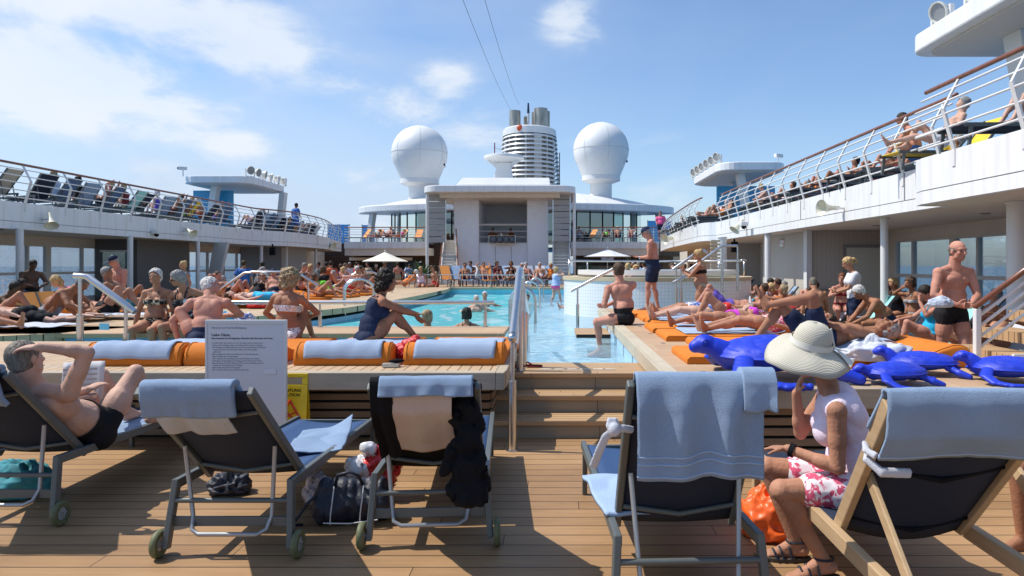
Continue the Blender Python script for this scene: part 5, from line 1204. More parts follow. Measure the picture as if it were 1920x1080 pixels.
# black cardigan body on the other side
o = root('cardigan', 'black cardigan draped in a long bundle beside the beige cloth', 'cardigan', (-.73,4.0,0), radians(4))
mb = MB()
for k in range(52):
    t = k/51; mb.ell((.215+.03*t+.010*sin(k*.35), -.30+.10*(1-t)-.015*cos(k*.5), .985-.60*t), (.072+.040*t+.014*sin(k*.42+1), .035+.03*t, .05))
mb.cap((.14,-.30,.62),(.11,-.31,.52),.03,.02); mb.cap((.30,-.28,.60),(.33,-.27,.42),.035,.03); mb.cap((.20,-.30,.42),(.18,-.30,.37),.05,.03)
m = vox(mb, .009, 3); m.name = 'cloth'; m.materials.append(BLACK)
for v in m.vertices: v.co += v.normal*noise.noise(v.co*14)*.03+v.normal*noise.noise(v.co*45)*.008
link('cloth', m, o)
def crumple(label, c, r, mt, par=None, cat='towel', nm='towel', seed=0, amp=.25, sz=.01, part='cloth', freq=6, rz=0):
    o = root(nm, label, cat, c, rz); mb = MB().ell((0,0,r[2]*.6), r, None, 44, 28); m = mb.me('cloth')
    for v in m.vertices:
        q = v.co*freq/max(r)*.25+V((seed*7.1, seed, 0)); d = noise.noise(q*1.6)*amp+(.5-abs(noise.noise(q*2.6))*2.2)*amp*.8+(.4-abs(noise.noise(q*6))*2)*amp*.35
        v.co += v.co.normalized()*d*max(r)*.9; v.co.z = max(v.co.z, .004+.0*seed)
    m.materials.append(mt); shade(m); b = link(part, m, o)
    s = b.modifiers.new('s', 'SUBSURF'); s.levels = s.render_levels = 1
    return o
def flat_towel(label, c, w, l, mt, rz=0, z0=0, wav=.02, seed=0, corner=0, th=.008, nm='towel'):
    o = root(nm, label, 'towel', c, rz)
    def f(u, v):
        x = (u-.5)*w; y = (v-.5)*l; z = z0+wav*abs(noise.noise(V((x*4+seed, y*4, seed))))+.006
        if corner: z += corner*max(0, u+v-1.5)**2*4
        return (x+.02*noise.noise(V((y*5, seed, 1))), y+.02*noise.noise(V((x*5, seed, 2))), z)
    sheet('cloth', f, 30, 30, mt, o, th); return o
flat_towel('folded pale blue towel lying on the blue seat of the empty lounger', (-1.66,4.85,.395), .36, .62, TOWEL, .15, wav=.05, corner=.10)
flat_towel('blue towel under the feet of the reading man', (-3.50,5.2,.385), .56, 1.1, TOWEL, 0, wav=.03, seed=4)
flat_towel('bright pale towel folded over the seat side of the tall lounger', (.40,3.66,.42), .40, .62, mat('towel_bright', (.34,.46,.66), .95, bump=.6, bscale=150), .12, wav=.06, seed=3, corner=.12, th=.02)
# white towelling belt knotted on the tall lounger
o = root('towelling_belt', 'white ribbed towelling belt knotted to the frame of the tall lounger', 'belt', (.615,3.06,0), radians(2.5))
kx, ky, kz = -.35, .02, .93
mb = MB()
def ribbon(mb, pts, w, t):
    rings = []
    for i, p in enumerate(pts):
        p = V(p); d = (V(pts[min(i+1, len(pts)-1)])-V(pts[max(i-1, 0)])).normalized(); x = d.cross(V((0,1,0))).normalized(); y = d.cross(x)
        rings.append([p+x*w*cos(a)+y*t*sin(a) for a in [2*pi*j/10 for j in range(10)]])
    mb.loft(rings)
P4 = lambda px, py, Y: Matrix.Rotation(-radians(2.5), 3, 'Z') @ (P(px, py, Y)-V((.615,3.06,0)))
ribbon(mb, [P4(1186,806,2.98), P4(1168,803,2.94), P4(1150,806,2.92)], .018, .012); ribbon(mb, [P4(1152,806,2.92), P4(1135,820,2.93), P4(1124,845,2.95), P4(1112,876,2.99)], .020, .008)
ribbon(mb, [P4(1150,812,2.91), P4(1142,798,2.92), P4(1143,788,2.93), P4(1152,788,2.93), P4(1158,800,2.93)], .016, .012); mb.ell(P4(1152,806,2.91), (.026,.022,.03))
m = vox(mb, .005, 2); m.name = 'belt'; m.materials.append(TOWELW); link('belt', m, o)
# wooden steamer chair
TW = wood('chair_teak', (.36,.24,.13), (.58,.42,.25), 'X', board=.4, gap=0, grain=1.0)
rt = root('deck_chair', 'wooden steamer deck chair with navy back, cut by the picture edge', 'deck chair', (1.67, 3.5, 0), radians(-1))
for s in (-1, 1):
    MB().beam((s*.33,-1.2,.37),(s*.33,1.2,.37),.045,.075).build('side_rail', TW, rt, bevel=.006)
    MB().beam((s*.29,-.20,.38),(s*.325,-.79,1.10),.035,.07,up=(0,1,0)).build('backrest_rail', TW, rt, bevel=.006)
    MB().beam((s*.385 if s > 0 else -.275,-.47,.74),(s*.37 if s > 0 else -.29,-.98,.34),.022,.055,up=(0,1,0)).build('prop', TW, rt, bevel=.005)
    for y in (-1.1, 1.1): MB().beam((s*.33,y,.335),(s*.33,y,0),.045,.06,up=(0,1,0)).build('leg', TW, rt, bevel=.005)
for y in (-.95,): MB().beam((-.31,y,.36),(.31,y,.36),.05,.03).build('crossbar', TW, rt)
for t in (.12, .55): MB().tube([(-.29,-.20-.59*t,.38+.72*t),(0,-.20-.59*t-.05,.38+.72*t-.05),(.30,-.20-.59*t,.38+.72*t)], .013, 8).build('backrest_bar', BLACK, rt, smooth=True)
sheet('backrest_mesh', lambda u, v: ((u-.5)*(.57+.05*v), -.20-.59*v-.045*sin(pi*u)*(1-v**4), .38+.72*v-.035*sin(pi*u)*(1-v**4)), 12, 12, NAVY, rt, .006)
sheet('seat_mesh', lambda u, v: ((u-.5)*.62, -.18+v*1.35, .405-.03*sin(pi*u)), 8, 12, NAVY, rt, .006)
g5 = dict(hy=-.2, hz=.38, ty=-.79, tz=1.115, a=radians(50.7))
drape('light blue towel over the top of the wooden deck chair', g5, (1.67,3.5,0), radians(-1), -.345, .36, .22, .22, TOWEL, .014, 2, .008, True, seed=1.1, bands=((.955,.975),))
MBt = root('towelling_belt', 'white towel band wound round the rail of the wooden deck chair', 'belt', (1.67,3.5,0)); mb = MB()
ribbon(mb, [(-.34,-.60,.86),(-.37,-.66,.84),(-.33,-.70,.80),(-.20,-.68,.79)], .022, .014); ribbon(mb, [(-.36,-.62,.90),(-.375,-.66,.88),(-.35,-.70,.865)], .018, .012); m = vox(mb, .006, 2); m.name = 'belt'; m.materials.append(TOWELW); link('belt', m, MBt)
# bags and bundles on the deck
def puff(mb, sz, mt, par, name, amp=.02, fr=9, sm=3):
    m = vox(mb, sz, sm); m.name = name; m.materials.append(mt)
    for v in m.vertices: v.co += v.normal*(noise.noise(v.co*fr)*amp+noise.noise(v.co*fr*3)*amp*.35)
    return link(name, m, par)
bagm = mat('bag_navy', (.014,.017,.030), .55, bump=.3, bscale=60)
rt = root('duffel_bag', 'navy sports bag with thin white piping slumped between two loungers', 'bag', (-1.30,4.40,0), radians(8))
mb = MB()
for t in range(7): mb.ell((-.19+.38*t/6, 0, .115), (.07,.12,.125)); mb.ell((-.17+.34*t/6, 0, .20), (.05,.08,.08))
puff(mb, .010, bagm, rt, 'bag_body', .022, 8)
pm = mat('piping', (.65,.65,.66), .5)
for x in (-.12, .06): MB().tube([(x,-.125,.03),(x+.005,-.142,.10),(x+.015,-.135,.18),(x+.02,-.10,.26)], .004, 6).build('piping', pm, rt)
MB().tube([(-.16,-.135,.045),(0,-.15,.04),(.17,-.135,.05)], .004, 6).build('piping', pm, rt)
MB().tube([(-.10,-.06,.25),(-.08,-.10,.33),(.0,-.11,.35),(.05,-.10,.32),(.07,-.06,.25)], .010, 8).build('handle', bagm, rt, smooth=True)
MB().tube([(-.18,-.05,.22),(-.26,-.08,.16),(-.33,-.10,.06),(-.36,-.08,.02),(-.30,-.05,.012)], .009, 8).build('strap', bagm, rt, smooth=True)
redp = mat('plastic_red', (.62,.03,.03), .22, bump=.9, bscale=14); whp = mat('plastic_white', (.72,.70,.70), .25, bump=.9, bscale=14)
rt = root('plastic_bag', 'crumpled shiny red and white carrier bag behind the navy sports bag', 'plastic bag', (-1.28,4.85,0))
mb = MB(); mb.ell((.05,0,.20),(.13,.10,.16)); mb.ell((.10,.0,.33),(.07,.07,.09)); puff(mb, .012, redp, rt, 'bag_body', .06, 9)
mb = MB(); mb.ell((-.02,-.05,.36),(.06,.06,.06)); mb.ell((-.10,-.04,.2),(.10,.09,.11)); puff(mb, .012, whp, rt, 'bag_side', .05, 10)
rt = root('plastic_bag', 'flat pinkish white carrier bag lying under the lounger rail', 'plastic bag', (-1.55,4.72,0)); mb = MB(); mb.ell((0,0,.08),(.18,.10,.09)); mb.ell((-.1,0,.15),(.08,.08,.06)); puff(mb, .012, mat('plastic_pale', (.62,.50,.48), .25, var=.4, vscale=7, bump=.9, bscale=14), rt, 'bag_body', .06, 9)
crumple('black shiny heap of clothes on the deck under the empty lounger', (-2.36,4.95,0), (.16,.12,.09), bagm, None, 'clothes', 'clothes', 5, .3)
crumple('orange dry bag on the deck beside the seated woman\'s sandals', (1.30,4.15,0), (.17,.15,.19), mat('orange_bag', (.85,.13,.02), .4, var=.1, vscale=8, bump=.6, bscale=12), None, 'bag', 'dry_bag', 2, .28, part='bag_body', freq=9)
crumple('small navy pouch standing beside the tall lounger', (1.25,4.5,.30), (.07,.06,.07), NAVY, None, 'pouch', 'pouch', 3, .12, part='pouch_body')
crumple('dull teal beach bag on the deck at the picture edge', (-3.85,4.9,0), (.26,.18,.15), mat('teal_cloth', (.03,.22,.26), .8, var=.3, vscale=8), None, 'bag', 'beach_bag', 6, .2, part='bag_body')
# notice board
rt = root('notice_board', 'white framed notice board headed Liebe Gäste behind the empty lounger', 'notice board', (X_(461,5.95), 5.95, 0))
hw = .352; bt = Z_(600,5.95); paper = mat('notice_paper', (.66,.67,.70), .55)
MB().box(-hw+.016,hw-.016,0,.02,.18,bt-.032).build('panel', paper, rt)
for a, b_ in (((-hw,-.008,.14),(-hw+.016,.03,bt)), ((hw-.016,-.008,.14),(hw,.03,bt))): MB().box(a[0],b_[0],a[1],b_[1],a[2],b_[2]).build('frame_side', WHITE, rt, bevel=.002)
MB().box(-hw+.016,hw-.016,-.008,.03,bt-.032,bt).build('frame_top', WHITE, rt, bevel=.002); MB().box(-hw+.016,hw-.016,-.008,.03,.14,.172).build('frame_bottom', WHITE, rt)
for s in (-1,1): MB().box(s*.25-.02,s*.25+.02,-.14,.2,0,.03).build('foot', WHITE, rt); MB().box(s*.25-.015,s*.25+.015,.031,.05,.03,.5).build('upright', WHITE, rt)
ink = mat('ink_dark', (.05,.055,.075), .6); ink2 = mat('ink_soft', (.22,.23,.27), .6)
def ln(s, z, size, m=ink2, x=-.300, **k): text(s, size, m, rt, (x, -.0015, z), extr=.0004, **k)
ln('Hinweise zur Pooldeckbelegung', bt-.075, .0235)
ln('Liebe Gäste,', bt-.140, .033, ink, bold=.0006); ln('bitte beachten Sie die folgenden Hinweise beim Benutzen des Pools.', bt-.166, .0195, ink, bold=.0004)
for i, s in enumerate(['· Im Sinne aller Gäste bitten wir Sie, die Liegen nicht zu reservieren.', '· Nicht mehr benötigte Liegen und Auflagen bitte wieder freigeben.', '· Die Nutzung von Badetüchern ist nur für den persönlichen Gebrauch', '   vorgesehen und nach dem Baden bitte in die Körbe legen,', '   danke sehr.', '· Bitte springen Sie nicht vom Beckenrand in den Poolbereich.', '· Bitte duschen Sie vor dem Baden.', '· Bitte beachten Sie die Regeln zum sicheren Baden der Kinder.', '· Bitte gehen Sie bei Regen und Seegang nicht auf das nasse Deck.', '· Bitte benutzen Sie keine Gläser am Pool und im Whirlpool, nur die', '   Becher aus Kunststoff von der Poolbar.', '· Bitte achten Sie auf Ihre Wertsachen.', '· Wir wünschen Ihnen einen schönen Aufenthalt.']):
    ln(s, bt-.205-.0195*i, .0165)
o = MB().box(.155,.265,-.006,-.002,bt-.470,bt-.425).build('label_plate', mat('plate_pale', (.72,.72,.74), .4), rt, bevel=.001); ln('Wir danken', bt-.453, .018, ink, x=.170)
# caution sign
rt = root('caution_sign', 'yellow folding caution sign with red warning triangle half hidden by the notice board', 'warning sign', (X_(545,6.12), 6.14, 0))
YEL = mat('sign_yellow', (.80,.55,.01), .35, var=.04)
zt2 = Z_(700,6.12)
def panel(sy, y0):
    out = rrect(-.15, .15, 0, zt2, .03); hole = rrect(-.10, .10, zt2-.10, zt2-.035, .02)
    mb = MB(); M = Matrix.Translation((0,y0,0)) @ Matrix.Rotation(sy*radians(6), 4, 'X')
    for (x0,x1,z0,z1) in ((-.15,.15,.02,zt2-.10),(-.15,-.10,zt2-.10,zt2-.035),(.10,.15,zt2-.10,zt2-.035),(-.15,.15,zt2-.035,zt2)):
        mb.box(x0,x1,-.008,.008,z0,z1,0,M)
    return mb
panel(-1, -.07).build('front_panel', YEL, rt, bevel=.004); panel(1, .07).build('rear_panel', YEL, rt, bevel=.004)
def on_sign(o): o.rotation_euler = (pi/2-radians(6), 0, 0)
fy = lambda z: -.07+z*sin(radians(6))-.0095
for s, z in (('ACHTUNG', zt2-.165), ('CAUTION', zt2-.205)):
    t_ = text(s, .038, BLACK, rt, (0, fy(z), z), align='CENTER', shear=.2, bold=.0008); on_sign(t_)
redm = mat('sign_red', (.65,.05,.01), .4)
tri = [(0,.0,zt2-.24),(-.115,0,zt2-.435),(.115,0,zt2-.435)]
mb = MB()
for a, b_ in ((0,1),(1,2),(2,0)): mb.beam(V(tri[a])+V((0,fy(tri[a][2]),0)), V(tri[b_])+V((0,fy(tri[b_][2]),0)), .004, .022, up=(0,1,0)) if False else mb.tube([V(tri[a])+V((0,fy(tri[a][2]),0)), V(tri[b_])+V((0,fy(tri[b_][2]),0))], .011, 6)
mb.build('warning_triangle', redm, rt)
mb = MB(); z = zt2-.36; mb.tube([(-.03,fy(z),z+.02),(0,fy(z),z-.01),(.03,fy(z),z-.04)], .008, 6); mb.tube([(-.03,fy(z),z-.03),(.0,fy(z),z-.01),(.045,fy(z),z+.015)], .007, 6); mb.ell((-.035,fy(z),z+.04),(.012,.006,.012)); mb.build('falling_figure', redm, rt)
# ---- mats
def pad(label, c, rz, w=.92, L=1.95, bolster=True, towel=None, group='orange cushioned bathing mats', th=.075, seed=0, tl=None):
    rt = root('bathing_mat', label, 'bathing mat', c, rz, group)
    def sec(off, z0): # profile in y,z
        if bolster: pr = [(0,.0),(-.01,.05),(.005,.12),(.045,.175),(.11,.205),(.19,.20),(.30,.165),(.42,.115),(.52,.085),(.60,th)]
        else: pr = [(0,.0),(-.008,th*.5),(.01,th)]
        pr += [(L-.03,th),(L,th*.6),(L,0)]
        return pr
    pr = sec(0,0); cy = sum(p[0] for p in pr)/len(pr); rings = []
    for x, k in ((-w/2,.90),(-w/2+.012,.97),(-w/2+.035,1),(0,1.0),(w/2-.035,1),(w/2-.012,.97),(w/2,.90)):
        rings.append([(x, p[0]*(1 if .02 < p[0] < L-.02 else 1)+(0.012 if p[0] <= .02 else 0)*(1-k)*8, .002+p[1]*k) for p in pr])
    MB().loft(rings).build('cushion', ORANGE, rt, smooth=True, angle=50)
    if bolster:
        for s in (-1,1): MB().tube([(s*(w/2-.028), p[0], .006+p[1]) for p in pr[1:10]], .005, 5).build('piping', mat('piping_orange', (.60,.20,.02), .7), rt)
    if towel:
        prt = [(p[0]*1.0-.012*(1 if i < 4 else 0), p[1]+.012) for i, p in enumerate(pr)][1:]
        acc = [0]
        for a, b_ in zip(prt, prt[1:]): acc.append(acc[-1]+sqrt((a[0]-b_[0])**2+(a[1]-b_[1])**2))
        tl = tl or 1.7
        def f(u, v):
            d = v*tl; i = 0
            while i < len(acc)-2 and acc[i+1] < d: i += 1
            t = min((d-acc[i])/(acc[i+1]-acc[i]), 1); y = prt[i][0]+(prt[i+1][0]-prt[i][0])*t; z = prt[i][1]+(prt[i+1][1]-prt[i][1])*t
            wr = abs(noise.noise(V((u*3+seed, d*2.2, seed*3.1))))*.020
            return ((u-.5)*w*.80+.03*noise.noise(V((seed, d*2, 0))), y, z+wr*(1 if z > .04 else .3)+.002)
        to = root('towel', towel, 'towel', c, rz); sheet('cloth', f, 26, 60, TOWELM, to, .010, jit=.003)
    return rt
mx = [(-4.55,-3.60),(-3.58,-2.70),(-2.53,-1.59),(-1.47,-.49)]
tw_ = ['pale blue towel covering the mat by the reading man', None, 'pale blue towel smoothed over the mat between notice board and red bag', 'pale blue towel over the mat nearest the step handrail']
lb_ = ['orange mat with half-round headrest beside the reading man', 'orange mat partly hidden by the notice board, no towel on its headrest', 'orange mat with half-round headrest between caution sign and red bag', 'orange mat with half-round headrest by the stainless step handrail']
for i, (a, b_) in enumerate(mx): pad(lb_[i], ((a+b_)/2, 6.56+.02*i, PZ), 0, b_-a, 1.9, True, tw_[i], 'orange mats on the platform by the steps', seed=i*1.7)
rym = [(13.1,'farthest, under purple shorts'),(12.15,'second farthest'),(11.25,'third, under the pair of straight legs'),(10.2,'under the magenta bikini bather'),(9.15,'under two stretched tan legs'),(8.1,'just past the sea turtle head'),(7.15,'under the man with crossed knee')]
for i, (y, l) in enumerate(rym):
    pad('orange mat laid across the bathers\' platform, '+l, (3.45+.1*(i % 2), y, PZ), pi/2, .92, 2.15-.12*(i % 3), True, ('pale towel spread on the '+['farthest','second farthest','third farthest','magenta bather\'s','tan-legged bather\'s','empty-ended','cross-legged man\'s'][i]+' orange mat') if i in (1,2,3,4,6) else None, 'orange mats on the bathers\' platform', seed=i, tl=1.9)
pad('big orange mat with bare rounded headrest behind the small turtles', (3.95,6.95,PZ), pi/2+.05, .95, 2.0, True, None, 'orange mats on the bathers\' platform')
crumple('heap of white towel in front of the small turtles and sun hat', (3.02,6.45,PZ+.07), (.30,.22,.12), TOWELW, seed=8, amp=.3)
# red bag, book, shoes
rt = root('red_bag', 'slumped bright red beach bag between the towel-covered mats', 'bag', (-1.53,6.9,PZ), radians(-25)); mb = MB()
mb.ell((0,0,.09),(.15,.10,.09)); mb.ell((.08,0,.17),(.10,.06,.07)); mb.ell((.15,0,.22),(.05,.035,.06)); puff(mb, .009, mat('bag_red', (.55,.02,.03), .5, bump=.3, bscale=40), rt, 'bag_body', .035, 8)
mb = MB(); mb.ell((-.10,-.06,.06),(.09,.06,.055)); puff(mb, .009, bagm, rt, 'bag_base', .02, 8)
o = root('book', 'small pale paperback lying flat in front of the red bag', 'book', (-1.56,6.50,PZ), .1); MB().box(-.075,.075,-.05,.05,.004,.03).build('pages', mat('paper', (.6,.58,.5), .8), o); MB().box(-.078,.078,-.052,.053,.0301,.033).build('cover', mat('book_cover', (.30,.30,.28), .5), o)
o = root('sunglasses_case', 'black glasses case on the small paperback', 'case', (-1.51,6.52,PZ+.0335), .3); MB().ell((0,0,.022),(.075,.028,.02)).build('case_shell', BLACK, o, smooth=True)
for i, (dx, r) in enumerate(((-.42,.3),(-.29,.15))):
    o = root('flip_flop', ['dark flip-flop with red strap leaning on its pair at the pool lip', 'dark flip-flop with red rim lying flat at the pool lip'][i], 'flip-flop', (dx+.02, 7.62, .512), r+pi/2*.9, 'pair of flip-flops')
    mb = MB(); mb.prism([(.045*cos(a)*(1+.15*sin(a)), .135*sin(a)) for a in [2*pi*k/20 for k in range(20)]], 0, .02); mb.build('sole', mat('sole_red', (.25,.03,.03), .6), o); mb = MB(); mb.prism([(.043*cos(a)*(1+.15*sin(a)), .132*sin(a)) for a in [2*pi*k/20 for k in range(20)]], .0205, .024); mb.build('insole', BLACK, o)
    MB().tube([(-.04,-.02,.02),(-.02,.03,.055),(0,.075,.03),(.02,.03,.055),(.04,-.02,.02)], .006, 6).build('strap', mat('strap_red', (.45,.02,.04), .5), o)
# ---- sea turtles
BLU = mat('turtle_blue', (.008,.036,.50), .5, var=.14, vscale=5, bump=.2, bscale=30, coat=0)
def turtle(label, c, rz, s=1.0, pitch=0, headup=1.0):
    rt = root('sea_turtle_figure', label, 'turtle figure', c, rz, 'blue plastic sea turtles'); mb = MB()
    # facing +Y local. body length ~1 at s=1
    def E(x,y,z,a,b,d,M=None): mb.ell((x*s,y*s,z*s),(a*s,b*s,d*s),M,20,12)
    E(0,0,.19,.34,.46,.10); E(0,.05,.16,.30,.38,.09)
    hz = .235+.05*headup
    mb.cap((0,.34*s,.19*s),(0,.46*s,(hz-.03)*s),.12*s,.092*s); E(0,.55,hz+.005,.082,.105,.082); E(0,.63,hz-.015,.054,.055,.054)
    for sg in (-1,1):
        E(sg*.058,.56,hz+.018,.032,.042,.038)
        pts = [(.26,.30,.20),(.42,.36,.13),(.55,.28,.06),(.64,.10,.045),(.66,-.06,.05)]; rad = [.085,.095,.085,.065,.03]
        for (p, q), (r0, r1) in zip(zip(pts, pts[1:]), zip(rad, rad[1:])):
            for t in (0,.33,.66,1):
                x, y, z = [p[i]+(q[i]-p[i])*t for i in range(3)]; r = r0+(r1-r0)*t; mb.ell((sg*x*s,y*s,z*s),(r*s*.95,r*s*.95,.032*s))
        pts = [(.20,-.34,.15),(.30,-.46,.09),(.36,-.58,.05)]
        for p, q in zip(pts, pts[1:]): mb.cap((sg*p[0]*s,p[1]*s,p[2]*s),(sg*q[0]*s,q[1]*s,q[2]*s),.06*s,.045*s)
    mb.cap((0,-.42*s,.16*s),(0,-.54*s,.13*s),.05*s,.02*s)
    m = vox(mb, .012*s if s > .8 else .010, 3); m.name = 'body'; m.materials.append(BLU); link('body', m, rt)
    # shell with scutes
    cl = [(-.0,-.36),(0,-.18),(0,0),(0,.18),(0,.34)]; sc = [(x, y) for x, y in cl]+[(sg*.20, y) for sg in (-1,1) for y in (-.28,-.09,.10,.27)]+[(sg*.33, y*.9) for sg in (-1,1) for y in (-.2,0,.2)]+[(sg*.23, y) for sg in (-1,1) for y in (-.42,.42)]
    N_ = 64; vs_ = []; fs = []
    for i in range(N_+1):
        r = i/N_
        for j in range(N_):
            a = 2*pi*j/N_; x = .365*r*cos(a); y = .50*r*sin(a)*(1-.06*sin(a)); z = .205+.155*(max(1-r*r, 0))**.62
            ds = sorted(sqrt((x-p)**2+((y-q)*.9)**2) for p, q in sc); e = ds[1]-ds[0]; gr = max(0, 1-e/.016); z -= .010*gr*(1 if r < .93 else 0); z += .006*min(e/.08, 1)
            if r > .94: z = .205-(r-.94)*.4+.02
            vs_.append((x*s, y*s, z*s))
    for i in range(N_):
        for j in range(N_): fs.append((i*N_+j, i*N_+(j+1) % N_, (i+1)*N_+(j+1) % N_, (i+1)*N_+j))
    MB().add(vs_, fs).build('shell', BLU, rt, smooth=True)
    for sg in (-1,1):
        for r in (.030,.019,.009):
            c_ = V((sg*.091*s,.56*s,(hz+.020)*s)); MB().tube([c_+V((sg*(-.010*(r/.03)**2)*s, r*cos(a)*s, r*1.0*sin(a)*s)) for a in [2*pi*k/18 for k in range(18)]], .0045*s, 5, closed=True).build('eye_ring', BLU, rt, smooth=True)
    return rt
turtle('largest blue sea turtle with raised ringed eye and head, in front of the hat', (1.86,5.88,PZ-.01), radians(92), 1.04, headup=1.0)
turtle('small blue sea turtle seen from the side, flipper nearest the sun hat', (2.78,5.60,PZ-.01), radians(96), .52, headup=.5)
turtle('small blue sea turtle beyond the others with its head lifted by the white towel', (3.27,6.1,PZ-.01), radians(72), .58, headup=2.2)
turtle('small blue sea turtle with lifted head at the picture edge', (3.80,5.72,PZ-.01), radians(70), .60, headup=2.0)
# ---- stainless rails
def rail(label, paths, posts, r=.028, pr=.03, name='handrail_stand', m=STEEL):
    c = V(posts[0][0]) if posts else V(paths[0][0]); rt = root(name, label, 'handrail', (c.x, c.y, c.z))
    for p in paths: MB().tube(p, r, 12).build('handrail', m, rt, world=True, smooth=True, angle=60)
    for a, b_ in posts:
        a, b_ = V(a), V(b_); z = a.z+(b_.z-a.z)*.62; mid = a+(b_-a)*.62; MB().cyl(a, mid, pr, n=14).build('post', m, rt, world=True, smooth=True, angle=40); MB().cyl(mid, b_, pr*.55, n=10).build('post_pin', m, rt, world=True, smooth=True, angle=40)
        MB().cyl(a, a+V((0,0,.008)), pr*1.7, n=16).build('foot_flange', m, rt, world=True)
    return rt
xh = -.375
r_ = rail('tall stainless handrail beside the steps with ball joint, leading into the pool', [[(xh,6.07,1.03),(xh,6.6,1.26),(xh,7.25,1.57),(xh,7.38,1.60),(xh,7.6,1.58),(xh-.02,8.4,1.35),(xh-.03,10.2,.94)]], [((xh,6.07,0),(xh,6.07,1.0)),((xh,7.37,.513),(xh,7.37,1.55)),((xh+.03,7.62,.513),(xh+.03,7.62,1.5)),((xh-.03,10.1,.05),(xh-.03,10.1,.93))], .036, .036)
MB().ell((xh,6.05,1.005), .045).build('ball_joint', STEEL, r_, world=True, smooth=True)
rail('long low stainless rail on the timber-capped pool wall', [[(X_(335,10.7),10.7,1.065),(-.95,10.7,1.065)]], [((X_(x,10.7),10.7,PZ),(X_(x,10.7),10.7,1.05)) for x in (370,600,910)], .032, .028)
rail('stainless handrail with bent top rising from the splash pool by the bent bather', [[(X_(140,8.9),8.9,1.51),(X_(163,8.9),8.9,1.50),(X_(253,8.9),8.9,1.04)]], [((X_(150,8.9),8.9,.2),(X_(150,8.9),8.9,1.48)),((X_(236,8.9),8.9,.2),(X_(236,8.9),8.9,1.10))], .042, .042)
rail('stainless hoop rail among the sunbathers behind the curly blonde woman', [[P(405,548,18.2),P(458,512,18.2),P(475,510,18.2),P(555,510,18.2),P(596,535,18.2)]], [(P(482,567,18.2),P(482,512,18.2)),(P(578,567,18.2),P(578,524,18.2))], .035, .03)
rail('stainless hoop rail behind the dark-haired woman in the navy swimsuit', [[P(620,540,27),P(668,511,27),P(700,511,27),P(742,528,27)]], [(P(670,543,27),P(670,512,27)),(P(735,560,24),P(735,528,24))], .04, .035)
rail('slanting stainless rail rising past the seated man by the hot tub', [[P(1070,546,14.4),P(1158,500,14.4)]], [(P(1083,620,14.4),P(1083,540,14.4))], .034, .034)
rail('double stainless stair rail looping beside the bikini woman', [[P(1262,505,15.4),P(1312,470,15.4),P(1320,469,15.4),P(1326,474,15.4)], [P(1290,508,15.8),P(1354,461,15.8),P(1383,461,15.8)], [P(1262,530,15.4),P(1320,500,15.4)]], [(P(1268,600,15.4),P(1268,503,15.4)),(P(1277,600,15.4),P(1277,503,15.4)),(P(1354,548,15.8),P(1354,462,15.8)),(P(1383,548,15.8),P(1383,462,15.8))], .034, .036)
for k, (Y, xr_, lb) in enumerate(((15,-.43,'nearest to the steps'),(21,-.47,'middle one of three'),(27,-.45,'farthest of three'))):
    rt = root('pool_ladder', 'polished hoop grab rail between deep and shallow water, '+lb, 'pool ladder', (xr_, Y, WZ), 0, 'hoop grab rails between deep and shallow water')
    for dy in (0, .5):
        pts = [(0,dy,-.2),(0,dy,.45)]+[(-.28+.28*cos(a), dy, .45+.33*sin(a)) for a in [pi*j/10 for j in range(1,10)]]+[(-.56,dy,.45),(-.56,dy,-.5)]; MB().tube(pts, .026, 10).build('grab_rail', STEEL, rt, smooth=True, angle=60)
for (x, Y, rz, lb) in ((-4.75,16.6,radians(-70),'polished pool ladder hoops at the curved platform edge'),(-6.15,29.6,0,'polished pool ladder hoops at the far pool end by the seated pair')):
    rt = root('pool_ladder', lb, 'pool ladder', (x, Y, PZ), rz)
    for dx in (-.25,.25):
        pts = [(dx,.35,0),(dx,.35,.35)]+[(dx,.35*cos(a),.35+.28*sin(a)) for a in [pi*j/9 for j in range(1,9)]]+[(dx,-.35,.35),(dx,-.35,-.8)]; MB().tube(pts, .026, 10).build('grab_rail', STEEL, rt, smooth=True, angle=60)
    for z in (-.35,-.6): MB().box(-.25,.25,-.39,-.31,z,z+.03).build('rung', STEEL, rt)
rail('thin white rail along the far edge of the pool before the loungers', [[(-6.6,29.95,1.22),(-1.0,29.95,1.22)]], [((x,29.95,PZ),(x,29.95,1.2)) for x in (-6.4,-4.6,-2.8,-1.2)], .022, .022)
# stair at the picture edge
rt = root('side_stair', 'white side stair with brown handrail behind the small turtles', 'staircase', (4.4,7.1,PZ))
for i in range(5): MB().box(4.45+i*.30, 4.78+i*.30, 6.62, 7.6, PZ-.02+i*.19, PZ+.09+i*.19).build('step', TREAD, rt, world=True); MB().box(4.43+i*.30, 4.80+i*.30, 6.58, 6.615, PZ-.1+i*.19, PZ+.11+i*.19).build('step_edge', WHITE, rt, world=True)
MB().box(4.43, 6.4, 6.62, 7.6, 0, PZ-.025).build('base', WHITE, rt, world=True)
a, b_ = P(1832,575,7.0), P(1832,575,7.0)+V((1.5,0,1.12))
MB().tube([a+V((-.03,0,-.01)), b_], .03, 10).build('handrail', HANDW, rt, world=True, smooth=True); MB().beam((a.x,7.0,PZ), (a.x,7.0,a.z-.02), .06, .06).build('post', WHITE, rt, world=True, bevel=.01)
for k in range(1, 5): MB().tube([a+V((0,0,-.11*k)), b_+V((0,0,-.11*k))], .016, 8).build('rail', WHITE, rt, world=True, smooth=True)
MB().beam((b_.x,7.0,1.2), (b_.x,7.0,b_.z), .06, .06).build('post', WHITE, rt, world=True)
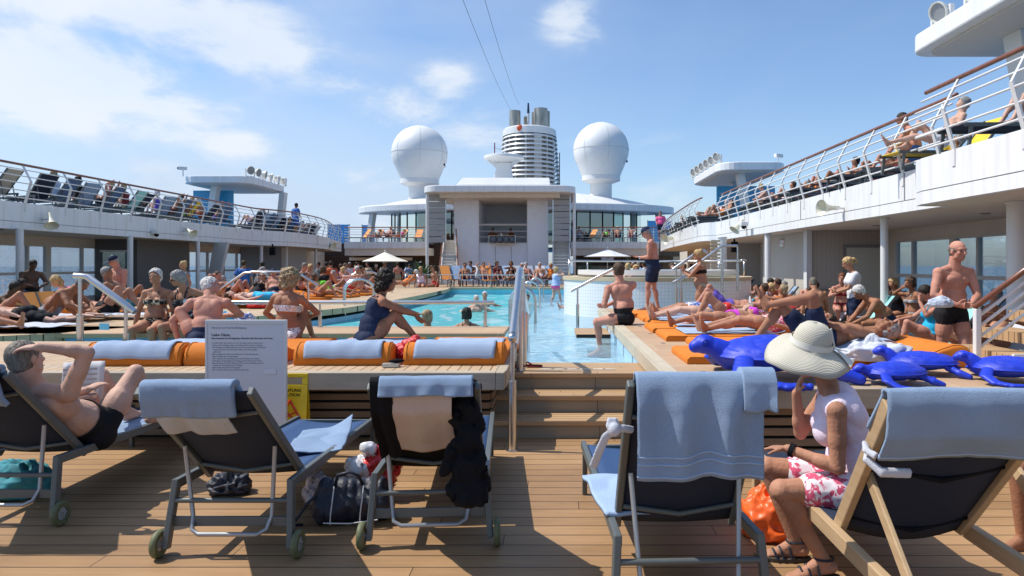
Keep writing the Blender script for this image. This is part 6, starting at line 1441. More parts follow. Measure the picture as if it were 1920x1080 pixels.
o = root('tub_step', 'low timber step beside the hot tub rail', 'step', (3.2,14.6,0)); MB().box(-.45,.6,-.7,.7,0,.22).build('riser_box', RISER, o); MB().box(-.47,.62,-.72,.72,.221,.26).build('tread', TREAD, o)
o = root('vent_grille', 'tall cream slatted ventilation grille beyond the bikini woman', 'vent', P(1342,540,22)); w = 10*22/1280
for k in range(14): MB().box(-w*.9,w*.9,0,.06,.05+k*.11,.12+k*.11).build('slat', mat('vent_cream', (.60,.52,.36), .6), o)
o = root('pool_marker', 'small pale blue pictogram plate on the timber pool edge', 'sign', P(198,612,9.35)+V((0,-.02,.0)), radians(-12)); MB().box(-.075,.075,-.012,0,-.045,.045).build('plate', mat('plate_blue', (.25,.62,.80), .4), o)
# ================================================================ THE PEOPLE NEAR ENOUGH TO KNOW APART
def W(px, py, Y, loc, rz):  # picture point at depth Y -> local coordinates of a figure
    return Matrix.Rotation(-rz, 3, 'Z') @ (P(px, py, Y)-V(loc))
# man lying on the sunward lounger, hand on head, reading
loc, rz = (-3.30, 4.72, .40), 0
b = Body(hip=(0,.12,.10), sp=(-.10,-.85,.46), sp2=(-.14,-.66,.70), h=1.78, fat=1.08, neck=(-.25,-.35,.85), face=(.25,.9,.10),
  R=((.05,-.42,.735), (1,.3,.7), (-1,.0,-.05), (0,-.2,1)), L=((-.02,.12,.36), (-1,.1,-.3), (.3,.8,.3)),
  RL=((.16,.62,.09), (.12,.1,1), (.15,1,-.1)), LL=((-.10,.72,.09), (-.1,.1,1), (0,1,0)))
person('man lying on the shaded-side lounger with one hand on his head, black trunks', b, loc, rz, 'pale', ('crop', 'greybrown'), [('trunks', 'black')], .009)
o = root('newspaper', 'folded newspaper leaning against the raised thigh of the lying man', 'newspaper', (-3.42, 4.92, .58), radians(20))
sheet('pages', lambda u, v: ((u-.5)*.26, .02*sin(u*3)+.10*v, v*.36), 8, 8, mat('newsprint', (.62,.61,.60), .8), o, .006)
for k in range(9): MB().box(-.11,.10,-.012+.10*(.05+k*.036/.36*.36)-.0,-.010+.10*(.05+k*.036),.02+k*.036,.034+k*.036).build('print_line', mat('print_grey', (.38,.38,.38), .8), o)
# woman with the sun hat, sitting sideways on the wooden chair
loc, rz = (1.62, 3.70, 0), radians(87)
b = Body(hip=(0,-.02,.455), sp=(0,.0,1), sp2=(0,.46,.9), rx2=(.95,-.28,0), h=1.80, fem=True, fat=1.04, neck=(0,.35,.9), face=(-.1,.9,-.25),
  R=((.12,.27,.93), (.1,.7,-1.0), (-.3,-.25,1), (.3,.9,.1)), L=((-.04,.36,.66), (-.6,-.9,-.8), (.5,.8,-.1), (0,-.2,1)),
  RL=((.10,.28,.10), (.1,1,.5), (.15,1,-.12)), LL=((-.12,.20,.10), (-.1,1,.5), (-.1,1,-.12)))
def hatlady(B, rt, hp):
    up, fc, hx = B.HF.col[2], B.HF.col[1], B.HF.col[0]; k = B.k
    tilt = (up-fc*.42-hx*.42).normalized(); M = frame3(tilt, hx); c = B.head+up*.042*k
    ho = root('sun_hat', 'wide-brimmed cream straw hat with ribbon bow worn by the seated woman', 'hat', rt.location, rt.rotation_euler.z)
    N_ = 96; prof = [(q_[0]*.93, q_[1]) for q_ in [(.004,.135),(.03,.134),(.06,.124),(.083,.102),(.096,.070),(.102,.035),(.106,.010),(.125,-.004),(.155,-.018),(.185,-.034),(.212,-.058),(.230,-.085)]]
    rings = []
    for i, (r, z) in enumerate(prof):
        w = max(0, (r-.106)/.124); ring = []
        for j in range(N_):
            a = 2*pi*j/N_; z2 = z+w*(.030*sin(2*a+.6)+.016*sin(3*a+1)+.006*sin(7*a)); rr = r*(1+.03*w*sin(4*a))
            ring.append(c+M @ V((rr*cos(a), rr*sin(a)*1.06, z2)))
        rings.append(ring)
    sm_ = bpy.data.materials.new('straw'); sm_.use_nodes = True; N, L, Bs = nodes(sm_); tc = N.new('ShaderNodeTexCoord')
    uvn = N.new('ShaderNodeAttribute'); uvn.attribute_name = 'ring'
    wv = MN('SINE', MN('MULTIPLY', uvn.outputs['Fac'], 2*pi*1.0, tree=sm_.node_tree), tree=sm_.node_tree)
    r_ = N.new('ShaderNodeMapRange'); r_.inputs[1].default_value = -1; L.new(wv, r_.inputs[0])
    x = N.new('ShaderNodeMix'); x.data_type = 'RGBA'; L.new(r_.outputs[0], x.inputs[0]); x.inputs[6].default_value = (.50,.465,.37,1); x.inputs[7].default_value = (.62,.585,.48,1); L.new(x.outputs[2], Bs.inputs['Base Color']); Bs.inputs['Roughness'].default_value = .8
    bp = N.new('ShaderNodeBump'); bp.inputs['Distance'].default_value = .002; L.new(r_.outputs[0], bp.inputs['Height']); L.new(bp.outputs[0], Bs.inputs['Normal'])
    o = MB().loft(rings, caps=False).build('straw_hat', sm_, ho, smooth=True)
    at = o.data.attributes.new('ring', 'FLOAT', 'POINT'); dist = 0; vals = []
    for i, (r, z) in enumerate(prof):
        if i: dist += sqrt((r-prof[i-1][0])**2+(z-prof[i-1][1])**2)
        vals += [dist/.0085]*N_
    at.data.foreach_set('value', vals)
    s = o.modifiers.new('t', 'SOLIDIFY'); s.thickness = .003
    rb = MB(); rr_ = []
    for z in (.012,.045): rr_.append([c+M @ V((.1085*cos(a)*(1 if z < .03 else .975), .1085*sin(a)*1.06*(1 if z < .03 else .975), z)) for a in [2*pi*j/48 for j in range(48)]])
    ribm = mat('ribbon_cream', (.70,.68,.60), .6); rb.loft(rr_, caps=False).build('ribbon', ribm, ho, smooth=True)
    kn = c+M @ V((-.045,-.125,.02)); tl = [(kn, kn+M @ V((.09,-.05,-.03)), .05), (kn, kn+M @ V((-.05,-.08,-.05)), .055), (kn+M @ V((0,.01,.0)), kn+M @ V((.03,.05,.10)), .018)]
    mb = MB()
    for a_, b_, w_ in tl:
        d = (b_-a_).normalized(); n_ = d.cross(M.col[2]).normalized(); mb.loft([[a_+n_*.006, a_-n_*.006, a_-n_*.006+d.cross(n_)*.004, a_+n_*.006+d.cross(n_)*.004], [b_+n_*w_, b_-n_*w_*.8, b_-n_*w_*.8+d.cross(n_)*.004, b_+n_*w_+d.cross(n_)*.004]])
    mb.build('bow', ribm, ho)
person('woman in white tank top and pink floral shorts sitting hunched under a straw hat', b, loc, rz, 'tan', ('crop', 'blond'), [('shorts', 'floral_pink'), ('tank', 'lilac'), ('watch', BLACK, 'L')], .008, extra=hatlady)
for sd in 'RL':
    an, t = b.an[sd], b.toe[sd]; M_ = Matrix.Rotation(rz, 4, 'Z'); base = V(loc)
    w_ = lambda v: base+(Matrix.Rotation(rz, 3, 'Z') @ v); so_ = w_(an)
    o = root('sandal', 'dark strappy sandal on the hat woman\'s '+('foot that stands farther from the bag' if sd == 'L' else 'foot beside the orange bag'), 'sandal', (so_.x, so_.y, 0), rz, 'pair of strappy sandals')
    out = [(.045*cos(a)*(1+.12*sin(a)), .05+.135*sin(a)) for a in [2*pi*k/20 for k in range(20)]]
    MB().prism(out, .003, .022).build('sole', mat('sole_brown', (.06,.045,.035), .7), o)
    for (y, h_) in ((.11,.062),(.075,.075),(.03,.10)): MB().tube([(-.045,y,.02),(-.03,y+.01,h_*.8),(0,y+.015,h_),(.03,y+.01,h_*.8),(.045,y,.02)], .007, 6).build('strap', bagm, o)
    MB().tube([(.042*cos(a), .0+.05*sin(a)-.0, .11) for a in [2*pi*k/16 for k in range(16)]], .006, 6, closed=True).build('ankle_strap', bagm, o)
# ---- seated women and men round the small pool
S = person
PZ_ = PZ
S('grey-haired woman in patterned bikini sitting on the pool coping facing the camera', sit(0, .36, -.34, 1.66, fem=True, fat=1.16, spread=.16, sp=(0,.0,1), sp2=(0,.06,1), R=((.30,.10,.03),(.9,-.5,0),(.3,.3,-1)), L=((-.30,.10,.03),(-.9,-.5,0),(-.3,.3,-1)), face=(-.1,1,.02)), (X_(287,9.86),9.98,PZ), pi, 'tan', ('short','white'), [('bikini','leopard'),('brief','leopard')], .010)
S('grey-haired woman in zebra-print swimsuit with hand on hip looking aside', sit(0, .36, -.30, 1.68, fem=True, fat=1.18, sp=(0,.05,1), sp2=(.1,.25,1), L=((-.26,-.02,.30),(-1,-.4,.1),(.6,.2,-.5)), R=((.24,.18,.30),(1,-.5,-.2),(-.5,.5,-.3)), face=(.85,.5,-.25)), (X_(350,9.9),9.98,PZ), pi-.15, 'tan', ('short','grey'), [('swimsuit','zebra'),('glasses',None)], .010)
S('white-haired man seen from behind sitting with one knee drawn up', sit(-.06, .42, .06, 1.74, fat=1.1, sp=(.05,.25,1), sp2=(0,.45,1), R=((.12,.48,.32),(1,0,-.3),(-.2,.8,-.3)), L=((-.32,.10,.05),(-1,-.1,0),(0,.3,-1)), face=(.9,.35,0), LL=((-.22,.34,.06),(-.6,.3,1),(-.3,1,0))), (X_(388,8.4),8.35,PZ+.0), .25, 'red', ('short','white'), [('trunks','navy')], .010)
S('curly blonde woman with bare back and string bikini sitting by the notice board', sit(-.02, .45, .06, 1.70, fem=True, fat=1.02, sp=(-.05,.0,1), sp2=(.04,.10,1), R=((.14,.36,.30),(1,-.2,-.2)), L=((-.22,.30,.22),(-1,-.1,-.2)), face=(.15,1,-.05)), (X_(540,8.45),8.42,PZ), -.05, 'deep', ('curly','ash'), [('bikini','dotted'),('brief','dotted')], .009)
S('dark-haired woman in navy swimsuit clasping her knees beside the red bag', sit(-.02, .46, .07, 1.72, fem=True, fat=1.10, sp=(0,.12,1), sp2=(0,.42,1), R=((.02,.56,.38),(1,-.1,-.1),(-.5,.5,-.7)), L=((-.02,.57,.36),(-1,-.1,-.2),(.5,.5,-.6)), face=(.15,1,-.05), RL=((.10,.56,.07),(.0,.2,1),(0,1,0)), LL=((-.08,.60,.07),(0,.2,1),(0,1,0))), (X_(692,8.15),8.12,PZ), radians(-62), 'deep', ('curly','dark'), [('swimsuit','navy')], .009)
# ---- curved platform, sunward side
def at(px, Y): return X_(px, Y)
S('bare-backed man bent far forward on the curved platform behind the bent rail', sit(-.02, .46, .05, 1.76, fat=1.0, sp=(0,.35,1), sp2=(0,1,.65), R=((.16,.62,.12),(1,-.1,-.1)), L=((-.16,.62,.12),(-1,-.1,-.1)), face=(.1,.8,-.7), neck=(0,.9,.4), RL=((.16,.50,.06),(.3,.3,1),(0,1,0)), LL=((-.16,.50,.06),(-.3,.3,1),(0,1,0))), (at(92,11.6),11.6,PZ+.07), radians(-82), 'deep', ('crop','greybrown'), [('trunks','grey')], .011)
S('man in black trunks lying with a raised knee behind the bent rail', lie(1.78, knee=(.42,.55)), (at(205,12.6),12.6,PZ+.07), radians(-90-8), 'tan', ('short','dark'), [('trunks','black')], .012)
S('person in black shorts lying face down in front of the bent man', lie(1.74, prone=True), (at(50,10.75),10.75,PZ+.07), radians(-82), 'pale', ('short','greybrown'), [('shorts','black')], .012)
S('tanned person with stretched legs lying cut by the picture edge on the curved platform', lie(1.76, knee=(None,.46)), (at(-75,9.7),9.7,PZ+.07), radians(-84), 'tan', ('short','dark'), [('trunks','orange')], .012)
S('man in dark cap and patterned shorts standing bare-chested looking down', stand(1.78, fat=1.10, sp2=(0,.05,1), R=((.20,.20,.92),(.6,-1,0)), L=((-.20,.24,.98),(-.8,-1,0)), face=(.25,.9,-.45)), (at(222,15.2),15.2,.06), pi-.35, 'red', ('crop','grey'), [('shorts','camo'),('cap','navy')], .012)
S('blonde woman in pink top bending down behind the bent rail', sit(.50, .30, .06, 1.68, fem=True, sp=(0,.2,1), sp2=(0,.7,1), face=(.1,.8,-.6), R=((.15,.5,.55),(1,-.3,0)), L=((-.15,.5,.55),(-1,-.3,0))), (at(142,14.2),14.2,.12), radians(150), 'pale', ('bob','blond'), [('tank','pink'),('brief','pink')], .013)
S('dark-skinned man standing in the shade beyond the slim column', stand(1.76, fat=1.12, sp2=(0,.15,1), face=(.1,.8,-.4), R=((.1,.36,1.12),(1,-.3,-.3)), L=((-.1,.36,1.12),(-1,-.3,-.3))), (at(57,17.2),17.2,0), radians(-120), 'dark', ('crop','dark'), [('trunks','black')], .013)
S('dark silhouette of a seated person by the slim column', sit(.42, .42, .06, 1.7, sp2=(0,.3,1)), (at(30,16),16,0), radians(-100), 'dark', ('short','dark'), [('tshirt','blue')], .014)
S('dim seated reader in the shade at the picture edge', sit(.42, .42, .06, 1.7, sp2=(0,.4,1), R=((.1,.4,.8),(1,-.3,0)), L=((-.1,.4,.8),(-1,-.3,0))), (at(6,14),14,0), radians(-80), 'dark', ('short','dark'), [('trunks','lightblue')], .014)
S('white-haired woman with sunglasses reclining among the sunbathers', recline(35, 1.65, fem=True), (at(475,17.6),17.6,PZ+.07), radians(170), 'tan', ('bob','white'), [('swimsuit','black'),('glasses',None)], .014)
S('man in dark cap reclining beside the white-haired sunbather', recline(42, 1.76, fat=1.1), (at(508,18),18.3,PZ+.07), radians(-150), 'red', ('crop','grey'), [('trunks','navy'),('cap','navy')], .014)
S('man in bright blue swim shorts lying flat on an orange mat', lie(1.78), (at(490,16.6),16.6,PZ+.08), radians(-88), 'pale', ('short','brown'), [('shorts','skyblue')], .013)
S('goateed man sitting in the shade under the gallery', sit(.45, .42, .06, 1.76, sp2=(0,.3,1), face=(0,1,-.1)), (at(497,22),22,.2), radians(-170), 'tan', ('short','dark'), [('tshirt','grey')], .015)
S('bald man sitting up with bare shoulders beyond the curly blonde', sit(.0, .5, .06, 1.78, fat=1.15, sp2=(0,.2,1)), (at(566,21),21,PZ+.08), radians(-120), 'red', ('crop','greybrown'), [('trunks','black')], .015)
S('woman in orange bikini lying beyond the curly blonde woman', recline(28, 1.68, fem=True, knee=(.5,None)), (at(602,19.2),19.2,PZ+.08), radians(-100), 'tan', ('bob','brown'), [('bikini','orange'),('brief','orange')], .014)
S('broad person in black tank top sitting with back turned', sit(.2, .4, .06, 1.74, fat=1.2, fem=True, sp2=(0,.1,1)), (at(606,23.5),23.5,.45), radians(20), 'tan', ('bob','brown'), [('tank','black'),('shorts','black')], .016)
S('man in rust red shirt standing with back turned', stand(1.78, fat=1.15), (at(620,30),30,.0), .1, 'tan', ('short','dark'), [('tshirt','rust'),('shorts','black')], .018)
S('man in blue shirt standing with back turned by the grey room', stand(1.78, fat=1.12), (at(457,26),26,0), .2, 'tan', ('short','brown'), [('tshirt','blue'),('shorts','navy')], .016)
S('dark-haired man in grey shirt standing before the bright windows', stand(1.74), (at(493,28),28,0), 1.2, 'deep', ('short','dark'), [('tshirt','grey'),('shorts','navy')], .018)
S('person with blonde bun standing by the leaning strut', stand(1.72, fem=True), (at(346,20),20,0), 2.4, 'tan', ('bun','blond'), [('tank','grey'),('shorts','black')], .015)
S('man with dark glasses sitting by a striped deck chair', sit(.45, .42, .06, 1.76, sp=(0,-.2,1), sp2=(0,.1,1), face=(.2,1,0), R=((.2,.45,.75),(1,-.2,-.3)), L=((-.2,.45,.75),(-1,-.2,-.3))), (at(646,25),25,.3), radians(-115), 'red', ('short','brown'), [('trunks','white'),('glasses',None)], .016)
S('bare-backed man in khaki shorts standing before the dark bar', stand(1.76), (at(746,40),40,0), .5, 'red', ('short','dark'), [('shorts','khaki')], .02)
S('person in purple patterned shirt leaning at the dark bar', stand(1.72, sp=(.3,.1,1), sp2=(.3,.3,1), fat=1.2), (at(765,41),41,0), .7, 'tan', ('short','dark'), [('tshirt','floral_blue'),('shorts','blue')], .02)
S('woman in lilac and purple swimsuit sitting at the far pool edge', sit(.0, .36, -.36, 1.65, fem=True, fat=1.15, face=(-.2,1,0)), (at(786,29.6),30.0,PZ), pi+.1, 'tan', ('short','blond'), [('swimsuit','lilac'),('brief','purple')], .016)
S('man in red trunks twisting round at the far pool edge', sit(.0, .36, -.36, 1.78, sp2=(.2,.1,1), face=(-1,.2,-.2), R=((.35,-.1,.05),(1,-.4,0))), (at(812,29.6),30.05,PZ), pi-.9, 'tan', ('short','brown'), [('trunks','red')], .016)
S('woman sunbathing in white headband beside the far pool ladder', recline(30, 1.65, fem=True), (at(758,29),29,PZ+.1), radians(95), 'tan', ('short','white'), [('swimsuit','orange')], .018)
# ---- swimmers
for (px, Y, lb, hr, sk, cl, fc) in ((802,11.3,'blond-brown head of a swimmer close to the timber-capped wall',('short','ash'),'tan','navy',(.5,1,0)), (875,13.6,'dark-haired swimmer with bare shoulders in mid pool',('bob','dark'),'tan','black',(.1,1,0)), (893,18.8,'swimmer in a white cap with shoulders awash',('crop','white'),'pale','white',(0,-1,0)), (909,21.2,'white-haired swimmer farthest out in the pool',('short','white'),'red','navy',(0,-1,0)), (988,25.0,'dark-haired swimmer by the middle hoop rail',('short','dark'),'tan','black',(.3,-1,0))):
    z = {802:-.82, 875:-.93, 893:-.90, 909:-.90, 988:-1.16}[px]
    S(lb, stand(1.68, fem=px == 875, face=fc, R=((.5,.35,1.25),(1,-.3,-.5)), L=((-.5,.35,1.25),(-1,-.3,-.5))), (at(px,Y), Y, z), 0, sk, hr, [('trunks', cl)] if px != 875 else [('swimsuit','black')], .014)
# ---- sunlit side
S('woman in striped top and pink shorts wading past the hot tub, hands at her face', stand(1.38, fem=True, fat=1.25, R=((.08,.16,1.22),(1,.3,-.4),(0,-.2,1)), L=((-.08,.16,1.22),(-1,.3,-.4),(0,-.2,1)), face=(.2,1,0), RL=((.12,.16,.08),(0,1,0),(0,1,0)), LL=((-.10,-.14,.08),(0,1,0),(0,1,0))), (at(1042,24.5),24.5,.16), radians(-60), 'pale', ('bob','blond'), [('trunks','pink'),('tank','stripes_blue')], .013)
S('person lying in the shallow water behind the hot tub, one foot showing', lie(1.7), (at(1068,20.9)+.55,20.9,.28), radians(90), 'red', ('short','brown'), [('trunks','black')], .014)
S('man in black trunks sitting with his bare back turned on the platform corner', sit(.0, .34, -.42, 1.84, fat=1.08, sp=(0,.08,1), sp2=(0,.22,1), rx=(.80,.60,0), rx2=(.75,-.66,0), face=(.4,.9,0), R=((-.02,.34,.30),(.9,-.5,-.3),(-.8,.5,0)), L=((-.10,.32,.28),(-.9,-.5,-.3),(.8,.5,0)), RL=((-.20,.35,-.40),(-.67,.74,.9),(-.67,.74,-.2)), LL=((-.33,.24,-.40),(-.67,.74,.9),(-.67,.74,-.2))), (1.14,11.15,PZ), radians(48), 'red', ('short','brown'), [('trunks','black')], .009)
S('tall man in navy shorts and dark cap standing sideways looking at his hands', stand(1.76, fat=1.10, sp=(0,-.02,1), sp2=(0,.12,1), face=(-.05,.85,-.5), R=((.10,.26,1.13),(.5,-.6,-1),(-.3,.9,.3)), L=((-.06,.27,1.13),(-.5,-.6,-1),(.3,.9,.3)), RL=((.11,-.10,.085),(0,1,0),(0,1,0)), LL=((-.11,.10,.085),(0,1,0),(0,1,0))), (at(1224,14.4),14.4,PZ), radians(75), 'red', ('crop','grey'), [('shorts','navy'),('cap','navy'),('watch',STEEL,'L')], .010)
S('blonde woman in black bikini top and khaki bottoms standing with raised hands', stand(1.68, fem=True, fat=1.14, sp2=(0,.12,1), face=(0,1,-.05), R=((.08,.38,1.26),(.8,-.5,-.8),(0,.5,.9)), L=((-.04,.38,1.24),(-.8,-.5,-.8),(0,.5,.9))), (at(1316,14.5),14.5,.26), radians(68), 'tan', ('bun','blond'), [('bikini','black'),('brief','khaki'),('glasses',None)], .010)
S('fair child-sized head peeping over the hot tub rim beside the seated man', sit(.0, .4, .1, 1.5, face=(0,1,0)), (at(1178,17.6),17.6,.88), 0, 'pale', ('short','blond'), [('trunks','blue')], .014)
S('person in purple shorts lying with both knees up at the far end of the platform', lie(1.78, knee=(.40,.60)), (at(1360,12.9),13.0,PZ+.08), radians(88), 'red', ('short','grey'), [('shorts','purple')], .011)
S('sunbather in white sun cap lying flat, sandal on one foot', lie(1.76, face=(0,-.1,1)), (at(1322,12.1),12.1,PZ+.08), radians(90), 'tan', ('short','grey'), [('shorts','floral_blue'),('cap','white')], .012)
S('sunbather with red headscarf lying flat beyond the magenta bikini', lie(1.74, fem=True), (at(1322,11.2),11.2,PZ+.08), radians(90), 'pale', ('bob','red'), [('bikini','red'),('brief','floral_blue')], .012)
S('woman in magenta bikini bottoms lying with one knee raised high', lie(1.74, knee=(.46,None), fem=True, spread=.13), (at(1370,9.9),10.0,PZ+.08), radians(91), 'tan', ('bob','brown'), [('bikini','magenta'),('brief','magenta')], .010)
S('tanned sunbather with two straight legs ending at the towel by the turtle head', lie(1.82, fat=1.08, spread=.11), (at(1448,8.9),9.0,PZ+.08), radians(94), 'tan', ('short','dark'), [('trunks','floral_pink')], .010)
S('man in navy and sky blue shorts lying with ankle crossed over his raised knee', lie(1.88, fat=1.08, face=(0,-.1,1), neck=(0,-.9,.35), sp2=(0,-1,.12), R=((.02,-.02,.27),(1,.2,.1),(-.6,.5,-.1),(0,0,1)), L=((-.05,-.06,.27),(-1,.2,.1),(.6,.4,-.1),(0,0,1)), RL=((.10,.60,.085),(.0,.1,1),(0,1,0)), LL=((.05,.47,.46),(-.35,.1,1),(.25,.2,.9))), (at(1530,7.25),7.3,PZ+.085), radians(92), 'deep', ('short','grey'), [('shorts','navy')], .009)
S('man in green brief trunks sitting with his broad bare back turned', sit(.0, .45, .06, 1.8, fat=1.12, sp2=(0,.25,1), R=((.3,.1,.05),(1,-.3,0)), L=((-.3,.1,.05),(-1,-.3,0))), (at(1531,15.5),15.5,.40), radians(8), 'tan', ('crop','greybrown'), [('brief','green')], .012)
S('auburn-haired woman adjusting her dark bikini top beside the T-shirt woman', sit(.40, .42, .06, 1.66, fem=True, fat=1.1, R=((.06,.22,.88),(1,-.2,-.4),(-.8,.1,.3)), L=((-.06,.22,.88),(-1,-.2,-.4),(.8,.1,.3)), face=(.3,1,-.1)), (at(1577,16),16,.15), radians(165), 'red', ('short','red'), [('bikini','maroon'),('brief','maroon')], .012)
S('woman in white T-shirt with blonde ponytail standing sideways', stand(1.72, fem=True, sp2=(0,.1,1), face=(0,.9,-.4), R=((.05,.32,1.08),(.8,-.6,-.5),(0,.8,.4)), L=((-.02,.34,1.06),(-.8,-.6,-.5),(0,.8,.4))), (at(1602,13.4),13.4,.06), radians(80), 'tan', ('pony','blond'), [('tshirt','white'),('shorts','navy')], .011)
S('tanned man with white curls leaning forward over his knees', sit(.38, .42, .06, 1.78, fat=1.1, sp=(0,.35,1), sp2=(0,.95,.75), face=(0,.8,-.6), neck=(0,.8,.5), R=((.12,.62,.50),(1,-.2,-.3)), L=((-.12,.62,.50),(-1,-.2,-.3))), (at(1665,12),12,.14), radians(86), 'deep', ('short','white'), [('trunks','navy')], .012)
S('dark-haired woman in shiny blue swimsuit reading a phone', sit(.36, .5, .30, 1.66, fem=True, fat=1.05, sp=(0,-.35,1), sp2=(0,.05,1), face=(0,.8,-.55), R=((.05,.38,.72),(.8,-.5,-.6)), L=((-.18,.20,1.0),(-.8,.3,-.9),(.3,.0,.9))), (at(1742,10.4),10.4,.10), radians(82), 'red', ('short','dark'), [('swimsuit','teal')], .011)
S('blonde woman sitting beside a child in the shade of the gallery', sit(.36, .42, .06, 1.64, fem=True, sp2=(0,.2,1)), (at(1683,14.8),14.8,.12), radians(110), 'tan', ('bob','blond'), [('swimsuit','black')], .013)
S('brown-haired woman in striped bikini sitting in the shade', sit(.36, .42, .06, 1.68, fem=True, sp2=(0,.1,1), R=((.1,.2,1.05),(1,.4,-.6))), (at(1712,13.9),13.9,.12), radians(100), 'deep', ('bob','brown'), [('bikini','stripes_bw'),('brief','stripes_bw')], .013)
S('balding man in black trunks striding with a pale towel bundled in his arms', stand(1.86, fat=1.03, sp=(0,.02,1), sp2=(0,.10,1), face=(-.12,1,-.12), R=((.15,.28,1.12),(1,-.3,-.5),(-.8,.5,0)), L=((-.02,.30,1.12),(-1,-.3,-.4),(.9,.3,0)), RL=((.10,-.20,.10),(0,1,0),(0,1,-.2)), LL=((-.10,.16,.085),(0,1,0),(0,1,0))), (at(1785,8.5),8.5,.05), pi+.12, 'red', ('balding','greybrown'), [('trunks','black')], .008)
o = crumple('pale towel bundled in the arms of the striding man', (at(1760,8.2),8.16,1.14), (.15,.09,.085), mat('towel_pale', (.46,.53,.64), .95, bump=.6, bscale=150), seed=4, amp=.15)
S('person with bent knee on a lounger behind the striding man', recline(30, 1.76, knee=(.45,.60)), (at(1838,9.3),9.3,.42), radians(-80), 'tan', ('short','dark'), [('trunks','black')], .012)
S('sunbather reading on a pale lounger beside the side stair', recline(48, 1.74, knee=(.5,None), R=((.1,.25,.62),(1,-.2,-.5)), L=((-.1,.25,.62),(-1,-.2,-.5))), (at(1885,8.6),8.4,.42), radians(75), 'deep', ('short','greybrown'), [('trunks','grey'),('glasses',None)], .012)
S('person reclining in deep shade at the picture edge behind the thick column', recline(45, 1.74, knee=(.5,.5)), (at(1905,12.3),12.3,.42), radians(80), 'deep', ('short','dark'), [('trunks','black')], .014)
S('seated person cut by the picture edge beside the wooden deck chair', sit(.40, .38, .06, 1.74, sp2=(0,.2,1)), (at(1925,3.9)+.42,3.9,.0), radians(100), 'deep', ('short','brown'), [('shorts','black')], .011)
# ================================================================ LOUNGERS AND PEOPLE FARTHER OFF
def slot_obj(o, m):
    if len(o.material_slots): o.material_slots[0].link = 'OBJECT'; o.material_slots[0].material = m
def far_lounger(ang=52):
    rt = root('sun_lounger', 'x', 'sun lounger'); a = radians(ang); hy, hz, bl = .35, .34, .86; ty, tz = hy-cos(a)*bl, hz+sin(a)*bl; f = MB()
    for s in (-1, 1):
        f.beam((s*.31,0,.36),(s*.31,1.9,.32),.035,.05); f.beam((s*.31,.05,.36),(s*.33,0,0),.035,.045,up=(0,1,0)); f.beam((s*.31,1.8,.32),(s*.31,1.84,0),.035,.045,up=(0,1,0)); f.beam((s*.27,hy,hz-.01),(s*.27,ty,tz),.03,.045,up=(0,1,0)); f.beam((s*.2,(hy+ty)/2,(hz+tz)/2-.02),(s*.2,0,.14),.02,.02,up=(0,1,0))
    f.build('frame', ALU, rt)
    M_ = MB().add([(-.26,hy,hz),(.26,hy,hz),(.26,ty,tz),(-.26,ty,tz),(-.26,hy,hz-.012),(.26,hy,hz-.012),(.26,ty-.012,tz-.01),(-.26,ty-.012,tz-.01)], [(0,1,2,3),(7,6,5,4),(0,4,5,1),(1,5,6,2),(2,6,7,3),(3,7,4,0)]); M_.build('backrest', NAVY, rt)
    MB().box(-.29,.29,.36,1.86,.335,.35).build('seat', NAVY, rt)
    return rt
FL = far_lounger()
BACKS = dict(navy=NAVY, blue=mat('mesh_midblue', (.06,.12,.24), .7), grey=mat('mesh_grey', (.22,.24,.27), .7), beige=mat('mesh_beige', (.42,.38,.30), .8), yellow=mat('mesh_yellow', (.72,.50,.03), .7), orange=mat('mesh_orange', (.80,.30,.06), .7), white=TOWELW, pale=TOWEL, aqua=mat('mesh_aqua', (.28,.62,.60), .7))
used_fl = [0]
def put_lounger(x, y, z, rz, c, label, group, seat=None):
    if not used_fl[0]:
        used_fl[0] = 1; o = FL; o.location = (x, y, z); o.rotation_euler = (0,0,rz); o['label'] = label; o['group'] = group; getkids(FL); ks = KIDS[FL.name][FL.name]
        sb = (ks[1], ks[2])
    else:
        o = ctree(FL, (x, y, z), rz, label, group); sb = None
        ks = COL.objects[-3:]; sb = (ks[1], ks[2])
    slot_obj(sb[0], BACKS[c]); slot_obj(sb[1], BACKS[seat or c]); return o
PR = {}
def proto(key, B, wear, hair): PR[key] = (B, wear, hair, [None])
proto('recm', recline(47, 1.76, knee=(.5,None)), [('trunks','navy')], ('short','grey'))
proto('recm2', recline(30, 1.76, knee=(.45,.5), R=((.12,-.55,.62),(1,.1,.5),(-1,-.2,.3))), [('trunks','navy')], ('crop','grey'))
proto('recf', recline(50, 1.66, fem=True, R=((.08,.30,.55),(1,-.2,-.5)), L=((-.08,.30,.55),(-1,-.2,-.5))), [('swimsuit','navy')], ('bob','grey'))
proto('recf2', recline(24, 1.66, fem=True, knee=(None,.5)), [('swimsuit','navy')], ('bob','grey'))
proto('sitm', sit(0, .5, .05, 1.76, fat=1.1, sp2=(0,.45,1), face=(.2,1,-.2), R=((.1,.45,.35),(1,-.2,-.2)), L=((-.1,.45,.35),(-1,-.2,-.2))), [('trunks','navy')], ('short','grey'))
proto('sitf', sit(0, .5, .05, 1.66, fem=True, sp2=(0,.15,1), face=(-.3,1,0), R=((.12,.10,.62),(1,.3,-.6))), [('swimsuit','navy')], ('bob','grey'))
proto('stm', stand(1.76, fat=1.08, R=((.2,.22,.98),(.8,-1,0))), [('shorts','navy'),('tshirt','white')], ('short','grey'))
proto('stf', stand(1.66, fem=True, face=(.5,1,0), L=((-.14,.25,1.0),(-.8,-1,0))), [('swimsuit','navy')], ('bob','grey'))
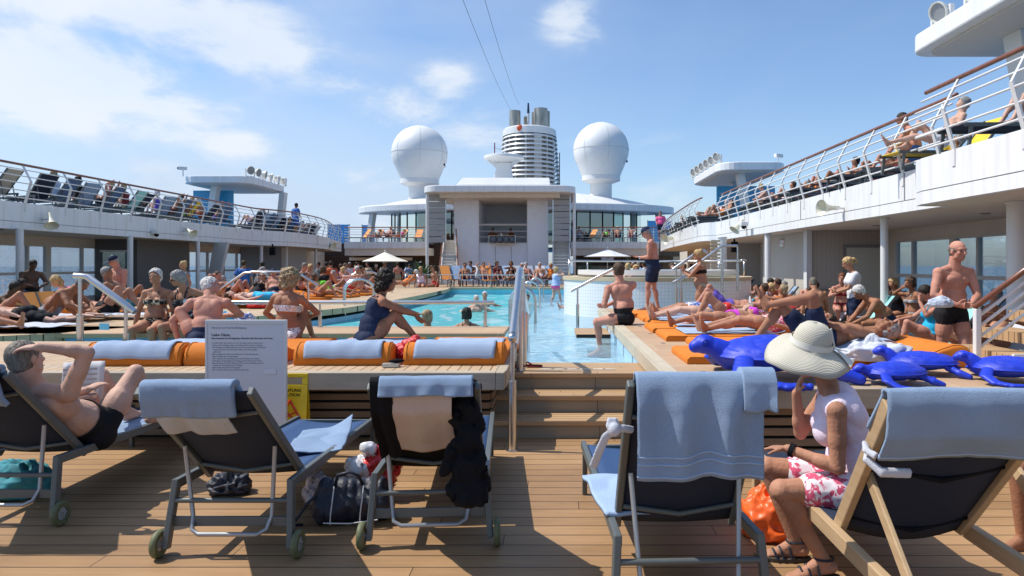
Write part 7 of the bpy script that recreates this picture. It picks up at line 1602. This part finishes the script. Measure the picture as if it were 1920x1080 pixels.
proto('hands', recline(52, 1.72, knee=(.5,.5), R=((.20,-.52,.86),(1,.3,0),(-1,-.1,.2)), L=((-.20,-.52,.86),(-1,.3,0),(1,-.1,.2))), [('trunks','navy')], ('short','grey'))
def crowd(key, x, y, z, rz, label, group, skin='tan', cols=('navy',), hair='brown'):
    B, wear, hr, st_ = PR[key]
    if st_[0] is None:
        o = person(label, B, (x, y, z), rz, skin, hr, wear, .024, group, eyes=False, fing=False); st_[0] = o; ks = [c for c in COL.objects if c.parent == o]; KIDS[o.name] = {o.name: ks}
    else:
        src = st_[0]; n = len(KIDS[src.name][src.name]); o = ctree(src, (x, y, z), rz, label, group); ks = COL.objects[-n:]
    ks = list(ks); ci = 0
    for c in ks:
        nm = c.name.split('.')[0]
        if nm == 'body': slot_obj(c, SKIN[skin])
        elif nm == 'hair': slot_obj(c, HAIR[hair])
        elif nm == 'strap': slot_obj(c, CL[cols[0]])
        else: slot_obj(c, CL[cols[min(ci, len(cols)-1)]]); ci += 1
    return o
NTH = ['first','second','third','fourth','fifth','sixth','seventh','eighth','ninth','tenth','eleventh','twelfth','thirteenth','fourteenth','fifteenth','sixteenth','seventeenth','eighteenth']
GD = ZT-.01
rr = random.Random(11)
keys = ['recm','recf','recm2','recf2','hands','sitm']
poses = {'recm':'reclining','recf':'reading','recm2':'lying back','recf2':'lying flat','hands':'dozing','sitm':'sitting hunched','sitf':'sitting up','stm':'standing','stf':'standing'}
wearw = {'recm':'trunks','recm2':'trunks','hands':'trunks','sitm':'trunks','recf':'swimsuit','recf2':'swimsuit','sitf':'swimsuit','stm':'top','stf':'swimsuit'}
cn = ['black','navy','red','teal','white','orange','blue','pink','green','purple','lilac','grey','yellow','maroon','skyblue','khaki','magenta','rust']
def row(spots, place, grp, backs, rz0, lift=.38, seed=0, only=None, hx=.0):
    q = random.Random(seed)
    for i, (x, y, z) in enumerate(spots):
        rz = rz0+q.uniform(-.32,.32); x += q.uniform(-.2,.1)*(1 if x > 0 else 1); c = backs[i % len(backs)]
        put_lounger(x, y, z, rz, c, f"{c if c != 'pale' else 'pale-towelled'} lounger on the {place}, {NTH[i]} from the camera", 'loungers on the '+grp)
        if only is not None and i not in only: continue
        k = q.choice(keys+['sitf','sitm','hands']); col = q.choice(cn); sk = q.choice(['tan','deep','red','pale','tan'])
        d = V((-sin(rz), cos(rz))); hy = .52; 
        crowd(k, x+d.x*hy, y+d.y*hy, z+lift, rz, f"{poses[k]} person in {col} {wearw[k]}, {NTH[i]} lounger of the {place}", 'people on the '+grp, sk, (col,), q.choice(['grey','dark','brown','blond','white','ash']))
# shaded gallery : heads to the rail, feet to the sun
xs = XL-.75
row([(xs-.25*(i % 3 == 1), 18.2+i*1.12, GD) for i in range(13)], 'shaded gallery', 'shaded gallery', ['blue','beige','navy','blue','pale','blue','aqua','navy','pale','blue','yellow','navy','blue'], pi/2-.1, seed=3, only=set(range(13))-{2})
row([(xs+.2-.12*i, 34.6+i*1.15, GD) for i in range(12)], 'shaded gallery bulge', 'far shaded gallery', ['navy','pale','blue','white','navy','orange','blue','pale','white','blue','navy','white'], pi/2-.1, seed=8)
crowd('stm', -14.6, 38.5, GD, radians(-40), 'dark-shirted person leaning on the rail of the shaded gallery bulge', 'people at the rails', 'deep', ('blue','blue'), 'dark')
crowd('stm', 6.9, 44.5, GD, radians(160), 'person in pink standing at the far curve of the sunlit gallery', 'people at the rails', 'red', ('navy','pink'), 'dark')
# sunlit gallery
sp1 = [(6.6, 10.2, GD), (6.8, 12.6, GD), (7.3, 14.1, GD), (7.3, 15.7, GD), (7.3, 17.0, GD), (7.3, 18.4, GD), (7.3, 19.8, GD), (7.3, 21.2, GD), (7.3, 22.5, GD), (7.3, 23.8, GD), (7.3,25.0,GD)]
row([(x+1.1, y, z) for x, y, z in sp1], 'sunlit gallery', 'sunlit gallery', ['navy','yellow','grey','navy','grey','navy','grey','navy','yellow','navy','grey'], pi/2, seed=5, only={0,2,3,4,5,6,7,8,9,10})
row([(7.6+.08*i, 28.8+i*1.25, GD) for i in range(12)], 'sunlit gallery curve', 'far sunlit gallery', ['navy','grey','white','blue','navy','grey','white','navy','blue','grey','navy','white'], pi/2, seed=9)
crowd('sitf', 6.75, 9.0, GD+.42, radians(150), 'sunbather with a purple headscarf sitting up behind the jutting rail', 'people behind the jutting rail', 'deep', ('white',), 'red')
crowd('recm2', 6.7, 8.1, GD+.38, radians(60), 'sunbather lying low behind the jutting rail', 'people behind the jutting rail', 'tan', ('grey',), 'brown')
crowd('recm', 6.7, 11.9, GD+.38, radians(80), 'person in white shirt tones lying beside the jutting corner rail', 'people behind the jutting rail', 'pale', ('white',), 'grey')
crowd('sitm', 6.95, 13.2, GD+.34, radians(75), 'person crouching in blue beside the yellow lounger', 'people at the sunlit rail', 'red', ('blue',), 'dark')
# cross galleries
row([(X_(690+i*24,51.5), 51.5, GD) for i in range(5)], 'dark-bar cross gallery', 'cross gallery over the dark bar', ['orange','orange','navy','orange','orange'], pi-.5, seed=21, only={1,2,3})
row([(X_(1090+i*24,51.5), 51.5, GD) for i in range(5)], 'ice-bar cross gallery', 'cross gallery over the ice-cream bar', ['white','orange','navy','navy','white'], pi-.5, seed=22, only={0,2,3,4})
for i, (px, k, c) in enumerate(((914,'sitm','black'),(968,'sitf','maroon'))): crowd(k, X_(px-20*i+10,47.6), 47.6, Z_(458,46)+.25, pi, f"person in {c} sitting on the stage balcony", 'people on the stage balcony', 'deep', (c,), 'dark')
o = root('balcony_table', 'orange-brown table between the two people on the stage balcony', 'table', (X_(940,47.2),47.2,Z_(458,46)+.1)); MB().box(-.9,.9,-.4,.4,.68,.74).build('table_top', HANDW, o); MB().box(-.05,.05,-.05,.05,0,.68).build('leg', STEEL, o)
# far row beyond the pool
fr = [(868,'recm2','orange','ash','blond'),(893,'recm','navy','deep','dark'),(905,'stm2','white','tan','brown'),(943,'hands','blue','tan','dark')]
row2 = [(826,'orange',None,0,0,0),(848,'pale',None,0,0,0),(868,'pale','recm','deep','maroon','dark'),(884,'white','sitm','tan','lightblue','dark'),(903,'orange','hands','tan','blue','brown'),(925,'navy','sitf','red','maroon','brown'),(943,'pale',None,0,0,0),(958,'red_','sitf','deep','black','brown'),(972,'white','recf','tan','red','white'),(990,'white','recm','red','white','white'),(1010,'white','recm','tan','lilac','white'),(1030,'pale','recf','deep','orange','blond')]
for i, (px, c, k, sk, col, hr) in enumerate(row2):
    Y = 32.3+.25*(i % 2); Y += rr.uniform(-.25,.9); x = X_(px, Y)+rr.uniform(-.1,.1); c2 = 'grey' if c == 'red_' else c; rz = pi+rr.uniform(-.55,.55)
    put_lounger(x, Y+1.2, FZ-.0, rz, c2, f"{c2 if c2 != 'pale' else 'pale-towelled'} lounger facing the pool, {NTH[i]} from the sunward end of the far row", 'loungers beyond the far pool edge')
    if k: crowd(k, x, Y+.68, FZ+.33, rz, f"{poses[k]} person in {col} {wearw[k]}, {NTH[i]} place of the far pool row", 'people beyond the far pool edge', sk, (col,), hr)
# loungers and sunbathers on the curved platform, sunward side
cp = [(-9.2,11.0,.3,'recf2','orange'),(-8.9,13.9,.2,'recm','skyblue'),(-7.4,16.0,.1,None,''),(-6.8,17.5,0,None,''),(-7.3,19.2,0,None,''),(-6.9,20.6,0,'recf2','green'),(-6.8,22.0,0,'recm2','red'),(-7.1,23.4,0,'recf','lilac'),(-7.0,24.8,0,'recm','navy'),(-7.3,26.2,0,'hands','teal'),(-8.8,18.3,0,'recm2','black'),(-8.9,21.2,0,'recf','orange'),(-9.0,24.0,0,'sitm','blue')]
for i, (x, y, r, k, c) in enumerate(cp):
    pad(f"orange mat on the curved sunbathing platform, {NTH[i]} counted along it", (x-1.0, y, PZ), radians(-90)-.12, .85, 1.95, True, None, 'orange mats on the curved platform')
    if k: crowd(k, x+.2, y, PZ+.09, radians(-95)+rr.uniform(-.2,.2), f"{poses[k]} sunbather in {c} {wearw[k]} on the curved platform, {NTH[i]} mat", 'sunbathers on the curved platform', ['tan','deep','red','pale'][i % 4], (c,), ['brown','grey','blond','white','dark'][i % 5])
for (px, Y, w, l, lb) in ((30,10.0,.7,1.6,'white towel under the stretched legs at the picture edge'),(120,11.9,.7,1.5,'white towel beneath the bent man'),(235,12.3,.6,1.0,'pale towel at the feet of the raised-knee man'),(440,15.5,.7,1.6,'white towel under the bright blue swim shorts man')):
    flat_towel(lb, (X_(px,Y), Y, PZ+.08), l, w, TOWELW, 0, wav=.03, seed=px)
crumple('small heap of red towel on the curved platform behind the hoop rail', (X_(480,15.2),15.2,PZ+.02), (.22,.14,.08), CL['red'], seed=5)
crumple('blue patterned bag hanging by the long low rail', (X_(425,10.6),10.55,PZ+.0), (.16,.08,.16), CL['skyblue'], None, 'bag', 'beach_bag', 2, .15, part='bag_body')
crumple('blue-green photo-print bag standing by the long low rail', (X_(462,10.6),10.55,PZ+.0), (.17,.08,.15), CL['floral_blue'], None, 'bag', 'beach_bag', 4, .15, part='bag_body')
# shaded side walk under the shaded gallery : orange seats and standing people
for i, (px, Y, c) in enumerate(((48,15.6,'orange'),(85,16.2,'orange'),(420,24,'pale'),(655,26,'white'))):
    put_lounger(X_(px,Y), Y, 0, radians(-120), c, f"{c if c != 'pale' else 'pale-towelled'} lounger in the shade below the gallery, {NTH[i]} along the walk", 'loungers on the shaded walk')
wl_ = [(432,20,'sitm','lightblue','grey'),(612,33,'stm','maroon','dark'),(598,34.5,'stm','grey','dark'),(640,36,'stf','purple','brown'),(655,38,'stm','white','grey'),(668,37,'stm','red','dark'),(575,30,'sitf','blue','brown'),(540,27,'sitm','black','grey'),(690,41,'stm','khaki','dark'),(705,42,'stf','black','white'),(720,40,'stm','grey','brown')]
for i, (px, Y, k, c, hr) in enumerate(wl_):
    crowd(k, X_(px,Y), Y, 0 if k.startswith('st') else .42, rr.uniform(-2.5,2.5), f"{poses[k]} person in {c} {wearw[k]} on the shaded walk, {NTH[i]} from the camera", 'people on the shaded walk', ['tan','deep','red'][i % 3], (c, c) if k == 'stm' else (c,), hr)
# sunlit side walk under the sunlit gallery
sl_ = [(8.6,8.4,'white','recm','grey'),(8.6,10.2,'navy','recf','blue'),(8.5,13.0,'pale','recm','navy'),(8.5,15.0,'navy','recf','red'),(8.4,16.8,'pale','hands','black'),(6.9,18.8,'pale','sitm','navy'),(7.0,20.3,'pale','recf','white'),(7.0,21.8,'pale','recm','teal'),(6.9,23.3,'navy','recf2','grey'),(8.6,27.0,'navy','recm','black'),(8.6,28.6,'grey','sitf','maroon'),(8.6,30.2,'navy','recm2','blue')]
for i, (x, y, c, k, col) in enumerate(sl_):
    rz = radians(78)+rr.uniform(-.2,.2); put_lounger(x, y, 0, rz, c, f"{c if c != 'pale' else 'pale-towelled'} lounger under the sunlit gallery, {NTH[i]} from the camera", 'loungers on the sunlit-side walk')
    crowd(k, x-.55, y, .36, rz, f"{poses[k]} person in {col} {wearw[k]} under the sunlit gallery, {NTH[i]} from the camera", 'people on the sunlit-side walk', ['deep','tan','red'][i % 3], (col,), ['dark','brown','grey','blond'][i % 4])
mid = [(5.6,10.9,'aqua','x'),(5.9,12.3,'navy','x'),(5.2,8.9,'white','x'),(5.9,14.2,'aqua','x'),(6.0,15.9,'white','x'),(5.6,17.6,'navy','x')]
for i, (x, y, c, k) in enumerate(mid):
    put_lounger(x+.9, y, .0, radians(88), c, f"{c} lounger right behind the bathers' platform, {NTH[i]} from the camera", 'loungers behind the bathers\' platform')
mp_ = [(1402,17,'recm','navy','brown'),(1420,18,'recf','floral_blue','blond'),(1440,16.5,'recf','orange','ash'),(1460,19,'sitm','black','dark'),(1478,17.5,'recm2','red','brown'),(1500,19,'recm','lightblue','brown'),(1390,19,'sitf','red','brown')]
for i, (px, Y, k, c, hr) in enumerate(mp_): crowd(k, X_(px,Y), Y, .36, radians(80)+rr.uniform(-.4,.4), f"{poses[k]} person in {c.replace('_',' ')} {wearw[k]} beyond the raised knees, {NTH[i]} of that cluster", 'people beyond the platform end', ['tan','red','deep'][i % 3], (c,), hr)
# people round and behind the hot tub
tb = [(1195,'sitf','pink','blond',21.5,.75),(1215,'sitm','navy','dark',21,.75),(1262,'sitf','white','brown',20.8,.8),(1275,'sitm','red','grey',21,.8),(1165,'sitf','maroon','brown',21.3,.7)]
for i, (px, k, c, hr, Y, z) in enumerate(tb): crowd(k, X_(px,Y), Y, z, pi+rr.uniform(-.6,.6), f"{poses[k]} bather in {c} {wearw[k]} behind the hot tub rim, {NTH[i]} round", 'bathers at the hot tub', ['tan','red','pale'][i % 3], (c,), hr)
bk = [(1172,'white','dark',38),(1188,'white','grey',37),(1196,'lightblue','grey',36),(1208,'white','dark',39),(1284,'pink','brown',34),(1296,'red','brown',36),(1226,'grey','dark',40)]
for i, (px, c, hr, Y) in enumerate(bk): crowd('stm' if i < 4 else 'stf', X_(px,Y), Y, 0, rr.uniform(0,6), f"standing person in {c} before the ice-cream bar, {NTH[i]} in the queue", 'people at the ice-cream bar', ['deep','tan','red'][i % 3], (c, c) if i < 4 else (c,), hr)
